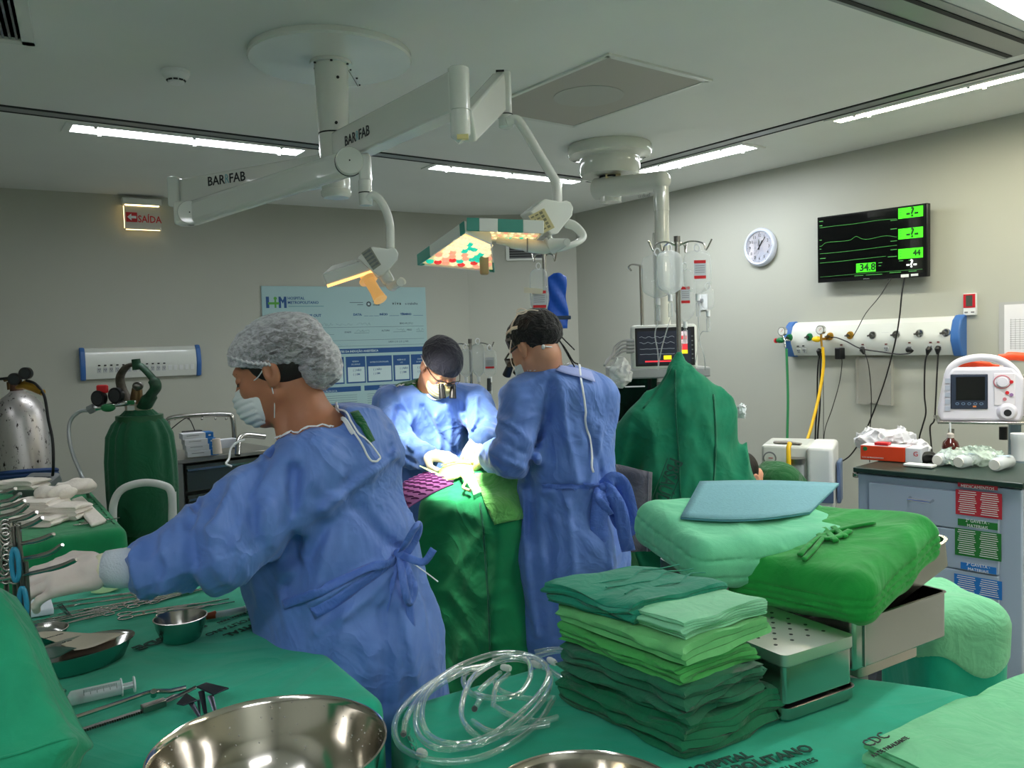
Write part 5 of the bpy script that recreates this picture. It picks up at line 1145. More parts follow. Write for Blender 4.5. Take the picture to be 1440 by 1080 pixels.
h1([(607, 474), (600, 479), (594, 488), (592, 500), (596, 512)], .007, band_m, 'loupe_strap'); h1([(603, 475), (596, 484), (593, 496), (597, 508), (601, 515)], .005, wband, 'mask_strap', .005)
mask_m = mat('face_mask_lamplit', (232, 214, 160), .8, bump=.2, bscale=120); mask_obj(T1, sa)  # warm lamp light falling on this mask is put into its colour
for x_ in (-1, 1):
    b = B(T1); b.tube([(x_*.030, .100, -.006), (x_*.030, .108, -.012), (x_*.026, .150, -.045)], [.010, .0125, .0165], 16); b.out('loupe_barrel', black_plastic, sa)
    b = B(T1); b.cyl((x_*.026, .150, -.045), (x_*.0258, .152, -.0465), .0145, n=16); b.out('loupe_lens', mat('loupe_glass', (40, 44, 60), .08, coat=1), sa)
    b = B(T1); b.tube([(x_*.012, .106, .012), (x_*.05, .102, .012), (x_*.056, .098, -.004), (x_*.048, .098, -.018), (x_*.018, .104, -.018), (x_*.010, .106, 0)], .0018, 6, closed=True); b.out('loupe_rim', chrome, sa)
b = B(T1); b.tube([(-.078, .0, .010), (-.074, .06, .012), (-.058, .098, .012), (0, .112, .010), (.058, .098, .012), (.074, .06, .012), (.078, 0, .010)], .0022, 6); b.out('loupe_frame', black_plastic, sa)
b = B(T1); b.box((0, .116, .004), (.03, .012, .008)); b.out('loupe_bridge', black_plastic, sa, bevel=.002)
lgw = mat('latex_glove_white', (240, 228, 204), .5, sss=.05)
ha = at(600, 640, 3.45); glove_obj(frame(ha+V(.01, 0, 0), at(648, 646, 3.36)-ha, z=(.2, -.35, .9)), sa, .45, .6, -1, m=lgw, cuffm=lgw, cuff=.035, r=.037)
hb = at(674, 618, 3.50); glove_obj(frame(hb, at(656, 645, 3.40)-hb, z=(-.3, -.6, .6)), sa, .5, .6, 1, m=lgw, cuffm=lgw, cuff=.035, r=.036)
shoes_and_legs(sa, at(612, 690, 3.92)[0], 3.94)
# ================================================================== draped tables
drape_g = cloth('drape_green', (0, 168, 134), (0, 158, 124), crease=.14, cscale=3, fine=.4)
drape_d = cloth('drape_dark_green', (0, 104, 74), (0, 96, 66), crease=.35, cscale=5, fine=.6)
drape_e = cloth('drape_emerald', (0, 136, 82), (0, 126, 76), crease=.28, cscale=3.5, fine=.5)
def table_drape(name, corners, z, drop, label, m, seed=0, rad=.03, amp=.02, bump_=.0015, wav=14, label_cat='table'):
    """cloth lying over a table: flat top, rounded edge, hanging skirt with soft folds"""
    C_ = [V(c[0], c[1], 0) for c in corners]; ctr = sum(C_)/len(C_)
    per = []; nrml = []; k = len(C_)
    sgn = 1 if sum((C_[(i+1) % k]-C_[i])[0]*(C_[(i+1) % k]+C_[i])[1] for i in range(k)) < 0 else -1
    if sgn < 0: C_ = C_[::-1]
    for i in range(k):
        a, c, e = C_[i-1], C_[i], C_[(i+1) % k]
        d0, d1 = nrm(c-a), nrm(e-c); n0, n1 = V(d0[1], -d0[0], 0), V(d1[1], -d1[0], 0); rc = .05
        p0, p1 = c-d0*rc, c+d1*rc; m_ = 7
        for j in range(m_):
            t = j/(m_-1); p = p0*(1-t)**2+2*c*t*(1-t)+p1*t*t; per.append(p); nrml.append(nrm(n0*(1-t)+n1*t))
        L = np.linalg.norm(e-c)-2*rc; q = max(2, int(L/.018))
        for j in range(1, q): per.append(p1+d1*L*j/q); nrml.append(n1)
    per = np.array(per); nrml = np.array(nrml); N = len(per); s = np.cumsum(np.r_[0, np.linalg.norm(np.diff(per, axis=0), axis=1)])
    rows = []
    for f in np.linspace(.02, .92, 26): P = ctr+(per-ctr)*f; P[:, 2] = z; rows.append(P)
    for a in np.linspace(0, math.pi/2, 6): P = per+nrml*(rad*(math.sin(a)-1)); P = P.copy(); P[:, 2] = z-rad*(1-math.cos(a)); rows.append(P)
    for f in np.linspace(.03, 1, 26)**1.2:
        w = perlin(np.c_[s*wav*.35, np.full(N, seed*3.1), np.full(N, f*.8)])+.5*perlin(np.c_[s*wav, np.full(N, seed*5.), np.full(N, f*1.2)])
        P = per+nrml*((amp*1.6*w*f**.7+amp*.9*f)[:, None]); P[:, 2] = z-rad-f*(drop-rad); rows.append(P)
    R = np.array(rows)
    Q = R.reshape(-1, 3); Q[:, 2] += bump_*(ridged(Q*4+seed)+.35*ridged(Q*13+seed))
    nr = len(rows); f = [(i*N+j, i*N+(j+1) % N, (i+1)*N+(j+1) % N, (i+1)*N+j) for i in range(nr-1) for j in range(N)]
    f.append(list(range(N)))
    f = [q_[::-1] for q_ in f]
    r = root(name, label, label_cat, V(ctr[0], ctr[1], 0))
    mesh_obj('drape', Q, f, m, r, 180)
    for c in C_:
        p = c+(ctr-c)*.14; b = B(); b.cyl((p[0], p[1], 0), (p[0], p[1], z-.02), .014, n=12); b.out('leg', steel, r)
    cc = [c+(ctr-c)*.06 for c in C_]; b = B(); b.prism([c[:2] for c in cc], z-.045, z-.02); b.out('table_top', steel, r, smooth=0)
    return r
# T1: instrument table beside the nurse
TZ1, TZ2, TZ3 = .90, .82, .90
e0, e1 = onz(340, 815, TZ1), onz(548, 985, TZ1); de = nrm(e0-e1); pe = V(-de[1], de[0], 0)
if pe[0] > 0: pe = -pe
c0 = e1+de*1.36; Wt_ = 1.15
t1 = table_drape('instrument_table', [e1, c0, c0+pe*Wt_, e1+pe*Wt_], TZ1, .62, 'green draped instrument table the woman in the bouffant cap reaches over', drape_g, 1, amp=.006)
def table_text(s, p, xdir, size, parent, z=(0, 0, 1), m=None, **k): return text(s, size, frame(p, xdir, z=z), m or mat('stamp_ink', (14, 62, 50), .8), 'stamped_lettering', parent, **k)
# stamped lettering upside down to us, along the table
xd = -nrm(onz(395, 862, TZ1)-onz(262, 912, TZ1))
table_text('HOSPITAL', onz(352, 884, TZ1)+V(0, 0, .006), -xd*-1, .033, t1, bold=.001); table_text('METROPOLITANO', onz(336, 882, TZ1)+V(0, 0, .006)+V(.004, .028, 0), xd, .028, t1); table_text('DOM JOSÉ MARIA PIRES', onz(330, 874, TZ1)+V(.01, .045, .006), xd, .016, t1)
table_text('HM', onz(378, 866, TZ1)+V(.0, .03, .006), xd, .07, t1, bold=.003); table_text('PBSAÚDE', onz(240, 898, TZ1)+V(0, 0, .006), xd, .045, t1, bold=.002)
# T2: near table with tubing, basins and folded cloths
q = [onz(545, 995, TZ2), onz(862, 903, TZ2), onz(1352, 968, TZ2)]
near = [V(1.35, .75, 0), V(-.05, .62, 0), V(-.66, .80, 0), V(-.80, 1.12, 0), V(-.21, 1.49, 0)]
t2 = table_drape('supply_table', [q[0], q[1], q[2]]+near, TZ2, .55, 'green draped table in the foreground holding tubing, folded cloths and steel boxes', drape_g, 5, amp=.008)
xd = nrm(onz(1110, 1062, TZ2)-onz(1000, 1095, TZ2))
table_text('HOSPITAL', onz(1010, 1078, TZ2)+V(0, 0, .006), xd, .032, t2, bold=.001); table_text('METROPOLITANO', onz(1052, 1082, TZ2)+V(0, 0, .006), xd, .036, t2, bold=.001); table_text('DOM JOSÉ MARIA PIRES', onz(1085, 1092, TZ2)+V(0, 0, .006), xd, .02, t2)
# T3: gauze table at the left
q3 = [onz(180, 742, TZ3), onz(128, 686, TZ3), onz(-160, 705, TZ3), onz(-140, 790, TZ3)]
t3 = table_drape('gauze_table', q3, TZ3, .55, 'dark green draped side table with white gauze behind the gloved hand', drape_e, 9, amp=.012, rad=.04)
# ------------------------------------------------------------------ operating table under its drape
A0_, A1_ = V(-.19, 3.07, 0), V(.44, 3.98, 0); dO = nrm(A1_-A0_); sO = V(dO[1], -dO[0], 0)
TO = np.eye(3); TO[:, 0] = dO; TO[:, 1] = sO; TO[:, 2] = (0, 0, 1); cO = (A0_+A1_)/2; LO = np.linalg.norm(A1_-A0_)/2
def op_drape(P):
    zt = 1.035
    # widening skirt
    q = (P-V(cO[0], cO[1], 0))@TO; k = np.clip((zt-P[:, 2])/zt, 0, 1)
    hx = LO+.05+.06*k; hy = .215+.08*k
    dx = np.abs(q[:, 0])-hx; dy = np.abs(q[:, 1])-hy; m_ = np.minimum(np.maximum(dx, dy), 0)+np.sqrt(np.maximum(dx+.08, 0)**2+np.maximum(dy+.08, 0)**2)-.08
    m_ = smax(dx, dy, .10); d = smax(m_, P[:, 2]-zt, .07); d = np.maximum(d, .30-P[:, 2])
    d = smin(d, ell(P, V(*(A0_+dO*.30)[:2], 1.03), (.30, .24, .12)), .08)
    side = np.clip((zt-P[:, 2])/.15, 0, 1)
    g = np.abs(d) < .06
    if g.any():
        Pm = P[g]; d[g] -= side[g]*folds(Pm, .012, 3.2, 40, (1.3, 1.3, .22))+folds(Pm, .004, 8, 41)
    return d*.8
opt = root('operating_table', 'operating table covered by long green surgical drapes between the two surgeons', 'operating table', V(cO[0], cO[1], 0))
sdf_obj('drape', op_drape, (-.75, 2.55, .28), (1.1, 4.4, 1.2), .0125, drape_e, opt)
b = B(); b.box((cO[0], cO[1], .16), (.35, .5, .32)); b.out('pedestal', steel, opt, bevel=.02)
os_ = lambda px, w, m, nm, off=.004, th=.0015: surf_strip(nm, px, op_drape, w, m, opt, off, d0=2.2, thick=th)
os_([(676, 708), (680, 740), (684, 790), (688, 850), (690, 915)], .008, drape_d, 'seam', .004); os_([(659, 655), (700, 668), (735, 685)], .006, drape_d, 'seam')
# lighter green towel over the field
lime = cloth('drape_lime', (110, 190, 100), (98, 178, 90), crease=.5, cscale=9)
def onfn(fn, x, y, off, d0): t = surf(x, y, fn, d0, off); return t
def patch(name, quad, fn, m, parent, off=.006, n=14, d0=2.2, thick=.004):
    """a cloth lying on a modelled surface, its four corners seen at the given points"""
    a, b_, c, d = [V(*p, 0) for p in quad]; rows = []; last = None
    pq = [(a*(1-i/n)+b_*(i/n))*(1-j/n)+(d*(1-i/n)+c*(i/n))*(j/n) for i in range(n+1) for j in range(n+1)]; al = surf_many([p[:2] for p in pq], fn, d0, off)
    for i in range(n+1):
        row = []
        for j in range(n+1):
            p = pq[i*(n+1)+j]; t = al[i*(n+1)+j]
            if t is None: t = last if last is not None else (at(p[0], p[1], 3.1), None)
            last = t; row.append(t[0])
        rows.append(row)
    bb = B(); bb.grid(rows); return bb.out(name, m, parent, smooth=180, thick=thick)
tw = patch('surgical_towel', [(664, 668), (738, 665), (738, 728), (697, 738)], op_drape, lime, None, .008)
tag(tw, 'light green towel spread over the operating drape beside the surgical field', 'towel')
tw = patch('surgical_towel', [(590, 655), (664, 650), (668, 668), (632, 678)], op_drape, mat('yellow_green_cloth', (170, 200, 120), .9, bump=.6, bscale=40), None, .010)
tag(tw, 'pale yellowish cloth under the surgeons hands at the surgical field', 'towel')
tw = patch('plastic_pouch', [(651, 660), (664, 662), (677, 696), (667, 700)], op_drape, clear('pouch_plastic', (210, 235, 220), .45), None, .014)
tag(tw, 'clear plastic pouch lying on the green drape below the surgical field', 'pouch')
# purple instrument mat with raised crescents
mm = mat('purple_silicone', (136, 74, 136), .5)
quad = [(556, 682), (601, 664), (638, 681), (566, 722)]
pm_ = []
rr = [at(556, 686, 2.98), at(600, 665, 3.14), at(638, 681, 3.02), at(566, 719, 2.82)]
matr = root('instrument_mat', 'purple silicone instrument mat with raised crescents on the operating drape', 'mat', sum(rr)/4)
rows = []
for i in range(13):
    row = []
    for j in range(13):
        u, v = i/12, j/12; p = (rr[0]*(1-u)+rr[1]*u)*(1-v)+(rr[3]*(1-u)+rr[2]*u)*v; row.append(p+V(0, 0, .012*math.sin(u*3)*math.sin(v*2.5)))
    rows.append(row)
rows = np.array(rows); b = B(); b.grid(rows); b.out('sheet', mm, matr, smooth=180, thick=.006)
cm_ = mat('purple_ridge', (92, 32, 92), .5)
for i in range(7):
    for j in range(6):
        u, v = (i+.5+(.25 if j % 2 else -.2))/7*12, (j+.5)/6*12; i0, j0 = min(int(u), 11), min(int(v), 11); p = rows[i0, j0]*(1-(u-i0))+rows[i0+1, j0]*(u-i0); p = p*(1-(v-j0))+(rows[i0, j0+1]*(1-(u-i0))+rows[i0+1, j0+1]*(u-i0))*(v-j0)
        ex, ey = nrm(rr[1]-rr[0]), nrm(rr[3]-rr[0]); nn = nrm(np.cross(ey, ex)); nn = nn if nn[2] > 0 else -nn
        pts = [p+nn*.006+V(1, 0, 0)*.015*math.cos(a)+nrm(np.cross(nn, V(1, 0, 0)))*-.010*math.sin(-a)*-1 for a in np.linspace(math.pi+.35, 2*math.pi-.35, 7)]
        b = B(); b.tube(pts, [.0012, .0026, .0032, .0034, .0032, .0026, .0012], 6); b.out('ridge', cm_, matr)
# ================================================================== foreground things
def fold_cloth(name, o, ax, ay, w, d, n, t, m, label, cat='folded cloth', group=None, seed=1, tilt=0, wav=.004, hem=True, gap=.0006, parent=None):
    """cloth folded back and forth: o near corner, ax along the layered end (w), ay along the folded side (d)"""
    ax, ay = nrm(ax), nrm(ay); rn = random.Random(seed); h = t/2
    cl = []   # serpentine centre line in (x, z)
    for i in range(n):
        z = h+i*(t+gap); e0, e1 = rn.uniform(0, .012)*(w/.3), w-rn.uniform(0, .016)*(w/.3); xs = np.linspace(e0+h, e1-h, 12)
        if i % 2: xs = xs[::-1]
        cl += [(x, z) for x in xs]
        if i < n-1:
            xe = xs[-1]; s = 1 if i % 2 == 0 else -1
            for a in (-60, -25, 25, 60): cl.append((xe+s*math.cos(R_(a))*h*1.2, z+(t+gap)/2+math.sin(R_(a))*(t+gap)/2))
    cl = np.array(cl); k = len(cl); tg = np.gradient(cl, axis=0); tg /= np.linalg.norm(tg, axis=1)[:, None]; nn = np.c_[-tg[:, 1], tg[:, 0]]
    th = np.full(k, h*.93); ring = np.r_[cl+nn*th[:, None], (cl-nn*th[:, None])[::-1]]; K = len(ring); ms = 26
    H = n*(t+gap); P = []
    for j in range(ms):
        f = j/(ms-1); y = f*d; ring3 = np.c_[ring[:, 0], np.full(K, y), ring[:, 1]]; e = .5-abs(f-.5)
        q = np.c_[ring3[:, 0]*7+seed*3.7, np.full(K, y*7), ring3[:, 2]*2]
        q2 = np.c_[np.full(K, seed*1.3), np.full(K, y*16), ring3[:, 2]*55]; q3 = np.c_[ring3[:, 0]*20, np.full(K, y*20), ring3[:, 2]*30+seed]
        dz = perlin(q)*wav*1.6*np.clip(ring3[:, 2]/max(H, .02), 0, 1.0)+perlin(q3)*wav*.35*np.clip(ring3[:, 2]/H*3, 0, 1)
        dz -= np.clip(.12-e, 0, 1)**2*.25*ring3[:, 2]/.05*.5+np.clip(.03-np.minimum(ring3[:, 0], w-ring3[:, 0]), 0, 1)*.14*ring3[:, 2]/max(H, .03)
        edge = np.exp(-np.minimum(ring3[:, 0], w-ring3[:, 0])/.03)
        dx = perlin(q2)*wav*1.9*edge; dy = perlin(np.c_[ring3[:, 0]*13, ring3[:, 2]*60, np.full(K, seed+.5)])*wav*2.6*(1 if j in (0, ms-1) else math.exp(-min(j, ms-1-j)*.8))
        ring3[:, 0] += dx; ring3[:, 1] += dy; ring3[:, 2] = np.maximum(ring3[:, 2]+dz, ring3[:, 2]*.3+.0005); P.append(ring3)
    P = np.array(P).reshape(-1, 3); f = [(j*K+i, j*K+(i+1) % K, (j+1)*K+(i+1) % K, (j+1)*K+i) for j in range(ms-1) for i in range(K)]
    for j0 in (0, ms-1):
        for i in range(k-1):
            q_ = (j0*K+i, j0*K+i+1, j0*K+K-2-i, j0*K+K-1-i); f.append(q_ if j0 == 0 else q_[::-1])
    T = np.eye(4); T[:3, 0] = ax; T[:3, 1] = ay; T[:3, 2] = (0, 0, 1); T[:3, 3] = o
    if tilt:
        c_, s_ = math.cos(tilt), math.sin(tilt); T[:3, 2] = nrm(V(0, 0, 1)+ax*tilt)
    ob = mesh_obj(name, ap(T, P), f, m, parent, 55)
    if parent is None: tag(ob, label, cat, group)
    return ob
TZ = TZ2+.0035
N_, L_, R__ = onz(962, 1072, TZ), onz(785, 985, TZ), onz(1098, 1012, TZ)
ax_, ay_ = R__-N_, L_-N_; aW, aD = np.linalg.norm(ax_), np.linalg.norm(ay_)
cg = lambda n_, c_, c2=None, **k: cloth(n_, c_, c2, crease=.16, cscale=12, weave=.25, fine=.5, **k)
G_ = 'folded surgical cloths in the near stack'
UZ = lambda z, dx=0, dy=0: V(N_[0], N_[1], z)+nrm(ax_)*dx+nrm(ay_)*dy
fold_cloth('folded_cloth', UZ(TZ), ax_, ay_, aW, aD, 6, .0105, cg('cloth_deep_green', (0, 112, 72)), 'deep green folded cloth at the very bottom of the stack', group=G_, seed=1, wav=.009)
fold_cloth('folded_cloth', UZ(TZ+.067, .0, .005), ax_, ay_, aW*.86, aD*.97, 7, .0090, cg('cloth_dull_green', (24, 108, 76)), 'dull dark green folded cloth, second from the bottom of the stack', group=G_, seed=2, wav=.010)
fold_cloth('folded_cloth', UZ(TZ+.133, .005, .01), ax_, ay_, aW*.78, aD*.95, 5, .0080, cg('cloth_bright_green', (70, 170, 84)), 'grass green folded cloth with a puckered hem in the middle of the stack', group=G_, seed=3, wav=.007)
fold_cloth('folded_cloth', UZ(TZ+.176, .0, .0), ax_+ay_*.05, ay_, aW*.97, aD*.99, 3, .0125, cg('cloth_light_green', (110, 196, 120)), 'light green thick folded cloth just under the two topmost cloths', group=G_, seed=4, wav=.004)
fold_cloth('folded_cloth', UZ(TZ+.216, .02, .02), ax_, ay_, aW*.90, aD*.42, 7, .0042, cg('cloth_pale_mint', (134, 208, 164)), 'pale mint cloth in many thin layers on the top right of the stack', group=G_, seed=5, wav=.0045)
fold_cloth('folded_cloth', UZ(TZ+.217, .005, aD*.36), ax_+ay_*.02, ay_-ax_*.12, aW*.98, aD*.66, 6, .0065, cg('cloth_teal_green', (14, 134, 106)), 'teal green rumpled cloth with gathered seams on the top left of the stack', group=G_, seed=6, wav=.009)
# gathered seams on the teal cloth
tc_ = UZ(TZ+.262, .03, aD*.45)
for k_ in range(3):
    pts = [tc_+nrm(ax_)*(.02+.24*f)+nrm(ay_)*(.035+.045*k_+.012*math.sin(f*9+k_))+V(0, 0, -.003+.002*math.sin(f*17+k_*2)) for f in np.linspace(0, 1, 14)]
    b = B(); b.tube(spline(pts, 3), .0026, 6, flat=.5); b.out('gathered_seam', MATS['cloth_teal_green'], [o for o in COL.objects if o.name.startswith('folded_cloth')][-1])
# light cloth at the bottom right corner
q0, q1, q2 = onz(1208, 1052, .86), onz(1408, 963, .86), onz(1300, 1130, .86)
fc = fold_cloth('folded_cloth', V(q0[0], q0[1], TZ), q1-q0, V((q1-q0)[1], -(q1-q0)[0], 0), np.linalg.norm(q1-q0)*1.25, .40, 5, .0085, cg('cloth_soft_green', (120, 206, 154)), 'soft light green folded cloth with stamped lettering at the near right corner', seed=8, wav=.006)
xd = nrm(onz(1285, 1030, .875)-onz(1225, 1062, .875))
text('A 4 DE PARALISANTE', .013, frame(onz(1252, 1050, .872), xd, z=(0, 0, 1)), black_ink, 'stamped_lettering', fc, sx=.9)
text('CDC', .03, frame(onz(1232, 1040, .872), xd, z=(0, 0, 1)), black_ink, 'stamped_lettering', fc)
# ---- steel boxes
def steel_box(T, Lx, Ly, H, r, m, parent, name='box_body', taper=0):
    b = B(T); n = 5; P = []
    for z, k in ((0, -.004), (.004, 0), (H, taper)):
        for cx, cy, a0 in ((Lx-r, Ly-r, 0), (r, Ly-r, 90), (r, r, 180), (Lx-r, r, 270)):
            for j in range(n): a = R_(a0+90*j/(n-1)); P.append((cx+(r+k)*math.cos(a), cy+(r+k)*math.sin(a), z))
    M_ = 4*n; f = [(i*M_+j, i*M_+(j+1) % M_, (i+1)*M_+(j+1) % M_, (i+1)*M_+j) for i in range(2) for j in range(M_)]+[list(range(M_))[::-1], list(range(2*M_, 3*M_))]
    b.add(P, f); return b.out(name, m, parent, smooth=35)
def open_tray(T, Lx, Ly, H, m, parent, rimw=.012, th=.0025, name='tray_body', r=.02):
    """hollow tray with a turned-out rim"""
    def ring(k, z, n=5):
        out = []
        for cx, cy, a0 in ((Lx-r, Ly-r, 0), (r, Ly-r, 90), (r, r, 180), (Lx-r, r, 270)):
            for j in range(n): a = R_(a0+90*j/(n-1)); out.append((cx+(r+k)*math.cos(a), cy+(r+k)*math.sin(a), z))
        return out
    R_s = [ring(-.006, 0), ring(0, .006), ring(0, H-.002), ring(rimw, H-.002), ring(rimw, H), ring(-th, H), ring(-th, .006), ring(-.008, th)]
    P = sum(R_s, []); M_ = 20; b = B(T)
    f = [(i*M_+j, i*M_+(j+1) % M_, (i+1)*M_+(j+1) % M_, (i+1)*M_+j) for i in range(7) for j in range(M_)]+[list(range(M_))[::-1], list(range(7*M_, 8*M_))]
    b.add(P, f); return b.out(name, m, parent, smooth=35)
zb0, zb1 = .863, .961
bn, br, bl = onz(1103, 922, zb1), onz(1199, 893, zb1), None
ux = nrm(br-bn); uy = V(-ux[1], ux[0], 0); Lx = np.linalg.norm(br-bn)
r = root('perforated_steel_box', 'lidded stainless steel box with a perforated lid behind the cloth stack', 'instrument box', V(bn[0], bn[1], TZ+.033))
T = frame(V(bn[0], bn[1], TZ+.033), ux, z=(0, 0, 1)); Hb = zb1-TZ-.033
steel_box(T, Lx, .36, Hb-.025, .014, steel, r)
steel_box(TT(T, -.004, -.004, Hb-.027), Lx+.008, .368, .027, .016, mat('satin_steel', (205, 203, 198), .38, 1), r, 'lid')
b = B(T)
for i in range(7):
    for j in range(12):
        x, y = .03+i*(Lx-.06)/6, .05+j*.024
        if (i+j) % 2 == 0: b.cyl((x, y, Hb-.001), (x, y, Hb+.0006), .0042, n=10)
o = b.out('perforation', dark_gap, r, smooth=0); o['kind'] = 'stuff'
b = B(T); b.box((.012, .18, Hb+.001), (.004, .03, .004)); b.box((.012, .28, Hb+.001), (.004, .03, .004)); b.out('hinge', steel, r)
r = root('steel_tray', 'flat stainless steel tray under the perforated box', 'tray', V(bn[0], bn[1], TZ)); T = frame(V(bn[0], bn[1], TZ), ux, z=(0, 0, 1)); T = TT(T, -.004, -.004, 0)
open_tray(T, Lx+.01, .38, .030, steel, r, .004)
# container
zc1 = .971; kn_, kr, kl = onz(1200, 874, zc1), onz(1331, 831, zc1), onz(1005, 800, zc1)
ux = nrm(kr-kn_); uy = V(-ux[1], ux[0], 0); Lx = np.linalg.norm(kr-kn_); Ly = .44
r = root('steel_container', 'large open stainless steel container carrying the two cloth bundles', 'instrument box', V(kn_[0], kn_[1], TZ+.034)); T = frame(V(kn_[0], kn_[1], TZ+.034), ux, z=(0, 0, 1))
open_tray(T, Lx, Ly, zc1-TZ-.034, steel, r, .004, r=.012)
b = B(T); b.box((Lx*.1, -.002, (zc1-TZ-.034)/2), (.004, .004, (zc1-TZ-.034)*.9)); b.out('weld_seam', steel, r)
r = root('small_steel_box', 'small steel box half hidden under the large container', 'instrument box', V(kn_[0], kn_[1], TZ)+ux*.06); T = frame(V(kn_[0], kn_[1], TZ)+ux*.05+uy*.02, ux, z=(0, 0, 1))
steel_box(T, Lx*.62, Ly*.8, .0335, .008, mat('brushed_steel', (190, 180, 168), .4, .9), r)
# slanting lid and the bright green bundle on it
def puff(name, T, h, rr, m, label, cat, seed, layers=(), noise_=(.006, 9), edge=None, res=.004, gd=.007, subs=None):
    h = np.array(h, float); Rm = T[:3, :3]
    def fn(P):
        q = (P-T[:3, 3])@Rm
        d = rbox(q, (0, 0, 0), h, rr)
        if edge is not None: d = smin(d, edge(q), .02)
        for i, zl in enumerate(layers):
            wv = .005*perlin(np.c_[q[:, 0]*9, q[:, 1]*9, np.full(len(q), seed+i*2.)])
            inner = np.minimum(h[0]-np.abs(q[:, 0]), h[1]-np.abs(q[:, 1]))
            d = d+gd*np.exp(-((q[:, 2]-zl-wv)/.0032)**2)*np.exp(-np.maximum(inner-.012, 0)/.012)
        m_ = np.abs(d) < .04
        if m_.any(): d[m_] -= folds(P[m_], noise_[0], noise_[1], seed)+folds(P[m_], noise_[0]*.35, noise_[1]*2.6, seed+1)
        return d*.8
    c = np.array(T[:3, 3]); ext = np.abs(Rm)@h+.05; v, q = sdf_mesh(fn, c-ext, c+ext, res)
    o = mesh_obj(name, v, q.tolist(), m, None, 180); tag(o, label, cat); return o, fn
Xl = nrm(at(1330, 762, 2.02)-at(1180, 866, 1.79)); tl = nrm(uy+V(0, 0, .02)); 
lx_ = nrm(at(1350, 752, 2.12)-at(1190, 868, 1.80)); lidT = frame(kn_+V(0, 0, -.052)+ux*.014+uy*.014, lx_, y=uy)
r = root('steel_tray', 'deep stainless steel tray tilted on the container under the bright green bundle', 'tray', lidT[:3, 3]); open_tray(lidT, .47, .35, .075, steel, r, .006, r=.03)
gT = lidT@frame((.190, .160, .094), (1, 0, 0), z=(0, 0, 1)); gT = gT@rotz(.12)
gb, gfn = puff('gown_bundle', gT, (.222, .195, .064), .052, cloth('bundle_bright_green', (26, 158, 62), (18, 142, 54), crease=.15, cscale=7, fine=.5), 'bright green folded gown bundle tied with cords, lying on the tilted tray', 'folded gown', 61, (-.024, -.008, .010), (.0040, 4.5), res=.0055)
def on_bundle(px, fn, w, m, parent, nm, off=.003, d0=1.3): return surf_strip(nm, px, fn, w, m, parent, off, d0=d0, n=6, thick=.007)
gm_ = MATS['bundle_bright_green']
for px, w_ in ((((1125, 784), (1138, 770), (1152, 759), (1166, 752), (1184, 747), (1206, 742), (1230, 738)), .012), (((1131, 790), (1143, 778), (1153, 766), (1161, 757)), .011), (((1148, 752), (1160, 760), (1178, 758), (1196, 749)), .014), (((1158, 746), (1166, 754), (1176, 764)), .014), (((1172, 744), (1180, 751), (1190, 758)), .012)):
    on_bundle(px, gfn, w_, gm_, gb, 'cord', .005)
# mint bundle with a blue wrapping sheet
mT = frame(at(1056, 744, 2.14)+V(0, 0, -.020), nrm(at(1190, 735, 2.22)-at(910, 755, 2.06)), z=(0, -.12, 1))
mb, mfn = puff('cloth_bundle', mT, (.262, .19, .062), .050, cloth('bundle_mint', (114, 212, 164), (104, 200, 154), crease=.12, cscale=6, fine=.5), 'large mint green folded cloth bundle on the container, behind the bright green one', 'folded cloth', 71, (-.026, .020), (.0045, 4), res=.006)
sh_px = [(957, 727), (984, 677), (1180, 680), (1139, 720)]
quadp = [mT[:3, 3]+0 for _ in range(4)]
rows = []
def mtop(x, y): 
    t = surf(x, y, mfn, 1.4, .006); return t[0] if t is not None else None
pl0 = ap(mT, (0, 0, .072)); pn = mT[:3, 2]
for i in range(17):
    row = []
    for j in range(9):
        u, v = i/16, j/8; a, b_, c, d = [V(*p, 0) for p in sh_px]; p = (a*(1-u)+d*u)*(1-v)+(b_*(1-u)+c*u)*v; p[1] += 10*math.sin(u*math.pi)*(1-v)
        row.append(onplane(p[0], p[1], pl0, pn)+pn*.006*math.sin(u*3.1))
    rows.append(row)
r = root('wrapping_sheet', 'pale blue folded nonwoven sheet lying on the mint green bundle', 'folded cloth', rows[8][4])
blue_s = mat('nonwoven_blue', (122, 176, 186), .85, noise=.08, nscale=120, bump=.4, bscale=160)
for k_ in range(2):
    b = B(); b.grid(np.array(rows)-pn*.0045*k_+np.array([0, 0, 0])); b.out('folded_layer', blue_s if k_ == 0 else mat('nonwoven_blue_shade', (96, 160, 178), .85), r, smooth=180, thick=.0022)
sup = root('steel_tray', 'steel tray standing behind the container and carrying the mint bundle', 'tray', V(*ap(mT, (0, 0, 0))[:2], TZ)); bT = frame(V(*ap(mT, (-.20, -.13, 0))[:2], TZ+.002), nrm(V(*mT[:2, 0], 0)), z=(0, 0, 1)); steel_box(bT, .38, .27, ap(mT, (0, 0, -.066))[2]-TZ-.006, .02, steel_dark, sup)
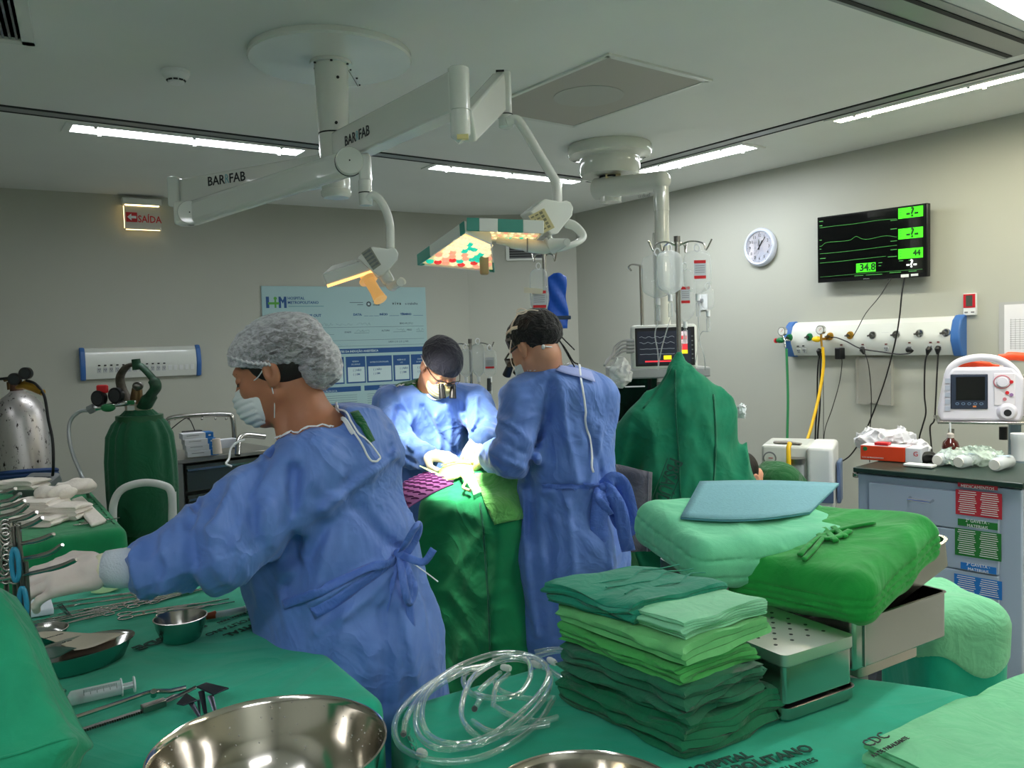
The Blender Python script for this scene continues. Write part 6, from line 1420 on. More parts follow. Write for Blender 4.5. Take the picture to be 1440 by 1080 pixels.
# drape hanging over a stool behind the right corner
hd_ = root('draped_stand', 'small stand covered by a light green cloth behind the steel container', 'stand', V(*at(1340, 900, 2.45)[:2], 0)); hc = at(1345, 905, 2.42)
def standfn(P):
    d = rbox(P, (hc[0]+.02, hc[1]+.12, .46), (.13, .17, .32), .07); m_ = np.abs(d) < .08
    if m_.any(): d[m_] -= folds(P[m_], .012, 4, 81, (1, 1, .3))
    return d*.8
upf = lambda P: smax(standfn(P)-.005, .60+.035*np.sin(P[:, 0]*22)+.02*np.sin(P[:, 1]*17)-P[:, 2], .004)
for nm_, f_, m_ in (('cloth_upper', upf, cloth('stand_mint', (120, 200, 152), crease=.2, cscale=8)), ('cloth_lower', standfn, drape_g)):
    v, q = sdf_mesh(f_, (hc[0]-.22, hc[1]-.15, .1), (hc[0]+.28, hc[1]+.4, .9), .009 if f_ is standfn else .007); mesh_obj(nm_, v, q.tolist(), m_, hd_, 180)
b = B(); b.cyl((hc[0]+.02, hc[1]+.12, 0), (hc[0]+.02, hc[1]+.12, .4), .03, n=14); b.out('stand_post', steel, hd_)
# ---- basins
def basin(cx, cy, wpx, zr, H, label, name='steel_basin', water=False, flat=0):
    c = onz(cx, cy, zr); rad = wpx/2/F*math.hypot(c[0], c[1]); z0 = zr-H
    r = root(name, label, 'basin', V(c[0], c[1], z0)); T = frame(V(c[0], c[1], z0), (1, 0, 0), z=(0, 0, 1)); th = .0016
    pr = [(0, 0), (rad*.45, 0), (rad*.62, .006), (rad*.78, H*.25), (rad*.90, H*.6), (rad*.97, H*.94), (rad*1.0, H*.985), (rad*1.005, H), (rad*.99, H+.001), (rad*.975, H-.002), (rad*.955, H*.93), (rad*.885, H*.6), (rad*.765, H*.26), (rad*.60, .010), (rad*.44, .004), (0, .004)]
    b = B(T); b.lathe(pr, n=96); b.out('bowl', mat('polished_steel', (200, 194, 184), .13, 1, bump=.02, bscale=25), r, smooth=50)
    if water:
        b = B(T); b.lathe([(0, .0145), (rad*.655, .0145)], n=64); b.out('water', mat('water', (235, 240, 240), .03, trans=.9, ior=1.33), r, smooth=180)
        rn = random.Random(5); b = B(T)
        for k in range(160):
            a = rn.uniform(0, 6.28); f = rn.uniform(.2, .95); i = f*H; rr = np.interp(i, [.01, H*.26, H*.6, H*.93], [rad*.60, rad*.765, rad*.885, rad*.955]); s = rn.uniform(.0006, .0016); b.ball((rr*math.cos(a)*.998, rr*math.sin(a)*.998, i), s, 6)
        o = b.out('water_drops', mat('droplet', (240, 240, 235), .05, trans=.6, ior=1.33), r, smooth=180); o['kind'] = 'stuff'
    return r
basin(379, 1046, 318, TZ+.155, .155, 'large polished steel basin with some water at the bottom left', water=True)
basin(824, 1128, 306, TZ+.15, .15, 'polished steel basin cut off by the bottom edge, in front of the cloth stack')
# ---- clear tubing
tubm = clear('clear_tubing', (232, 242, 238), .16, .10, .62, .75)
def cp(l): return [(x/5.143+540, y/5.143+890) for x, y in l]
tr = root('tubing_coil', 'coil of clear plastic surgical tubing on the green table beside the cloth stack', 'tubing', onz(680, 1000, TZ))
def tpath(pts, zf, rad=.0062, nm='tube'):
    P = [onz(x, y, TZ+.008+z) for (x, y), z in zip(pts, zf)]; b = B(); b.tube(spline(P, 9), rad, 12, caps=False); o = b.out(nm, tubm, tr, smooth=60)
zig = lambda n, a, b_: [a+(b_-a)*abs(math.sin(i*1.3)) for i in range(n)]
for L1, a_, b_ in (([(140, 735), (170, 600), (300, 410), (520, 250), (800, 150), (1000, 150), (1150, 215), (1205, 330), (1170, 450), (1040, 610), (880, 720), (700, 800), (520, 835), (370, 830), (260, 750), (230, 640), (250, 520), (340, 420), (480, 330), (620, 262)], .01, .03),
                   ([(650, 245), (450, 300), (260, 420), (120, 560), (75, 690), (120, 820), (270, 900), (450, 932), (700, 900), (950, 780), (1130, 630), (1230, 470)], 0, .012),
                   ([(760, 235), (560, 270), (400, 350), (300, 470), (275, 620), (330, 740), (460, 800), (640, 790), (820, 710), (1010, 560), (1150, 400), (1190, 280), (1120, 190), (960, 160), (780, 170)], .012, .03),
                   ([(655, 552), (690, 490), (700, 470), (620, 430), (575, 350), (600, 290), (680, 260)], 0, .01),
                   ([(560, 545), (590, 420), (660, 300), (780, 215), (900, 178), (1030, 190), (1060, 300), (1000, 420), (880, 470), (740, 465), (660, 440)], .02, .034),
                   ([(700, 770), (600, 680), (560, 590), (575, 470), (640, 330), (800, 220), (960, 190), (1130, 240), (1290, 330), (1400, 420)], 0, .02),
                   ([(800, 345), (830, 410), (940, 455), (1080, 480), (1220, 470)], 0, .01), ([(840, 290), (740, 370), (680, 430)], .01, .02), ([(790, 520), (880, 580), (1000, 620), (1130, 640), (1260, 610)], 0, .01), ([(640, 640), (760, 710), (900, 720), (1040, 690), (1200, 660)], 0, .01),
                   ([(1100, 170), (1250, 130), (1400, 150), (1480, 260)], .01, .02), ([(1090, 140), (1230, 118), (1390, 120)], .0, .01), ([(900, 300), (830, 360), (800, 430), (790, 520)], .01, .02)):
    tpath(cp(L1), zig(len(L1), a_, b_))
for (x0_, y0_), (x1_, y1_) in (((630, 262), (760, 235)), ((850, 245), (915, 260)), ((250, 855), (300, 880)), ((1060, 215), (1130, 240)), ((1190, 190), (1240, 220))):
    a, b_ = [onz(x/5.143+540, y/5.143+890, TZ+.018) for x, y in ((x0_, y0_), (x1_, y1_))]; b = B(); b.tube([a, a*.7+b_*.3, a*.5+b_*.5, a*.3+b_*.7, b_], [.006, .0085, .0075, .0085, .006], 12); b.out('connector', clear('connector_clear', (240, 240, 232), .5), tr, smooth=40)
for x_, y_ in ((142, 730), (655, 550)):
    p = onz(x_/5.143+540, y_/5.143+890, TZ+.012 if x_ > 200 else TZ+.018); T = frame(p, (1, 0, 0), z=(0, -.8, .5)); b = B(T); b.lathe([(.0052, 0), (.0064, 0), (.0064, .002), (.0052, .002), (.0052, 0)], n=20); b.out('cut_end', mat('tube_end', (40, 70, 62), .4), tr)
# ================================================================== things on the instrument table
TZ_ = TZ1+.0035
def clamp(pa, pb, label, group, z=TZ_, w=1.0, curve=0, m=steel):
    """ring-handled clamp lying flat: rings at pixel pa, tip at pixel pb"""
    a, e = onz(*pa, z+.004), onz(*pb, z+.004); d = nrm(e-a); s = V(-d[1], d[0], 0); L = np.linalg.norm(e-a)
    r = root('surgical_clamp', label, 'clamp', V(a[0], a[1], z), group)
    for k in (-1, 1):
        c = a+s*k*.016*w; rr = .0125*w; pts = [c+d*rr*1.25*math.cos(t)+s*rr*math.sin(t) for t in np.linspace(0, 2*math.pi, 17)[:-1]]
        b = B(); b.tube(pts, .0022*w, 6, closed=True); b.out('finger_ring', m, r, smooth=180)
        j = a+d*L*.62; pts = [c+d*rr*1.2-s*k*.004, c+d*L*.25-s*k*.007*w, a+d*L*.45+s*k*.004*w, j, j+d*L*.12-s*k*.0035, e-d*L*.1-s*k*.002+s*curve*.4, e-s*k*.0008+s*curve]
        pts = [p+V(0, 0, .001*k) for p in pts]; b = B(); b.tube(spline(pts, 4), [.0030*w]*9+[.0034*w]*6+[.0022*w]*6+[.0012*w]*4, 6, flat=.8); b.out('shank', m, r, smooth=60)
    j = a+d*L*.62; b = B(frame(j, d, z=(0, 0, 1))); b.box((0, 0, 0), (.018*w, .010*w, .006)); b.out('box_joint', m, r, bevel=.0015)
    b = B(frame(a+d*L*.17, d, z=(0, 0, 1))); b.box((0, 0, 0), (.007, .012, .004)); b.out('ratchet', m, r)
    return r
GC = 'steel clamps laid out in the row on the instrument table'
for k, (pa, pb, w_) in enumerate((((176, 878-12), (322, 842), 1.15), ((192, 833), (60, 851), .8), ((196, 838), (52, 859), .8), ((205, 838), (262, 828), .8), ((200, 843), (70, 866), .8), ((168, 852), (20, 880), .9), ((160, 856), (15, 888), .9), ((150, 862), (18, 896), .9), ((185, 851), (300, 826), 1.0), ((196, 847), (310, 822), .9), ((228, 862), (330, 846), 1.0), ((140, 856), (30, 884), .8), ((214, 846), (262, 833), .8))):
    rank = sorted([833, 838.1, 838.2, 843, 852, 856.1, 862, 851, 847, 861.9, 856.2, 846]).index([0, 833, 838.1, 838.2, 843, 852, 856.1, 862, 851, 847, 861.9, 856.2, 846][k]) if k else 0
    lab = 'steel ring-handled clamp, %s counted from the far side of the row behind the dishes' % ('first', 'second', 'third', 'fourth', 'fifth', 'sixth', 'seventh', 'eighth', 'ninth', 'tenth', 'eleventh', 'twelfth')[rank] if k else 'large steel needle holder with rings left of its long tips, just behind the steel cup'
    clamp(pa, pb, lab, GC if k else None, w=w_)
# kidney dish
c = onz(113, 912, TZ_+.04); r = root('oval_dish', 'stainless steel oval dish holding torn paper packets', 'dish', V(c[0], c[1], TZ_)); dd_ = nrm(onz(182, 890, TZ_+.04)-onz(30, 935, TZ_+.04)); T = frame(V(c[0], c[1], TZ_), dd_, z=(0, 0, 1))
b = B(T); b.lathe([(0, 0), (.080, 0), (.094, .004), (.112, .040), (.119, .044), (.119, .046), (.110, .043), (.091, .007), (.078, .003), (0, .003)], n=64, sy=.62); b.out('dish_body', steel, r, smooth=50)
def sheet(name, px, zs, m, parent=None, th=.0008, sag=.004, n=8, label=None, cat=None):
    a, b_, c_, d_ = [onz(x, y, z) for (x, y), z in zip(px, zs)]; rows = []
    for i in range(n+1):
        rows.append([((a*(1-i/n)+b_*(i/n))*(1-j/n)+(d_*(1-i/n)+c_*(i/n))*(j/n))+V(0, 0, sag*math.sin(i/n*5+j/n*3)) for j in range(n+1)])
    b = B(); b.grid(rows); o = b.out(name, m, parent, smooth=180, thick=th)
    if label: tag(o, label, cat)
    return o
pk = sheet('paper_packet', [(38, 891), (140, 888), (178, 893), (105, 915)], [TZ_+.052, TZ_+.05, TZ_+.046, TZ_+.03], mat('packet_beige', (196, 186, 165), .6), label='torn beige printed paper packet lying in the oval dish', cat='packet')
text('10 mL', .008, frame(onz(94, 902, TZ_+.056), dd_, z=(0, 0, 1)), black_ink, 'print', pk); text('LUVA CIRURGICA ESTERIL', .005, frame(onz(70, 896, TZ_+.058), dd_, z=(0, 0, 1)), black_ink, 'print', pk)
sheet('paper_packet', [(46, 915), (72, 906), (108, 914), (60, 928)], [TZ_+.044]*4, mat('packet_dark', (30, 78, 62), .5), label='dark green corner of a packet in the oval dish', cat='packet')
b = B(); pts = [onz(x, y, TZ_+.030) for x, y in ((100, 912), (130, 905), (165, 895))]; b.tube(spline(pts, 5), [.006]*3+[.011]*5+[.009]*3, 10, flat=.5); tag(b.out('gauze_roll', mat('gauze_cream', (226, 205, 180), .8, bump=.5, bscale=80), None, smooth=180), 'cream gauze roll lying in the oval dish', 'gauze')
# small round dish and cup
def cup(cx, cy, wpx, zr, H, label, name, k=.78, cat='cup'):
    c = onz(cx, cy, zr); rad = wpx/2/F*math.hypot(c[0], c[1]); r = root(name, label, cat, V(c[0], c[1], zr-H)); T = frame(V(c[0], c[1], zr-H), (1, 0, 0), z=(0, 0, 1))
    b = B(T); b.lathe([(0, 0), (rad*k*.9, 0), (rad*k, .004), (rad*.93, H*.6), (rad*.98, H-.003), (rad*1.03, H-.002), (rad*1.03, H), (rad*.98, H+.0005), (rad*.95, H-.004), (rad*.90, H*.6), (rad*k*.94, .006), (0, .004)], n=56); b.out('cup_body', steel, r, smooth=50); return r
cup(253.5, 867, 66, TZ_+.056, .056, 'small stainless steel cup on the instrument table beside the brown-tipped syringe', 'steel_cup', .74)
cup(60, 885, 56, TZ_+.026, .026, 'shallow round steel dish behind the oval dish', 'steel_dish', .8, 'dish')
# syringes
def syringe(pa, pb, rad, label, z=TZ_, tip=None, marks=True, plunger=.2):
    a, e = onz(*pa, z+rad), onz(*pb, z+rad); L = np.linalg.norm(e-a); r = root('syringe', label, 'syringe', V(a[0], a[1], z)); x = nrm(e-a); T = frame(a, x, z=(0, 0, 1)); M = T.copy(); M[:3, 0], M[:3, 2] = T[:3, 1], T[:3, 0]; M[:3, 1] = T[:3, 2]
    pl = clear('syringe_clear', (220, 230, 232), .42, .2)
    b = B(M); b.lathe([(rad*.25, 0), (rad*.3, L*.06), (rad*.9, L*.10), (rad, L*.12), (rad, L*.80), (rad*1.02, L*.80)], n=28); b.out('barrel', pl, r, smooth=50)
    b = B(M); b.lathe([(rad, L*.80), (rad*1.5, L*.80), (rad*1.5, L*.815), (rad, L*.815)], n=28, sy=.8); b.out('flange', mat('syringe_white', (205, 214, 216), .4), r)
    b = B(M); b.lathe([(rad*.9, L*.20), (rad*.93, L*.215), (rad*.93, L*.25), (rad*.9, L*.26)], n=24); b.out('stopper', black_plastic if marks else mat('stopper_grey', (160, 165, 165), .5), r)
    b = B(M); b.box((0, 0, L*.62), (rad*.9, rad*.15, L*.7)); b.box((0, 0, L*.62), (rad*.15, rad*.9, L*.7)); b.lathe([(rad*1.1, L*.975), (rad*1.15, L*.985), (rad*1.1, L)], n=24); b.out('plunger', mat('syringe_white', (205, 214, 216), .4), r)
    b = B(M); b.lathe([(rad*.28, 0), (rad*.40, -L*.02), (rad*.40, -L*.06), (rad*.2, -L*.065)], n=16); b.out('tip', tip or mat('syringe_white', (205, 214, 216), .4), r)
    if marks:
        for i in range(26):
            l = .55 if i % 5 == 0 else .3; t = B(); a0 = R_(200)
            pts = [ap(M, (rad*1.006*math.cos(q_), rad*1.006*math.sin(q_), L*(.28+.45*i/25))) for q_ in np.linspace(math.pi*.62, math.pi*(.62+l*.5), 5)]
            if V(0, -1, 0)@(pts[0]-ap(M, (0, 0, L*(.28+.45*i/25)))) < 0: pts = [ap(M, (rad*1.006*math.cos(-q_), rad*1.006*math.sin(-q_), L*(.28+.45*i/25))) for q_ in np.linspace(math.pi*.30, math.pi*(.30+l*.5), 5)]
            t.tube(pts, .0004, 4); t.out('graduation', black_ink, r)
    return r
syringe((88, 985), (190, 962), .0145, 'large clear plastic syringe with black graduations on the instrument table')
b = syringe((296, 866), (356, 855), .0085, 'small syringe with an orange-brown cap touching the steel cup', marks=False)
a, e = onz(286, 868, TZ_+.009), onz(303, 864, TZ_+.009); bb = B(); bb.tube([a, e], [.0075, .0105], 16); bb.out('cap', mat('iodine_brown', (150, 62, 20), .35), b)
# rib retractor
zr_ = TZ_+.012; w_ = lambda x, y, z=zr_: onz(x, y, z)
r = root('rib_retractor', 'steel ratchet retractor with two dark blades lying in front of the large syringe', 'retractor', w_(200, 1000, TZ_))
b = B(); b.tube([w_(93, 1013), w_(150, 994), w_(205, 975), w_(216, 972)], .0045, 8); b.out('upper_arm', steel, r)
b = B(); b.tube([w_(216, 972, zr_+.006), w_(240, 972, zr_+.006), w_(262, 967, zr_+.008)], .005, 8); b.out('upper_arm', steel, r)
b = B(); pa_, pb_ = w_(98, 1032, zr_-.004), w_(205, 998, zr_-.004); T = frame(pa_, pb_-pa_, z=(0, 0, 1)); Lr = np.linalg.norm(pb_-pa_); b.T = T; b.box((Lr/2, 0, 0), (Lr, .009, .005)); b.out('ratchet_bar', steel_dark, r)
for i in range(30): b = B(T); b.prism([(0, 0), (.004, 0), (.002, -.004)], -.0025, .0025, T=frame((.006+i*Lr/31, -.0045, 0), (1, 0, 0), z=(0, 0, 1))); b.out('ratchet_tooth', steel_dark, r)
b = B(frame(w_(216, 992, zr_+.001), pb_-pa_, z=(0, 0, 1))); b.box((0, 0, 0), (.045, .017, .014)); b.out('slider', steel_dark, r, bevel=.002)
b = B(); b.cyl(w_(216, 978, zr_), w_(216, 972, zr_+.012), .006, n=12); b.out('screw', steel, r)
b = B(); b.tube([w_(228, 988), w_(245, 980), w_(258, 976)], [.007, .009, .006], 8, flat=.5); b.out('lower_arm', steel_dark, r)
blm = mat('blade_dark_steel', (70, 72, 84), .35, .9)
for (p0_, p1_, p2_, p3_) in (((262, 975), (278, 985), (258, 992), (248, 990)), ((276, 966), (300, 977), (322, 968), (290, 960))):
    qd = [w_(*p, zr_+.02) for p in (p0_, p1_, p2_, p3_)]; b = B(); b.hexa([p-V(0, 0, .0015) for p in qd], [p+V(0, 0, .0015) for p in qd]); b.out('blade', blm, r, bevel=.001)
for p0_, p1_ in (((283, 972), (289, 1003)), ((296, 978), (303, 1002)), ((268, 987), (282, 1010)), ((279, 984), (281, 1004))):
    b = B(); b.tube([w_(*p0_, zr_+.018), w_(*p1_, TZ_+.004)], [.006, .0035], 6, flat=.35); b.out('blade_leg', blm, r)
b = B(); b.tube([w_(256, 976, zr_+.012), w_(276, 966, zr_+.02)], .006, 8, flat=.5); b.out('lower_arm', steel_dark, r)
b = B(); b.tube([w_(66, 962, TZ_+.01), w_(92, 972, TZ_+.008)], .003, 8); tag(b.out('steel_rod', steel, None), 'short bent steel rod beside the tip of the large syringe', 'instrument')
# swab pack, needle box, green leaf packet
for k, (px, mcol, lab) in enumerate(([((38, 850), (72, 847), (76, 862), (38, 868)), (216, 222, 232), 'white and blue packet of sutures behind the round steel dish'], [((322, 818), (334, 817), (337, 822), (325, 824)), (226, 230, 232), 'tiny white needle box at the far edge of the instrument table'])):
    q = [onz(x, y, TZ_+.004) for x, y in px]; b = B(); b.hexa([V(*p[:2], TZ_) for p in q], [V(*p[:2], TZ_+.018) for p in q]); o = b.out('suture_pack' if k == 0 else 'needle_box', mat('pack_%d' % k, mcol, .6), None, bevel=.003); tag(o, lab, 'packet')
q_ = sheet('gauze_sheet', [(126, 826), (168, 817), (182, 826), (128, 834)], [TZ_+.012, TZ_+.016, TZ_+.006, TZ_+.006], mat('pale_green_gauze', (150, 190, 140), .8), sag=.006, label='crumpled pale green gauze behind the instruments, under the glove', cat='gauze')
for k in range(9):
    p = onz(80+k*1.6, 852+k*1.5, TZ_+.010); b = B(); b.tube([p, p+V(.012, .004, .004-.001*k), p+V(.02, -.003*k*.3, -.006)], .0012, 5); b.out('suture_end', black_plastic, [o for o in COL.objects if o.name == 'suture_pack'][0])
# curved clamps standing in a rack at the left edge
GH = 'long curved clamps standing on the rack at the left edge'
rk = at(-8, 900, 1.42)
def tallclamp(pts, rings, lab, blue=False, d=1.42):
    P = [at(x, y, d-.0006*max(0, x)) for x, y in pts]; r = root('surgical_clamp', lab, 'clamp', P[0], GH if not blue else 'blue-ringed clamps hanging on the rack')
    b = B(); b.tube(spline(P, 6), [.0036]*(len(P)*6-5-8)+[.0044]*7+[.0030], 8); b.out('shank', steel, r, smooth=60)
    for (x, y) in rings:
        c = at(x, y, d-.01); pr = [c+V(.008*math.cos(t), .004*math.cos(t), .014*math.sin(t)) for t in np.linspace(0, 6.283, 15)[:-1]]; b = B(); b.tube(pr, .0026, 6, closed=True); b.out('finger_ring', steel, r, smooth=180)
    return r
for k, pts in enumerate(([(-30, 697), (0, 693), (14, 690), (22, 687)], [(-30, 712), (0, 706), (18, 702), (29, 694)], [(-30, 722), (0, 716), (22, 710), (35, 704)], [(-30, 735), (0, 727), (26, 720), (40, 709)], [(-30, 743), (5, 735), (36, 728), (52, 720)], [(-20, 755), (10, 746), (42, 738), (60, 728)], [(-20, 772), (15, 767), (52, 760), (76, 751)], [(-20, 796), (20, 788), (66, 779), (88, 766)], [(-20, 818), (25, 810), (80, 798), (108, 787)])):
    tallclamp(pts, [(6+4*(k % 2), 742+k*7)] if k > 3 else [(8, 742+k*6)], 'long curved steel clamp on the rack, %s from the top of its row' % ('topmost', 'second', 'third', 'fourth', 'fifth', 'sixth', 'third from last', 'last but one', 'the lowest')[k] if k not in (0, 6, 7, 8) else ('topmost long curved clamp on the rack at the left edge', '', '', '', '', '', 'curved steel clamp crossing just above the gloved hand, upper of three', 'curved steel clamp crossing just above the gloved hand, middle of three', 'lowest curved steel clamp, crossing in front of the gloved hand')[k])
bt = mat('teal_blue_handle', (40, 130, 160), .35)
for (xa, ya, xb, yb, xr, yr, lab) in ((22, 740, 34, 865, 20, 795, 'upper blue-ringed clamp hanging in front of the wrist of the rack'), (34, 790, 38, 905, 31, 850, 'lower blue-ringed clamp hanging beside the green cloth')):
    r = root('blue_ringed_clamp', lab, 'clamp', at(xa, ya, 1.40)); 
    for o_ in (-3, 3): b = B(); b.tube([at(xa+o_, ya, 1.40), at((xa+xb)/2+o_*1.5, (ya+yb)/2, 1.40), at(xb+o_, yb, 1.40)], .0032, 8); b.out('shank', steel_dark, r)
    c = at(xr, yr, 1.385); pr = [c+V(.006*math.cos(t), .003, .028*math.sin(t)) for t in np.linspace(0, 6.283, 19)[:-1]]; b = B(); b.tube(pr, .0042, 8, closed=True); b.out('finger_ring', bt, r, smooth=180)
r = root('clamp_rack', 'upright steel rack holding the long clamps at the left edge', 'rack', at(14, 905, 1.43)); 
for x_ in (4, 16, 26): b = B(); e_ = at(x_+8, 905, 1.43); b.tube([at(x_, 735, 1.43), at(x_+4, 800, 1.43), e_, V(e_[0], e_[1], TZ1+.004)], .004, 8); b.out('upright', steel_dark, r)
for y_ in (745, 762, 786, 812):
    for x_ in (6, 18): c = at(x_, y_, 1.415); pr = [c+V(.010*math.cos(t), .003, .012*math.sin(t)) for t in np.linspace(0, 6.283, 15)[:-1]]; b = B(); b.tube(pr, .0026, 6, closed=True); b.out('finger_ring', steel, r, smooth=180)
# near green cloth at the left edge
edge_px = [(-6, 828), (14, 858), (34, 900), (52, 945), (72, 985), (88, 1018), (104, 1044)]
rows = []; 
for i, (x, y) in enumerate(edge_px):
    a = at(x, y, 1.30-.02*i); rows.append([a+V(.0, .05, -.03), a+V(-.004, .02, -.008), a, a+V(-.012, -.02, .006), a+V(-.06, -.05, .004+.004*math.sin(i)), a+V(-.14, -.08, .0), a+V(-.25, -.11, .006)])
a = at(96, 1062, 1.17); rows.append([a+V(0, .04, -.02), a+V(-.002, .015, -.01), a, a+V(-.012, -.02, .0), a+V(-.06, -.05, -.004), a+V(-.14, -.08, 0), a+V(-.25, -.11, 0)])
a = at(78, 1110, 1.16); rows.append([a+V(0, .04, -.02), a+V(-.002, .015, -.01), a, a+V(-.012, -.02, 0), a+V(-.06, -.04, 0), a+V(-.14, -.06, 0), a+V(-.25, -.09, 0)])
rows = np.array(rows); fine = np.array([spline(list(rows[:, j]), 5) for j in range(rows.shape[1])]).transpose(1, 0, 2); fine = np.array([spline(list(fn_), 5) for fn_ in fine])
Q = fine.reshape(-1, 3); Q += (perlin(Q*9)*.006)[:, None]*V(.3, -.6, .6); fine = Q.reshape(fine.shape)
b = B(); b.grid(fine); o = b.out('hanging_cloth', cloth('cloth_left_green', (20, 150, 108), (14, 138, 98), crease=.3, cscale=6), None, smooth=180, thick=.004); tag(o, 'green cloth hanging over the near left corner beside the steel rack', 'cloth')
ms_ = root('mayo_stand', 'steel stand under the hanging green cloth at the near left corner', 'stand', V(-1.02, 1.12, 0)); b = B(); b.box((-1.02, 1.12, 1.12), (.20, .20, .02)); b.out('tray', steel, ms_, bevel=.004); b = B(); b.cyl((-1.02, 1.12, .03), (-1.02, 1.12, 1.11), .016, n=12); b.box((-1.02, 1.12, .03), (.4, .06, .04)); b.out('post', steel, ms_)
b = B(); b.tube(list(fine[29, 8:]+V(0, -.003, .002)), .0022, 6); b.out('hem', MATS['cloth_left_green'], o)
# gauze piles on the side table
wh = mat('gauze_white', (232, 224, 214), .85, bump=.6, bscale=70)
GZ = 'white gauze piles on the side table'
for k, (x, y, dx, dy, w__, d__, n__, z0, lab) in enumerate(((0, 742, 1, -.1, .22, .14, 3, 0, 'white folded gauze pile at the left of the side table, bottom one'), (2, 732, 1, -.1, .22, .14, 5, .03, 'white folded gauze pile at the left, in the middle of its stack'), (-14, 716, 1, -.1, .22, .13, 4, .085, 'white folded gauze pile at the left, topmost of its stack'), (62, 733, 1, -.06, .14, .12, 6, 0, 'white folded gauze pile in the middle of the side table'), (78, 728, .9, -.5, .13, .10, 2, 0, 'thin white gauze pile lying near the corner of the side table'))):
    o_ = onz(x, y, TZ3+.004+(0 if z0 == 0 else 0)); o_[2] = TZ3+.004+z0; axx = nrm(V(dx, dy, 0)); fold_cloth('folded_gauze', o_, axx, V(-axx[1], axx[0], 0), w__, d__, n__, .0095, wh, lab, 'gauze', GZ, seed=30+k, wav=.006)
for k, (x, y, dd, lab) in enumerate(((78, 693, 3.62, 'crumpled white gauze on top of the middle pile'), (108, 684, 3.75, 'crumpled white gauze at the back of the side table'))):
    c = at(x, y, dd)
    fnc = lambda P: ell(P, c, (.085, .06, .032))-folds(P, .012, 14, 90+k)
    v, q = sdf_mesh(fnc, c-.14, c+.14, .006); o = mesh_obj('crumpled_gauze', v, q.tolist(), wh, None, 180); tag(o, lab, 'gauze', GZ)
q = [onz(x, y, TZ3+.02) for x, y in ((100, 702), (116, 697), (150, 730), (128, 737))]; b = B(); b.hexa([V(*p[:2], TZ3+.003) for p in q], [V(*p[:2], TZ3+.022) for p in q]); o = b.out('gauze_roll', wh, None, bevel=.008); tag(o, 'long white gauze roll lying along the right edge of the side table', 'gauze')
GN = 'small steel towel clips at the corner of the side table'
for k in range(7):
    p = onz(108+k*7, 738-k*1.2, TZ3+.010); b = B(); a_ = k*1.1; u_ = V(math.cos(a_), math.sin(a_), 0); pr = [p+u_*.014*math.cos(t)+V(-u_[1], u_[0], 0)*.007*math.sin(t) for t in np.linspace(0, 6.283, 13)[:-1]]; b.tube(pr, .002, 6, closed=True); b.tube([p+u_*.014, p+u_*.05+V(0, 0, .004)], .002, 6); tag(b.out('towel_clip', steel, None), 'small steel towel clip in the cluster at the corner of the side table', 'clip', GN)
# field instruments and lines over the surgical site
for k, (px, rad, m_, lab) in enumerate((([(588, 668), (587, 660), (595, 655), (606, 658), (600, 664), (590, 668), (600, 672), (618, 664), (632, 655)], .004, mat('cream_line', (236, 226, 190), .5), 'looped cream tubing at the left of the surgical field'), ([(600, 662), (615, 650), (632, 645), (648, 648), (660, 652)], .006, mat('orange_line', (214, 110, 50), .5), 'orange red line running into the surgical field'), ([(610, 668), (625, 660), (645, 655), (665, 656), (690, 660)], .003, mat('cream_line', (236, 226, 190), .5), 'thin cream line across the surgical field'), ([(655, 645), (672, 655), (690, 658), (706, 660)], .005, steel, 'steel clamp lying at the right of the surgical field'), ([(650, 672), (659, 682), (655, 692), (662, 696)], .006, mat('beige_plastic', (222, 196, 150), .5), 'beige bent plastic connector on the green drape'))):
    S_ = surf_many(px, op_drape, 2.3, .022); P = [s[0] for s in S_ if s is not None and s[0][1] < 4.0]
    if len(P) > 2: b = B(); b.tube(spline(P, 5), rad, 8); tag(b.out('surgical_line' if k < 3 else ('surgical_clamp' if k == 3 else 'connector'), m_, None, smooth=60), lab, 'surgical line' if k < 3 else 'instrument')
# ================================================================== things at the back, left
r = root('green_covered_cylinder', 'gas cylinder in a gathered green cloth cover with a green valve guard', 'gas cylinder', V(*at(197, 600, 4.1)[:2], 0))
gx, gy = at(197, 600, 4.1)[:2]; zt_, zb_ = at(197, 575, 4.1)[2], at(197, 742, 4.1)[2]
b = B(); P = []; nA_ = 96
for z, rad in ((zt_+.005, .058), (zt_-.005, .064), (zt_-.03, .088), (zt_-.07, .122), (zt_-.13, .150), (zt_-.25, .163), (zt_-.42, .165), (zb_+.03, .160), (zb_-.01, .150), (zb_-.02, .12)):
    f = np.clip((zt_-z)/.35, 0, 1); row = []
    for j in range(nA_+1): a = 2*math.pi*j/nA_; k = 1+(.05*(1-f)+.012)*math.sin(a*13+math.sin(a*3)*2)*min(1, (zt_+.02-z)/.08)+.02*math.sin(a*5+2); row.append((gx+rad*k*math.cos(a), gy+rad*k*math.sin(a), z))
    P.append(row)
b.grid(P); b.out('cloth_cover', cloth('cover_dark_green', (0, 84, 52), crease=.2, cscale=6, fine=.4), r, smooth=180)
b = B(); b.cyl((gx, gy, .02), (gx, gy, zt_-.03), .11, n=32); b.out('cylinder_body', mat('cylinder_green', (40, 90, 60), .4, .3), r)
b = B(); b.tube([(gx, gy, zt_-.004), (gx, gy, zt_+.026)], .064, 28); b.out('elastic_band', mat('beige_band', (176, 168, 150), .8, bump=.5, bscale=150), r)
b = B(); b.box((gx-.01, gy-.066, zt_+.01), (.035, .004, .022)); b.out('paper_tag', white_plastic, r)
dg = mat('guard_green', (24, 74, 48), .5, .2, noise=.5, nscale=30)
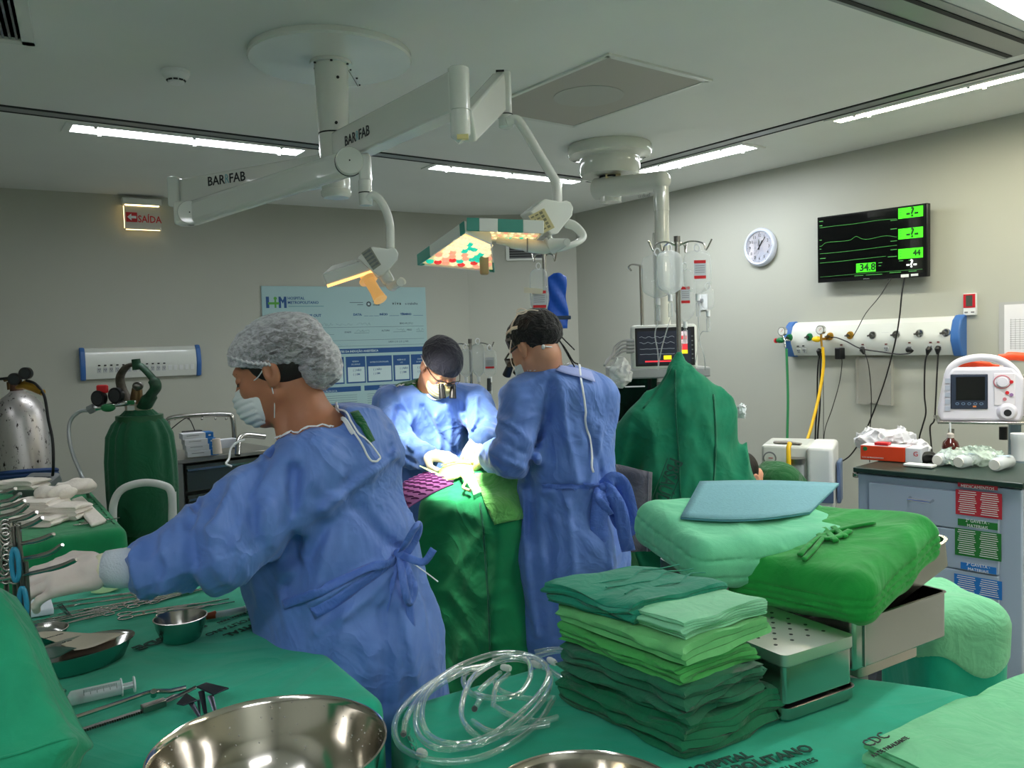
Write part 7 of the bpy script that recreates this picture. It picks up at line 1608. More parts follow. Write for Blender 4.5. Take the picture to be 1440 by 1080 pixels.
b = B(); b.tube(spline([at(203, 572, 4.07), at(212, 556, 4.05), at(219, 545, 4.04), at(215, 533, 4.04), at(204, 520, 4.05), at(196, 513, 4.06)], 6), [.045]*6+[.034]*12+[.022]*13, 12, flat=.5); b.out('valve_guard', dg, r, smooth=60)
b = B(); b.cyl(at(193, 520, 4.06), at(191, 505, 4.06), .022, .020, 16); b.out('guard_top', dg, r)
b = B(); b.tube(spline([at(190, 512, 4.07), at(178, 516, 4.08), at(169, 530, 4.10), at(172, 548, 4.12), at(182, 565, 4.12)], 6), [.02]*6+[.026]*19, 12, flat=.55); b.out('valve_guard', mat('guard_worn', (98, 92, 82), .5, .4, noise=.4, nscale=40), r, smooth=60)
b = B(); b.tube([at(192, 574, 4.1), at(192, 560, 4.1), at(193, 546, 4.1), at(194, 540, 4.1)], [.03, .03, .024, .016], 16); b.out('valve', mat('bronze', (110, 88, 60), .4, .8), r)
b = B(); b.ball(at(194, 543, 4.06), (.028, .02, .022), 14); b.out('valve_wheel', steel_dark, r, smooth=180)
rg = root('oxygen_regulator', 'twin-gauge regulator with a red cover on the green-covered cylinder', 'regulator', at(155, 562, 4.0))
for x, y in ((139.5, 560), (163.5, 556)):
    p = at(x, y, 3.97); n_ = nrm(V(-.25, -1, 0)); b = B(); b.tube([p+n_*-.012, p+n_*.012], .038, 24); b.out('gauge_case', black_plastic, rg); b = B(); b.cyl(p+n_*.012, p+n_*.0135, .030, n=24); b.out('gauge_face', mat('gauge_dark', (36, 40, 44), .15, coat=.5), rg)
b = B(); b.box(at(144, 547, 3.97), (.055, .02, .04)); b.out('red_cover', red, rg, bevel=.008)
b = B(); b.tube([at(122, 575, 3.98), at(135, 574, 3.98), at(160, 569, 3.98), at(180, 567, 4.02), at(190, 565, 4.08)], [.010, .014, .012, .012, .012], 12); b.out('regulator_body', chrome, rg)
b = B(); b.ball(at(152, 573.5, 3.95), (.034, .03, .020), 16); b.out('green_knob', greenp, rg, smooth=180); b = B(); b.box(at(184, 566, 3.98), (.03, .02, .02)); b.out('green_nut', greenp, rg, bevel=.003)
b = B(); b.tube([at(125, 577, 3.98), at(133, 573, 3.98)], .022, 6); b.out('hex_nut', grey_plastic, rg)
o = hose('silver_hose', [at(126, 577, 3.98), at(112, 579, 3.98), at(99, 592, 3.97), at(97, 615, 3.95), at(103, 640, 3.93), at(112, 662, 3.9), at(120, 684, 3.88), at(128, 715, 4.15), at(130, 760, 4.2)], .009, mat('silver_hose', (170, 174, 176), .3, .4), 'silver hose arching down from the twin-gauge regulator', 'hose')
# steel cylinder at the left edge
cs_ = root('steel_gas_cylinder', 'scratched silver gas cylinder at the left edge, strapped with a blue belt', 'gas cylinder', V(*at(35, 600, 4.35)[:2], 0))
ct, cb = at(24, 553, 4.35), at(42, 700, 4.35); axd = nrm(cb-ct); bot = ct+axd*((ct[2]-.05)/-axd[2])
scr = mat('scratched_silver', (176, 172, 170), .35, .75, noise=.8, nscale=9, col2=(150, 145, 142), bump=.1, stretch=(1, 1, .5)); 
nt = scr.node_tree; p_ = nt.nodes['Principled BSDF']; tc = nt.nodes.new('ShaderNodeTexCoord'); mp = nt.nodes.new('ShaderNodeMapping'); mp.inputs['Scale'].default_value = (1, 1, .45); no = nt.nodes.new('ShaderNodeTexNoise'); no.inputs['Scale'].default_value = 48; no.inputs['Detail'].default_value = 8; no.inputs['Roughness'].default_value = .7; rp = nt.nodes.new('ShaderNodeMapRange'); rp.inputs[1].default_value = .58; rp.inputs[2].default_value = .62
mx = nt.nodes.new('ShaderNodeMix'); mx.data_type = 'RGBA'; mx.inputs[6].default_value = srgb((184, 180, 178)); mx.inputs[7].default_value = srgb((46, 38, 36)); nt.links.new(tc.outputs['Object'], mp.inputs[0]); nt.links.new(mp.outputs[0], no.inputs['Vector']); nt.links.new(no.outputs[0], rp.inputs[0]); nt.links.new(rp.outputs[0], mx.inputs[0]); nt.links.new(mx.outputs[2], p_.inputs['Base Color'])
b = B(); b.tube([ct-axd*.015, ct-axd*.0, ct+axd*.02, ct+axd*.06, ct+axd*.14, bot-axd*.03, bot], [.03, .045, .075, .108, .135, .135, .12], 40); b.out('cylinder_body', scr, cs_, smooth=50)
b = B(); b.tube([ct+axd*.01, ct-axd*.05, ct-axd*.06], [.034, .028, .02], 16); b.out('neck_ring', mat('rusty_neck', (86, 60, 44), .6, .5), cs_)
b = B(); b.tube([at(15, 548, 4.35), at(14, 537, 4.35)], .016, 12); b.tube([at(6, 534, 4.34), at(14, 532, 4.34), at(23, 534, 4.34)], .012, 10); b.out('valve', mat('bronze', (110, 88, 60), .4, .8), cs_)
for k in range(2):
    sp = ct+axd*(.42+.02*k); u_ = nrm(np.cross(axd, (0, 1, 0))); v_ = np.cross(axd, u_); pts = [sp+.139*(u_*math.cos(t)+v_*math.sin(t))+V(0, 0, .02*math.sin(t)) for t in np.linspace(0, 6.283, 41)[:-1]]; b = B(); b.tube(pts, .012, 8, closed=True, flat=1.0); b.out('strap', mat('blue_strap', (38, 66, 116), .7), cs_)
rg = root('gas_regulator', 'brass regulator with two black gauges on the silver cylinder', 'regulator', at(40, 545, 4.2))
for x, y in ((21, 533), (36.5, 525)):
    p = at(x, y, 4.2); n_ = nrm(V(.1, -1, 0)); b = B(); b.tube([p+n_*-.012, p+n_*.012], .031, 24); b.out('gauge_case', black_plastic, rg); b = B(); b.cyl(p+n_*.012, p+n_*.0135, .024, n=24); b.out('gauge_face', MATS['gauge_dark'], rg)
b = B(); b.tube([at(24, 545, 4.24), at(36, 541, 4.22), at(46, 545, 4.2), at(58, 552, 4.18)], [.010, .024, .020, .013], 14); b.out('regulator_body', brass, rg); b = B(); b.tube([at(50, 548, 4.19), at(60, 552, 4.17)], .016, 14); b.out('brass_knob', brass, rg)
hose('black_hose', [at(37, 535, 4.2), at(50, 540, 4.18), at(62, 556, 4.16), at(68, 590, 4.14), at(74, 620, 4.12), at(75, 655, 4.1), at(72, 690, 4.15)], .007, rubber, 'black hose hanging from the regulator of the silver cylinder', 'hose'); hose('black_hose', [at(-30, 537, 4.2), at(0, 533, 4.2), at(18, 531, 4.2)], .007, rubber, 'short black hose entering from the left edge of the picture', 'hose')
g_ = root('grey_equipment_case', 'grey plastic equipment case behind the gauze piles, in front of the silver cylinder', 'case', V(*at(58, 690, 4.15)[:2], .6))
b = B(frame(at(52, 682, 4.10), nrm(V(1, -.2, 0)), z=(0, -.4, 1))); b.box((0, 0, 0), (.17, .16, .06)); b.out('case_body', grey_plastic, g_, bevel=.015); b = B(frame(at(52, 682, 4.10), nrm(V(1, -.2, 0)), z=(0, -.4, 1))); b.box((.02, -.01, .032), (.09, .08, .004)); b.out('case_panel', mat('dark_grey_panel', (70, 74, 78), .5), g_, bevel=.002)
b = B(); b.box((at(58, 690, 4.15)[0], 4.2, .30), (.1, .1, .6)); b.out('case_stand', steel_dark, g_)
# white tubular chair
ch = root('chair', 'white tubular framed chair behind the gloved arm, in front of the green-covered cylinder', 'chair', V(*at(205, 730, 3.7)[:2], 0)); cm2 = mat('chair_white', (205, 208, 205), .4)
b = B(); b.tube(spline([at(160, 790, 3.72), at(159, 740, 3.7), at(160, 708, 3.7), at(172, 688, 3.7), at(200, 679, 3.7), at(228, 682, 3.7), at(241, 694, 3.7), at(242, 740, 3.7), at(242, 790, 3.7)], 7), .017, 12); b.out('backrest', cm2, ch, smooth=60)
b = B(); b.tube([at(245, 692, 3.72), at(246, 730, 3.72), at(245, 760, 3.72)], .010, 8); b.out('armrest', cm2, ch)
cc_ = at(203, 740, 3.95); b = B(); b.box((cc_[0], 3.95, .46), (.42, .42, .035)); b.out('seat', mat('seat_grey', (150, 155, 150), .6), ch, bevel=.012)
for sx_ in (-1, 1):
    for sy_ in (-1, 1): b = B(); b.tube([(cc_[0]+sx_*.13, 3.95+sy_*.20, .70 if sy_ < 0 else .45), (cc_[0]+sx_*.19, 3.95+sy_*.22, 0)], .013, 8); b.out('leg', cm2, ch)
# stainless trolley with drawers and boxes
q0, q1 = at(262, 646, 4.5), at(352, 640, 4.75); ux = nrm(V(*(q1-q0)[:2], 0)); uy = V(-ux[1], ux[0], 0); zt_ = at(270, 645, 4.5)[2]
tr_ = root('drawer_trolley', 'stainless steel trolley with drawers and a rear rail below the checklist board', 'trolley', V(q0[0], q0[1], 0)); T = frame(V(q0[0]-.02, q0[1], 0), ux, z=(0, 0, 1)); sd_ = mat('trolley_steel', (150, 148, 142), .35, .8)
b = B(T); b.box((.26, .22, zt_-.012), (.60, .48, .024)); b.out('top', sd_, tr_, bevel=.004)
b = B(T); b.box((-.02, .22, zt_/2+.04), (.03, .46, zt_-.1)); b.box((.54, .22, zt_/2+.04), (.03, .46, zt_-.1)); b.box((.26, .44, zt_/2+.04), (.56, .02, zt_-.1)); b.out('cabinet', sd_, tr_, smooth=0)
for k in range(4):
    z_ = zt_-.115-k*.165; b = B(T); b.box((.27, .02, z_), (.50, .03, .145)); d_ = b.out('drawer', mat('drawer_dark_steel', (84, 92, 88), .3, .7), tr_, bevel=.004); b = B(T); b.box((.27, -.004, z_+.05), (.5, .02, .012)); b.out('handle', steel, d_)
for x_, y_ in ((0, .03), (0, .42), (.52, .03), (.52, .42)): b = B(T); b.ball((x_, y_, .045), (.03, .045, .045), 12); b.cyl((x_, y_, .05), (x_, y_, .14), .012, n=8); b.out('caster', rubber, tr_)
b = B(); b.tube(spline([at(236, 640, 4.85), at(236, 600, 4.85), at(240, 588, 4.85), at(280, 584, 4.87), at(318, 583, 4.9), at(327, 588, 4.9), at(330, 620, 4.9), at(330, 640, 4.9)], 6), .014, 10); b.out('rear_rail', steel, tr_, smooth=60)
for x_ in (246, 265, 284, 303, 318): p = at(x_, 586.5, 4.86); b = B(); b.ball(p-V(0, 0, .01), .008, 8); b.out('rail_peg', steel, tr_)
bxw = mat('box_white', (206, 208, 214), .6); bxb = mat('box_blue', (20, 104, 176), .5)
for k, (x_, y_, w__) in enumerate(((264, 643, 44), (262, 634.5, 41), (260, 626.5, 41), (257, 618.5, 40))):
    p = at(x_, y_, 4.48); e = at(x_+w__, y_-.02*w__, 4.56); d_ = nrm(V(*(e-p)[:2], 0)); L = .162; T2_ = frame(p, d_, z=(0, 0, 1)); r = root('medicine_box', 'white carton with blue end, %s of the four on the trolley' % ('the lowest', 'second from the bottom', 'third from the bottom', 'topmost')[k], 'box', p, 'white and blue cartons on the steel trolley')
    b = B(T2_); b.box((L*.37, .05, .014), (L*.74, .10, .031)); b.out('carton', bxw, r, bevel=.001); b = B(T2_); b.box((L*.87, .05, .014), (L*.26, .10, .031)); b.out('blue_end', bxb, r, bevel=.001); b = B(T2_); b.box((L*.33, -.0006, .018), (L*.4, .001, .003)); b.out('print', grey_plastic, r); b = B(T2_); b.box((L*.87, -.0006, .014), (.012, .001, .008)); b.out('mark', bxw, r)
p = at(306, 638, 4.5); b = B(); b.tube([p, p+V(-.004, 0, .083)], [.025, .021], 20); tag(b.out('paper_cup', mat('cup_cream', (214, 200, 190), .6), None), 'pale upright cup beside the stacked cartons on the trolley', 'cup')
b = B(frame(at(310, 624, 4.7), ux, z=(0, 0, 1))); b.box((0, 0, 0), (.17, .06, .05)); tag(b.out('long_carton', bxw, None, bevel=.002), 'long white carton lying behind the cup on the trolley', 'box')
p = at(270, 607, 4.65); b = B(frame(p, ux, z=(0, 0, 1))); b.box((0, 0, 0), (.10, .05, .012)); r = b.out('laryngoscope', black_plastic, None, bevel=.003); tag(r, 'small black instrument with a cord on top of the cartons', 'instrument'); b = B(); b.tube(spline([at(240, 604, 4.7), at(252, 594, 4.7), at(262, 588, 4.7), at(268, 592, 4.68), at(275, 608, 4.66)], 5), .003, 6); b.out('cord', rubber, r)
p = at(330, 636, 4.55); b = B(); b.tube(spline([at(344, 618, 4.6), at(334, 622, 4.58), at(325, 630, 4.56), at(322, 645, 4.53), at(318, 652, 4.5), at(326, 656, 4.5)], 6), .006, 8); tag(b.out('white_tube', white_plastic, None), 'white curved tube hanging over the edge of the trolley', 'tube')
b = B(); b.tube(spline([at(334, 640, 4.6), at(336, 620, 4.65), at(345, 612, 4.7), at(372, 614, 4.8)], 6), .016, 10); tag(b.out('bent_rail', steel, None), 'short bent steel rail at the right of the trolley', 'rail')
# ================================================================== drip stands
bagc = clear('bag_clear', (220, 228, 228), .12, .12); bagc2 = clear('bag_milky', (214, 222, 222), .26, .2)
def bag(c, w__, h__, lab, group, label_red=None, m=None, th=.022, yaw=0, drip=True, lines=None, name='infusion_bag'):
    """soft infusion bag with its port and hanger; c is the hanging point"""
    r = root(name, lab, 'infusion bag', c+V(0, 0, -h__), group); m = m or bagc
    Tb = frame(c+V(0, 0, -.02), (math.cos(yaw), math.sin(yaw), 0), z=(math.sin(yaw), -math.cos(yaw), 0)); rows = []; n = 28
    prof = [(0, .30), (.03, .62), (.08, .86), (.18, .97), (.4, 1), (.65, 1), (.8, .95), (.89, .78), (.95, .5), (1.0, .14)]
    for f, k in prof:
        hw = w__/2*k; t_ = th*(.25+1.0*math.sin(min(1, f*1.1)*math.pi*.62))*(1 if f < .93 else .5); rows.append([(hw*math.copysign(abs(math.cos(a))**.7, math.cos(a)), -f*h__, t_*math.copysign(abs(math.sin(a))**.9, math.sin(a))*.8) for a in [2*math.pi*j/n for j in range(n+1)]])
    b = B(Tb); b.grid(rows); b.out('bag', m, r, smooth=180)
    b = B(Tb); b.cyl((0, -h__, 0), (0, -h__-.03, 0), .010, n=12); b.out('port', white_plastic, r)
    b = B(Tb); pts = [(.012*math.cos(a), .012+.016*math.sin(a), 0) for a in np.linspace(0, 6.283, 13)[:-1]]; b.tube(pts, .003, 6, closed=True); b.out('hanger', white_plastic, r)
    if label_red:
        u0, v0, lw, lh = label_red; b = B(TT(Tb, u0, v0, th+.002)); b.box((0, 0, 0), (lw, lh, .001)); b.out('label', mat('bag_label', (188, 194, 200), .6), r, smooth=0)
        for dv in ((lh*.42, -lh*.42) if lh > .07 else (-lh*.38,)): b = B(TT(Tb, u0, v0+dv, th+.0028)); b.box((0, 0, 0), (lw, lh*.17, .001)); b.out('red_band', red, r, smooth=0)
        for dv in (.2, .08, -.04, -.16): b = B(TT(Tb, u0, v0+lh*dv, th+.0028)); b.box((0, 0, 0), (lw*.8, lh*.03, .0006)); b.out('print', grey_plastic, r, smooth=0)
    if drip:
        b = B(Tb); b.cyl((0, -h__-.03, 0), (0, -h__-.04, 0), .006, n=10); b.cyl((0, -h__-.04, 0), (0, -h__-.10, 0), .010, n=12); b.out('drip_chamber', bagc2, r)
        if lines: b = B(); b.tube(spline([ap(Tb, (0, -h__-.10, 0))]+lines, 6), .0028, 6); b.out('line', bagc2, r)
    return r
def stand(name, px, ytop, d, lab, hooks, col=steel, rad=.011, cat='drip stand', zb=0):
    c = at(px, ytop, d); r = root(name, lab, cat, V(c[0], c[1], zb)); b = B(); b.cyl((c[0], c[1], zb+.05), c, rad, n=14); b.out('pole', col, r)
    b = B(); b.cyl((c[0], c[1], c[2]-.02), (c[0], c[1], c[2]+.006), rad*1.3, n=14); b.out('pole_cap', steel_dark, r)
    for hx, hy in hooks:
        e = V(c[0]+hx, c[1]+hy, c[2]-.03); b = B(); b.tube(spline([V(c[0], c[1], c[2]-.04), (V(c[0], c[1], c[2]-.04)+e)/2+V(0, 0, .015), e+V(0, 0, .0), e+V(hx*.12, hy*.12, -.03), e+V(hx*.35, hy*.35, .015)], 5), .004, 6); b.out('hook', steel, r)
    if zb == 0:
        for k in range(5): a = k*1.2566; b = B(); b.tube([(c[0], c[1], .07), (c[0]+.26*math.cos(a), c[1]+.26*math.sin(a), .05)], .014, 8); b.out('foot', steel, r)
    return r, c
GI = 'infusion bags on the stand in front of the ceiling post'
st1, c1 = stand('drip_stand', 952, 334, 3.72, 'steel drip stand in front of the ceiling pendant post, carrying large clear bags', [(-.10, -.03), (.11, -.02), (-.045, .06), (.045, .06)])
hk = lambda x, y, d: at(x, y, d)
bag(hk(924, 352, 3.66), .145, .19, 'clear infusion bag with faint print, leftmost on the drip stand', GI, None, lines=[at(921, 470, 3.66), at(925, 495, 3.66), at(926, 520, 3.66)])
bag(hk(941, 346, 3.64), .135, .19, 'shiny clear infusion bag, second from the left on the drip stand', GI, None, lines=[at(936, 470, 3.64), at(930, 492, 3.64), at(925, 520, 3.64)], m=bagc2, yaw=.4)
bag(hk(980, 346, 3.68), .125, .19, 'clear infusion bag with a red banded label, right of the pole', GI, (.006, -.085, .052, .08), lines=[at(984, 480, 3.7), at(990, 500, 3.7), at(992, 520, 3.8)])
bag(hk(962, 372, 3.82), .10, .24, 'narrow infusion bag with a small red label just behind the pole', GI, (-.0, -.12, .04, .075), lines=[at(962, 470, 3.8), at(958, 495, 3.8)], th=.016)
bag(hk(995, 400, 3.9), .06, .10, 'small clear bag hanging low at the right of the stand', GI, None, lines=[at(985, 470, 3.95), at(978, 510, 3.95)], th=.012)
b = B(); b.cyl(at(901, 373, 4.3), at(905, 520, 4.3), .009, n=10); b.tube(spline([at(902, 374, 4.3), at(890, 372, 4.28), at(884, 375, 4.27), at(888, 381, 4.27)], 5), .005, 6); tag(b.out('hook_pole', steel, None), 'thin steel pole with a hook left of the clear infusion bags', 'pole')
# stand behind the two surgeons
st2, c2 = stand('drip_stand', 661, 478, 4.75, 'thin steel drip stand with three bags between the two surgeons', [(-.10, 0), (.10, 0)], rad=.009)
GJ = 'infusion bags hanging between the two surgeons'
bag(at(654, 486, 4.74), .075, .16, 'milky infusion bag half hidden behind the navy cap, left of its pole', GJ, None, m=bagc2, th=.018); bag(at(671.5, 478, 4.73), .075, .19, 'milky infusion bag in the middle, right beside its pole', GJ, None, m=bagc2, th=.018); bag(at(688, 487, 4.72), .08, .155, 'clear infusion bag with a red band, rightmost between the surgeons', GJ, (0, -.075, .05, .065), th=.018, lines=[at(689, 560, 4.7), at(689, 600, 4.7)])
b = B(); b.cyl(at(688, 532, 4.72), at(688, 550, 4.72), .013, n=12); b.cyl(at(688.5, 552, 4.72), at(689, 566, 4.72), .007, n=8); tag(b.out('drip_regulator', mat('dark_clip', (60, 64, 66), .5), None), 'dark drip regulator under the rightmost bag between the surgeons', 'drip regulator')
# stand with the blue pouch behind the right surgeon
st3, c3 = stand('drip_stand', 765, 352, 4.5, 'drip stand behind the back-turned surgeon with bags and a blue pouch', [(-.05, 0), (.05, 0)], rad=.012)
GK = 'infusion bags above the back-turned surgeon'
bag(at(757, 372, 4.42), .10, .24, 'clear infusion bag with a red band above the black cap', GK, (0, -.165, .07, .09), m=bagc2, lines=None, drip=False); bag(at(772, 396, 4.46), .09, .20, 'clear infusion bag beside the blue pouch', GK, None, m=bagc2, drip=False, yaw=.6)
b = B(frame(at(750, 409, 4.38), (1, 0, -.12), z=(0, -1, 0))); b.box((0, 0, 0), (.10, .028, .003)); tag(b.out('paper_tape', mat('tape_cream', (205, 200, 180), .7), None), 'strip of cream tape across the clear bag above the black cap', 'tape')
bp = mat('blue_pouch', (16, 84, 190), .5, bump=.5, bscale=30); rows = []
for i in range(15):
    f = i/14; wl = .044+.005*math.sin(f*11)+.010*f; c = at(785-1.5*(1-f), 384+78*f, 4.43); rows.append([c+V(wl*math.cos(a)*(1 if i else .4), -.016*math.sin(a)+.009*math.sin(a*3+f*14), 0) for a in np.linspace(0, 6.283, 21)])
b = B(); b.grid(rows); r = root('blue_pouch', 'bright blue plastic pouch hanging behind the back-turned surgeon', 'pouch', at(786, 462, 4.43)); b.out('pouch', bp, r, smooth=180, thick=.002); b = B(frame(at(784, 447, 4.36), (1, 0, 0), z=(0, -1, 0))); b.box((0, 0, 0), (.14, .02, .03)); b.out('dark_bar', mat('dark_bar', (40, 60, 84), .5), r, bevel=.004)
# ================================================================== anaesthesia tower and monitor
at_ = root('anaesthesia_machine', 'anaesthesia machine with black screen panel and grey top behind the hanging green drape', 'anaesthesia machine', V(*at(935, 560, 4.25)[:2], 0)); x0, x1 = at(868, 540, 4.1)[0], at(1000, 540, 4.1)[0]; zt_ = at(900, 520, 4.1)[2]
b = B(); b.box(((x0+x1)/2, 4.35, zt_-.02), (x1-x0, .5, .05)); b.out('top_shelf', mat('machine_grey', (150, 154, 154), .4), at_, bevel=.008)
b = B(); b.box(((x0+x1)/2, 4.4, zt_/2-.04), (x1-x0-.04, .42, zt_-.1)); b.out('cabinet', mat('machine_dark', (52, 56, 60), .4), at_, bevel=.01)
b = B(); b.box((at(897, 560, 4.12)[0], 4.14, at(897, 562, 4.12)[2]), (.20, .02, .22)); b.out('screen', mat('black_screen', (8, 9, 12), .1, coat=.5), at_, bevel=.004)
b = B(); b.box((at(894, 548, 4.1)[0], 4.125, at(894, 544, 4.1)[2]), (.10, .004, .006)); b.out('status_bar', mat('dim_white', (160, 165, 165), .5, emit=.3), at_)
T = frame(at(934, 488, 4.1), nrm(V(1, -.10, 0)), y=(0, 0.06, 1)); mo = root('patient_monitor', 'white patient monitor with coloured traces and red and yellow value boxes', 'monitor', at(934, 519, 4.15))
b = B(T); b.box((0, 0, -.05), (.325, .225, .10)); b.out('housing', offwhite, mo, bevel=.018, seg=3); b = B(T); b.box((0.004, .002, .001), (.290, .190, .004)); b.out('bezel', black_plastic, mo, bevel=.003)
b = B(T); b.box((0, .0, .0035), (.262, .160, .001)); b.out('screen', mat('monitor_screen', (38, 42, 54), .15, emit=.12), mo, smooth=0)
mr = mat('monitor_red', (225, 50, 60), .5, emit=.45); my = mat('monitor_yellow', (240, 210, 30), .5, emit=.5); mw = mat('monitor_pale', (225, 200, 205), .5, emit=.4); mg = mat('monitor_trace', (140, 150, 160), .5, emit=.25)
for k, (y0, h0, m_) in enumerate(((.064, .022, mw), (.044, .016, mr), (.024, .020, mw), (-.002, .028, mr), (-.026, .018, my))): b = B(TT(T, .088, y0, .0045)); b.box((0, 0, 0), (.050, h0, .0008)); b.out('value_box', m_, mo, smooth=0)
b = B(TT(T, .015, -.052, .0045)); b.box((0, 0, 0), (.038, .020, .0008)); b.out('value_box', my, mo, smooth=0); b = B(TT(T, -.01, -.070, .0045)); b.box((0, 0, 0), (.17, .007, .0008)); b.out('alarm_bar', mr, mo, smooth=0)
for k, y in enumerate((.05, .022, -.008, -.034)):
    b = B(T); b.tube([(-.12+.01*i, y+.004*math.sin(i*1.7+k)*(1 if k < 2 else .2), .0045) for i in range(18)], .0008, 4); b.out('trace', mg, mo)
for k in range(6): b = B(TT(T, .137, .05-k*.022, .0035)); b.box((0, 0, 0), (.008, .006, .002)); b.out('button', grey_plastic, mo)
for k in range(4):
    p = at(889, 479+k*5, 4.12); b = B(); b.tube(spline([p, p+V(-.05, -.01, -.0), p+V(-.09, -.02, -.03), at(862-k*2, 498+k*2, 4.05), at(850, 514, 3.95)], 6), .006, 6); b.tube([p+V(.01, 0, 0), p+V(-.03, 0, 0)], .010, 8); b.out('lead', mat('lead_grey', (150, 152, 152), .5), mo)
def crumple(name, c, rad, m, label, cat, seed, amp=.012, sc=14, res=.005, group=None):
    c = np.array(c); fn = lambda P: ell(P, c, rad)-folds(P, amp, sc, seed)-folds(P, amp*.4, sc*2.3, seed+1); ext = np.array(rad)+amp*3+.02; v, q = sdf_mesh(fn, c-ext, c+ext, res); o = mesh_obj(name, v, q.tolist(), m, None, 25); tag(o, label, cat, group); return o
crumple('plastic_bag', at(872, 525, 3.95), (.05, .04, .07), clear('crumpled_clear', (228, 230, 228), .45, .15), 'crumpled clear plastic bag hanging left of the patient monitor', 'bag', 3)
# ================================================================== hanging green drape over the screen poles
def hang(P):
    Y = V(0, 1, 0); d = econe(P, at(955, 512, 3.55), at(974, 590, 3.52), .022, .175, Y, .42); d = smin(d, econe(P, at(974, 590, 3.52), at(975, 700, 3.50), .175, .225, Y, .42), .03); d = smin(d, econe(P, at(975, 700, 3.50), V(at(975, 900, 3.5)[0], 3.50, .55), .225, .25, Y, .4), .04)
    s = econe(P, at(928, 610, 3.52), at(880, 640, 3.60), .12, .10, Y, .5); s = smin(s, econe(P, at(880, 640, 3.6), at(850, 640, 3.66), .10, .09, Y, .5), .03); d = smin(d, s, .03); d = smin(d, econe(P, at(948, 522, 3.54), at(896, 612, 3.56), .025, .085, Y, .45), .03)
    d = smin(d, econe(P, at(955, 498, 3.55), at(950, 520, 3.54), .018, .035, Y, .8), .02); m_ = np.abs(d) < .07
    if m_.any():
        q = P[m_]; k = np.clip((1.62-q[:, 2])/.35, .15, 1); d[m_] -= k*folds(q, .014, 4.2, 51, (1.5, .3, .22))+folds(q, .006, 9, 52, (1, .5, .5))
    return d*.75
hgd = root('screen_drape', 'green cloth draped over the anaesthesia screen pole, with stamped lettering', 'drape', V(*at(965, 700, 3.5)[:2], .4))
v, q = sdf_mesh(hang, (.28, 3.2, .50), (1.25, 3.95, 1.62), .010); mesh_obj('cloth', v, q.tolist(), cloth('hang_green', (0, 124, 88), (0, 112, 78), crease=.25, cscale=4, fine=.5), hgd, 180)
for px, w_ in ((((1003, 555), (1006, 600), (1006, 640), (1003, 680)), .007), (((950, 520), (951, 580), (955, 640), (957, 700)), .006), (((905, 575), (925, 548), (945, 515)), .009)): surf_strip('hem', px, hang, w_, MATS['drape_dark_green'], hgd, .003, d0=2.8, thick=.003)
t = surf(936, 690, hang, 2.8, .012); a0, a1 = surf(950, 648, hang, 2.8, .014)[0], surf(928, 712, hang, 2.8, .014)[0]; xd = nrm(a1-a0); T = frame((a0+a1)/2, xd, z=V(.1, -1, .1))
text('PBSAÚDE', .085, T, mat('stamp_ink', (14, 62, 50), .8), 'stamped_lettering', hgd, sx=.62, bold=.001); 
b = B(T); 
for yy in (-.035, .04): b.box((0, yy, 0), (.20, .003, .001))
b.out('stamp_border', MATS['stamp_ink'], hgd, smooth=0)
# grey cloth
rows = []
for i in range(13):
    f = i/12; a, c = at(862, 652+2*f+122*f, 3.30), at(917-2*f, 664+112*f, 3.27); rows.append([a*(1-g)+c*g+V(0, .010*math.sin(g*6+f*3), 0) for g in np.linspace(0, 1, 12)])
b = B(); b.grid(rows); o = b.out('grey_cloth', cloth('grey_denim', (96, 96, 104), crease=.25, cscale=9), None, smooth=180, thick=.006); tag(o, 'grey hemmed cloth hanging between the blue gown bow and the green drape', 'cloth')
for j in (1, 10): b = B(); b.tube([r_[j]+V(0, -.005, 0) for r_ in rows], .0018, 5); b.out('hem', mat('hem_light_grey', (140, 140, 146), .8), o)
# person bent low behind the drape
pr = root('person', 'person in green scrubs bent low beside the suction unit, mostly hidden by the green drape', 'person', V(*at(1080, 700, 4.1)[:2], 0)); TH_ = hframe(at(1044, 672, 4.05), (-.55, -.35, -.75))
def bodyp(P): d = head_sdf(loc(TH_, P)); d = smin(d, cone(P, ap(TH_, (0, -.03, -.05)), at(1078, 676, 4.12), .055, .06), .02); return smin(d, cone(P, at(1085, 690, 4.15), at(1100, 720, 4.2), .08, .10), .04)
sdf_obj('body', bodyp, *bounds([TH_[:3, 3], at(1100, 720, 4.2)], .15), .005, skin('skin_light', (205, 150, 122)), pr)
sdf_obj('hair', lambda P: smax(ell(loc(TH_, P), (0, -.016, .034), (.082, .101, .092)), loc(TH_, P)@V(0, .8, -.5)-.03, .01), *bounds([TH_[:3, 3]], .15), .005, dark_hair, pr)
def scr_(P): d = smin(ell(P, at(1092, 676, 4.12), (.115, .13, .10)), cone(P, at(1100, 700, 4.2), V(at(1100, 700, 4.2)[0], 4.25, .5), .15, .17), .05); return (smax(d, -ell(P, at(1056, 668, 4.05), (.06, .09, .06)), .01)-folds(P, .006, 9, 7))*.9
v, q = sdf_mesh(scr_, at(1092, 676, 4.12)-V(.28, .3, .65), at(1092, 676, 4.12)+V(.32, .4, .2), .009); mesh_obj('scrub_top', v, q.tolist(), cloth('scrub_bright', (20, 92, 44), crease=.3), pr, 180)
b = B(); b.box((at(1100, 700, 4.2)[0], 4.28, .24), (.34, .34, .48)); b.out('stool', steel_dark, pr, bevel=.03)
crumple('crumpled_tissue', at(1043, 578, 3.75), (.02, .02, .03), mat('tissue_white', (225, 232, 234), .8), 'small white crumpled tissue sticking out beside the green drape', 'tissue', 13, .010, 26, .003)
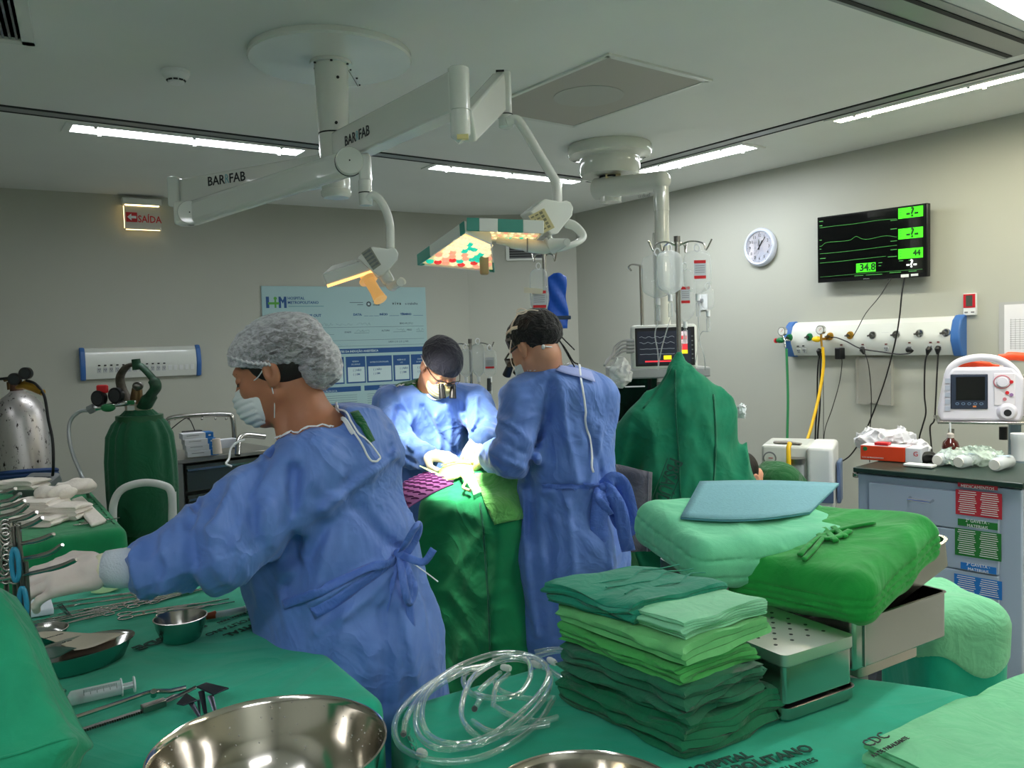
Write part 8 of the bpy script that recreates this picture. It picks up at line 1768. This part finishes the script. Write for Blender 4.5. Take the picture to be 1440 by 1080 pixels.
# ================================================================== suction unit
sx0, sx1 = at(1070, 628, 4.35), at(1168, 628, 4.2); ux = nrm(V(*(sx1-sx0)[:2], 0)); su = root('suction_unit', 'white suction unit with a round gauge and a canister in front of the wall', 'suction unit', V(*(sx0+V(0, 0, 0))[:2], 0)); zt_ = at(1100, 626, 4.3)[2]; T = frame(V(sx0[0], sx0[1], 0), ux, z=(0, 0, 1)); Wd = .37
b = B(T); b.box((Wd*.33, .16, zt_-.16), (Wd*.66, .32, .32)); b.out('housing', offwhite, su, bevel=.018, seg=3)
b = B(T); b.box((Wd*.80, .14, zt_-.17), (Wd*.34, .36, .34)); b.out('side_housing', white_plastic, su, bevel=.02, seg=3)
b = B(T); b.box((Wd*.84, -.045, zt_-.24), (.10, .01, .09)); b.out('handle_recess', mat('slate_blue', (96, 116, 150), .5), su, bevel=.01)
b = B(T); b.box((Wd+.005, .16, zt_-.20), (.02, .14, .22)); b.out('side_panel', mat('slate_blue', (96, 116, 150), .5), su, bevel=.006)
b = B(TT(T, .045, 0, zt_-.07)@frame((0, 0, 0), (1, 0, 0), z=(0, -1, 0))); b.cyl((0, 0, -.005), (0, 0, .008), .034, n=28); b.out('gauge_rim', grey_plastic, su); b = B(TT(T, .045, -.009, zt_-.07)@frame((0, 0, 0), (1, 0, 0), z=(0, -1, 0))); b.cyl((0, 0, 0), (0, 0, .002), .027, n=28); b.out('gauge_dial', MATS['gauge_dial'], su); b = B(TT(T, .045, -.013, zt_-.07)@frame((0, 0, 0), (1, 0, 0), z=(0, -1, 0))); b.box((.006, .002, 0), (.022, .004, .001)); b.out('needle', red, su)
b = B(T); b.cyl((.18, -.04, zt_-.36), (.18, -.04, zt_-.085), .040, n=24); b.out('canister', clear('canister_clear', (190, 196, 198), .45, .15), su); b = B(T); b.cyl((.18, -.04, zt_-.085), (.18, -.04, zt_-.06), .046, n=24); b.out('canister_lid', steel_dark, su)
for k in range(6): b = B(T); b.box((.18+.014, -.081, zt_-.13-k*.03), (.016, .001, .003)); b.out('graduation', white_plastic, su)
b = B(T); b.tube([(.155, -.075, zt_+.02), (.152, -.10, zt_-.0), (.152, -.10, zt_-.1), (.152, -.10, zt_-.3)], .012, 10); b.out('yellow_tube', mat('yellow_hose', (236, 190, 30), .4), su)
b = B(T); b.tube([(.06, .05, zt_+.008), (.12, .04, zt_+.010), (.2, .02, zt_+.006)], [.018, .022, .014], 8, flat=.4); tag(b.out('remote_handset', mat('handset_grey', (120, 116, 108), .5), None, bevel=.002), 'grey flat handset lying on top of the suction unit', 'handset')
b = B(T); b.box((Wd/2, .16, .30), (Wd*.9, .3, .6)); b.out('cart_base', grey_plastic, su, bevel=.02)
# ================================================================== crash cart
cc0, cc1 = onz(1206, 656, 1.0), onz(1438, 678, 1.0); ux = nrm(V(*(cc1-cc0)[:2], 0)); uy = V(-ux[1], ux[0], 0); Wc = np.linalg.norm((cc1-cc0)[:2]); ZT = 1.0; cart = root('crash_cart', 'grey steel drawer cart with coloured printed labels against the right wall', 'drawer cart', V(cc0[0], cc0[1], 0)+ux*.3); T = frame(V(cc0[0], cc0[1], 0), ux, z=(0, 0, 1)); cg_ = mat('cart_grey_blue', (164, 176, 196), .4, noise=.06, nscale=3); dth = .5
b = B(T); b.box((Wc/2, dth/2, (ZT-.03+.16)/2), (Wc, dth, ZT-.03-.16)); b.out('cabinet', cg_, cart, bevel=.006)
b = B(T); b.box((Wc/2, dth/2-.01, ZT-.012), (Wc+.02, dth+.03, .022)); b.out('dark_top', mat('cart_top_dark', (30, 50, 42), .35), cart, bevel=.004)
b = B(T); b.box((-.015, .02, ZT-.04), (.03, .03, .03)); b.out('bumper_end', steel, cart, bevel=.01)
dx0, dx1 = .055, Wc-.08; zz = [ZT-.06, ZT-.215, ZT-.38, ZT-.545, ZT-.74]
def cpx(x, y): p = onplane(x, y, T[:3, 3], -uy); return (p-T[:3, 3])@ux, p[2]
cols = [((178, 34, 52), '1ª GAVETA -', 'MEDICAMENTOS'), ((28, 112, 44), '2ª GAVETA -', 'MATERIAIS'), ((24, 110, 190), '3ª GAVETA -', 'MATERIAIS'), ((160, 116, 24), '4ª GAVETA -', 'MATERIAIS')]
pw = mat('label_print', (225, 225, 225), .6)
bxs = [((1349, 674, 1405, 689), (1346, 687, 1411, 730)), ((1349, 728, 1405, 745), (1345, 741, 1410, 789)), ((1353, 789, 1403, 807), (1344, 805, 1411, 843)), ((1349, 843, 1404, 862), (1352, 863, 1393, 871))]
for k in range(4):
    z1_, z0_ = zz[k], zz[k+1]; b = B(T); b.box(((dx0+dx1)/2, -.004, (z1_+z0_)/2), (dx1-dx0, .02, z1_-z0_-.005)); dr = b.out('drawer', cg_, cart, bevel=.003)
    b = B(T); b.tube([(Wc*.36, -.014, (z1_+z0_)/2+.03), (Wc*.36, -.038, (z1_+z0_)/2+.026), (Wc*.50, -.038, (z1_+z0_)/2+.024), (Wc*.50, -.014, (z1_+z0_)/2+.028)], .006, 8); b.out('handle', chrome, dr)
    for j, (x0_, y0_, x1_, y1_) in enumerate(bxs[k]):
        u0, v1_ = cpx(x0_, y0_); u1, v0_ = cpx(x1_, y1_); lm = mat('label_%d' % k, cols[k][0], .6); cxu, cyv = (u0+u1)/2, (v0_+v1_)/2; wv, hv = abs(u1-u0), abs(v1_-v0_); b = B(T); b.box((cxu, -.0155, cyv), (wv, .002, hv)); lb = b.out('label_plate', lm, dr, smooth=0)
        Tl = T@frame((cxu, -.017, cyv), (1, 0, 0), z=(0, -1, 0))
        if j == 0: text(cols[k][1], .018, TT(Tl, 0, .010), pw, 'lettering', dr, sx=.9, depth=.0003); text(cols[k][2], .018, TT(Tl, 0, -.010), pw, 'lettering', dr, sx=.9, depth=.0003)
        elif k < 3:
            n_ = int(hv/.0085); b = B(Tl)
            for i in range(n_):
                for s_ in (-1, 1): b.box((s_*wv*.24, hv/2-.006-i*.0085, 0), (wv*.40*(1-.25*((i*7+s_*3) % 4)/4), .0028, .0004))
            o = b.out('print_lines', pw, dr, smooth=0); o['kind'] = 'stuff'
b = B(T); b.box((.03, -.045, .62), (.14, .025, .34)); b.out('side_flap', cg_, cart, bevel=.003); b = B(T); b.box((.105, -.052, .66), (.012, .03, .22)); b.out('black_edge', black_plastic, cart, smooth=0)
b = B(T); b.box((Wc*.84, -.01, .275), (.06, .01, .02)); b.out('lock', steel, cart, bevel=.003)
b = B(T); b.tube([(-.02, -.03, .17), (Wc*.5, -.045, .165), (Wc+.03, -.03, .17)], .02, 10); b.out('bumper', grey_plastic, cart)
for x_ in (.06, Wc-.06):
    for y_ in (.06, dth-.06): b = B(T); b.cyl((x_-.018, y_, .065), (x_+.018, y_, .065), .065, n=24); b.box((x_, y_, .13), (.05, .05, .05)); b.out('caster', mat('caster_grey', (90, 94, 104), .5), cart)
# things on the cart
onc = lambda x, y, dy=0: onz(x, y, ZT+.002)
def gbox():
    p = onc(1210, 646); e = onc(1268, 650); d_ = nrm(e-p); Tb = frame(p, d_, z=(0, 0, 1)); r = root('glove_box', 'orange and white glove carton on the left end of the cart', 'box', p); L = .195
    b = B(Tb); b.box((L/2, .055, .033), (L, .11, .066)); b.out('carton', mat('carton_orange', (214, 66, 28), .5), r, bevel=.002); b = B(Tb); b.box((L+.034, .055, .033), (.066, .11, .066)); b.out('white_end', bxw, r, bevel=.002); b = B(Tb); b.box((L/2, .055, .0668), (L, .10, .001)); b.out('top_face', bxw, r); b = B(Tb); b.box((L*.45, .04, .075), (.06, .05, .012)); b.out('flap', red, r, bevel=.002)
    b = B(Tb); b.cyl((.022, -.0005, .052), (.022, -.0015, .052), .010, n=16); b.out('green_mark', greenp, r); text('LUVA DE PROCEDIMENTO', .008, Tb@frame((.055, -.001, .012), (1, 0, 0), z=(0, -1, 0)), pw, 'print', r)
    text('G', .03, Tb@frame((L+.045, -.001, .04), (1, 0, 0), z=(0, -1, 0)), red, 'print', r)
gbox()
wp = clear('bag_film_white', (236, 236, 240), .72, .3)
crumple('plastic_bag', onc(1268, 646)+V(0, .17, .075), (.13, .08, .055), wp, 'crumpled white plastic bag behind the orange carton', 'bag', 23, .020, 11)
crumple('plastic_bag', onc(1310, 650)+V(0, .13, .04), (.05, .05, .04), wp, 'small knotted white plastic bag beside the larger one', 'bag', 24, .014, 18)
crumple('plastic_film', onc(1390, 660)+V(0, .14, .035), (.13, .08, .035), clear('film_clear', (200, 220, 205), .32, .12), 'crumpled clear plastic film behind the fluid bottles on the cart', 'plastic film', 25, .016, 14)
crumple('black_pouch', onc(1322, 655)+V(0, .12, .02), (.055, .035, .026), rubber, 'small black rubber pouch beside the brown bottle', 'pouch', 26, .006, 16)
p = onc(1354, 656)+V(0, .10, 0); r = root('antiseptic_bottle', 'dark brown antiseptic bottle with a white label and pump straw', 'bottle', p); T = frame(p, (1, 0, 0), z=(0, 0, 1)); bm_ = mat('brown_glass', (74, 26, 22), .12, coat=.6)
b = B(T); b.lathe([(.0, 0), (.034, 0), (.036, .004), (.036, .075), (.030, .095), (.016, .108), (.013, .118)], n=32); b.out('bottle_body', bm_, r, smooth=60); b = B(T); b.lathe([(.015, .114), (.015, .130), (.010, .134), (.004, .136)], n=20); b.out('cap', mat('cap_frost', (190, 180, 172), .4), r); b = B(T); b.tube([(0, 0, .13), (-.002, 0, .18)], .004, 8); b.out('straw', white_plastic, r)
b = B(T); b.tube([(0, 0, .022), (0, 0, .064)], .0366, 32, caps=False); b.out('label', bxw, r)
for k, (xa, ya, xb, yb) in enumerate(((1320, 655, 1356, 646), (1350, 658, 1388, 650), (1400, 662, 1436, 652))):
    a, c = onc(xa, ya)+V(0, 0, .026), onc(xb, yb)+V(0, 0, .026); d_ = nrm(c-a); r = root('fluid_bottle', 'clear plastic fluid bottle lying on the cart front, %s of three' % ('leftmost', 'middle one', 'rightmost')[k], 'bottle', a, 'fluid bottles lying on the cart')
    b = B(); b.tube([a-d_*.01, a, a+d_*.012, a+d_*.13, a+d_*.15, a+d_*.165], [.020, .027, .028, .028, .018, .010], 24); b.out('bottle_body', clear('bottle_clear', (228, 234, 238), .5, .15), r, smooth=50); b = B(); b.cyl(a-d_*.016, a-d_*.006, .021, n=20); b.out('base_ring', mat('bottle_cream', (222, 220, 210), .4), r); b = B(); b.box(a+d_*.08+V(0, -.0, .027), (.05, .03, .002)); b.out('blue_print', mat('faint_blue', (176, 196, 214), .6), r, bevel=.001)
b = B(frame(onc(1300, 658)+V(0, .04, .006), ux, z=(0, 0, 1))); b.box((0, 0, 0), (.12, .06, .010)); tag(b.out('packet', mat('packet_pale', (214, 218, 214), .6), None, bevel=.002), 'flat pale packet with tablets lying on the front of the cart', 'packet')
p = onc(1443, 650)+V(.01, .06, 0); T = frame(p, (1, 0, 0), z=(0, 0, 1)); b = B(T); b.lathe([(0, 0), (.034, 0), (.036, .09), (.038, .094), (.038, .12), (0, .122)], n=28); tag(b.out('white_jar', white_plastic, None), 'white plastic jar cut off by the right edge on the cart', 'jar')
# defibrillator on its shelf
sh_l, sh_r = at(1318, 592, 3.95), at(1445, 604, 3.80); ux = nrm(V(*(sh_r-sh_l)[:2], 0)); Ls = .52; zs = sh_l[2]; T = frame(V(sh_l[0], sh_l[1], zs), ux, z=(0, 0, 1)); ds = root('monitor_shelf', 'steel shelf on a pale blue arm carrying the defibrillator', 'shelf', V(sh_l[0], sh_l[1], zs-.01)+ux*.2)
b = B(T); b.box((Ls/2, .14, -.006), (Ls, .32, .012)); b.out('shelf_plate', steel, ds, bevel=.003); b = B(T); b.box((.34, .16, -.12), (.05, .05, .22)); b.box((.44, .16, -.2), (.25, .05, .05)); b.out('arm', mat('arm_pale_blue', (150, 172, 184), .4), ds, bevel=.006); b = B(T); b.cyl((.28, .05, -.09), (.28, .05, -.03), .018, n=12); b.out('shelf_knob', black_plastic, ds)
b = B(); b.tube(spline([at(1338, 603, 3.98), at(1335, 625, 3.98), at(1326, 645, 3.95)], 6), .013, 10); b.out('corrugated_tube', mat('corrugated_beige', (160, 156, 144), .6), ds)
df = root('defibrillator', 'white defibrillator monitor with orange paddles under its arched handle', 'defibrillator', ap(T, (.22, .1, 0))); wd_ = mat('defib_white', (226, 222, 230), .35)
D = T@frame((.045, .01, .0), (1, 0, 0), z=(0, 0, 1)); M = D.copy(); M[:3, 1], M[:3, 2] = D[:3, 2], -D[:3, 1]     # x along, y up, z towards us
b = B(M); b.prism([(-.03, 0), (.30, 0), (.315, .03), (.315, .20), (.27, .255), (.02, .255), (-.005, .22), (-.035, .05)][::1], -.16, .0); b.out('housing', wd_, df, bevel=.015, seg=3)
b = B(M); b.tube(spline([(-.0, .20, -.02), (.015, .25, -.02), (.06, .285, -.02), (.14, .30, -.02), (.22, .285, -.02), (.275, .24, -.02), (.30, .19, -.02)], 6), .017, 12); b.out('arched_handle', wd_, df, smooth=60)
b = B(M); b.box((.090, .140, .003), (.155, .165, .008)); b.out('bezel', mat('defib_navy', (44, 52, 70), .4), df, bevel=.004); b = B(M); b.box((.095, .155, .008), (.120, .110, .002)); b.out('screen', MATS['black_screen'], df, smooth=0)
for k in range(5): b = B(M); b.tube([(.040+k*.025+.007*math.cos(a), .083+.005*math.sin(a), .008) for a in np.linspace(0, 6.283, 13)[:-1]], .001, 4, closed=True); b.out('soft_key', mat('key_blue', (130, 160, 190), .5), df)
b = B(M); b.box((.112, .070, .008), (.014, .007, .003)); b.out('orange_key', mat('key_orange', (230, 140, 80), .5), df)
b = B(M); b.box((.235, .150, .002), (.085, .150, .005)); b.out('control_panel', mat('defib_panel', (232, 226, 230), .4), df, bevel=.003)
b = B(M); b.cyl((.225, .185, .004), (.225, .185, .020), .023, n=24); b.out('dial', wd_, df, bevel=.002); b = B(M); b.tube([(.225+.034*math.cos(a), .185+.03*math.sin(a), .006) for a in np.linspace(0, 6.283, 25)[:-1]], .0025, 6, closed=True); b.out('dial_ring', mat('pink_print', (200, 120, 130), .5), df)
for x_, y_, m_ in ((.262, .185, red), (.245, .135, red), (.262, .125, mat('key_purple', (150, 110, 160), .5)), (.235, .105, MATS['pink_print'])): b = B(M); b.cyl((x_, y_, .004), (x_, y_, .010), .008, n=14); b.out('round_key', m_, df)
b = B(M); b.cyl((.245, .045, -.002), (.245, .045, .022), .045, .030, 24); b.out('connector_boss', wd_, df, bevel=.003); b = B(M); b.cyl((.245, .042, .022), (.245, .042, .024), .016, n=18); b.out('connector_port', dark_gap, df)
for k in range(5): b = B(M); b.box((.0+.0*k, .06+k*.033, .004), (.022, .022, .004)); b.out('side_label', mat('side_label_grey', (170, 176, 190), .5), df)
b = B(D); b.box((.34, .10, .12), (.03, .13, .18)); b.out('battery_pack', offwhite, df, bevel=.005); b = B(D); b.box((.357, .10, .13), (.004, .07, .02)); b.out('slot', dark_gap, df)
orm = mat('paddle_orange', (236, 78, 36), .4)
for k, pts in enumerate(([(.03, .245, -.06), (.08, .27, -.06), (.14, .262, -.06), (.22, .25, -.06)], [(.22, .30, -.08), (.30, .30, -.09), (.40, .28, -.10)])):
    b = B(M); b.tube(spline(pts, 6), [.012]*3+[.020]*(len(spline(pts, 6))-6)+[.012]*3, 12, flat=.8); b.out('paddle', orm, df, smooth=60)
b = B(M); b.tube([(.33, .03, .0), (.37, .02, .01), (.40, .05, .0)], .022, 12); b.out('black_plug', black_plastic, df)
b = B(M); b.ball((.41, .09, 0), .02, 12); b.out('clear_knob', mat('knob_grey', (190, 190, 194), .2), df)
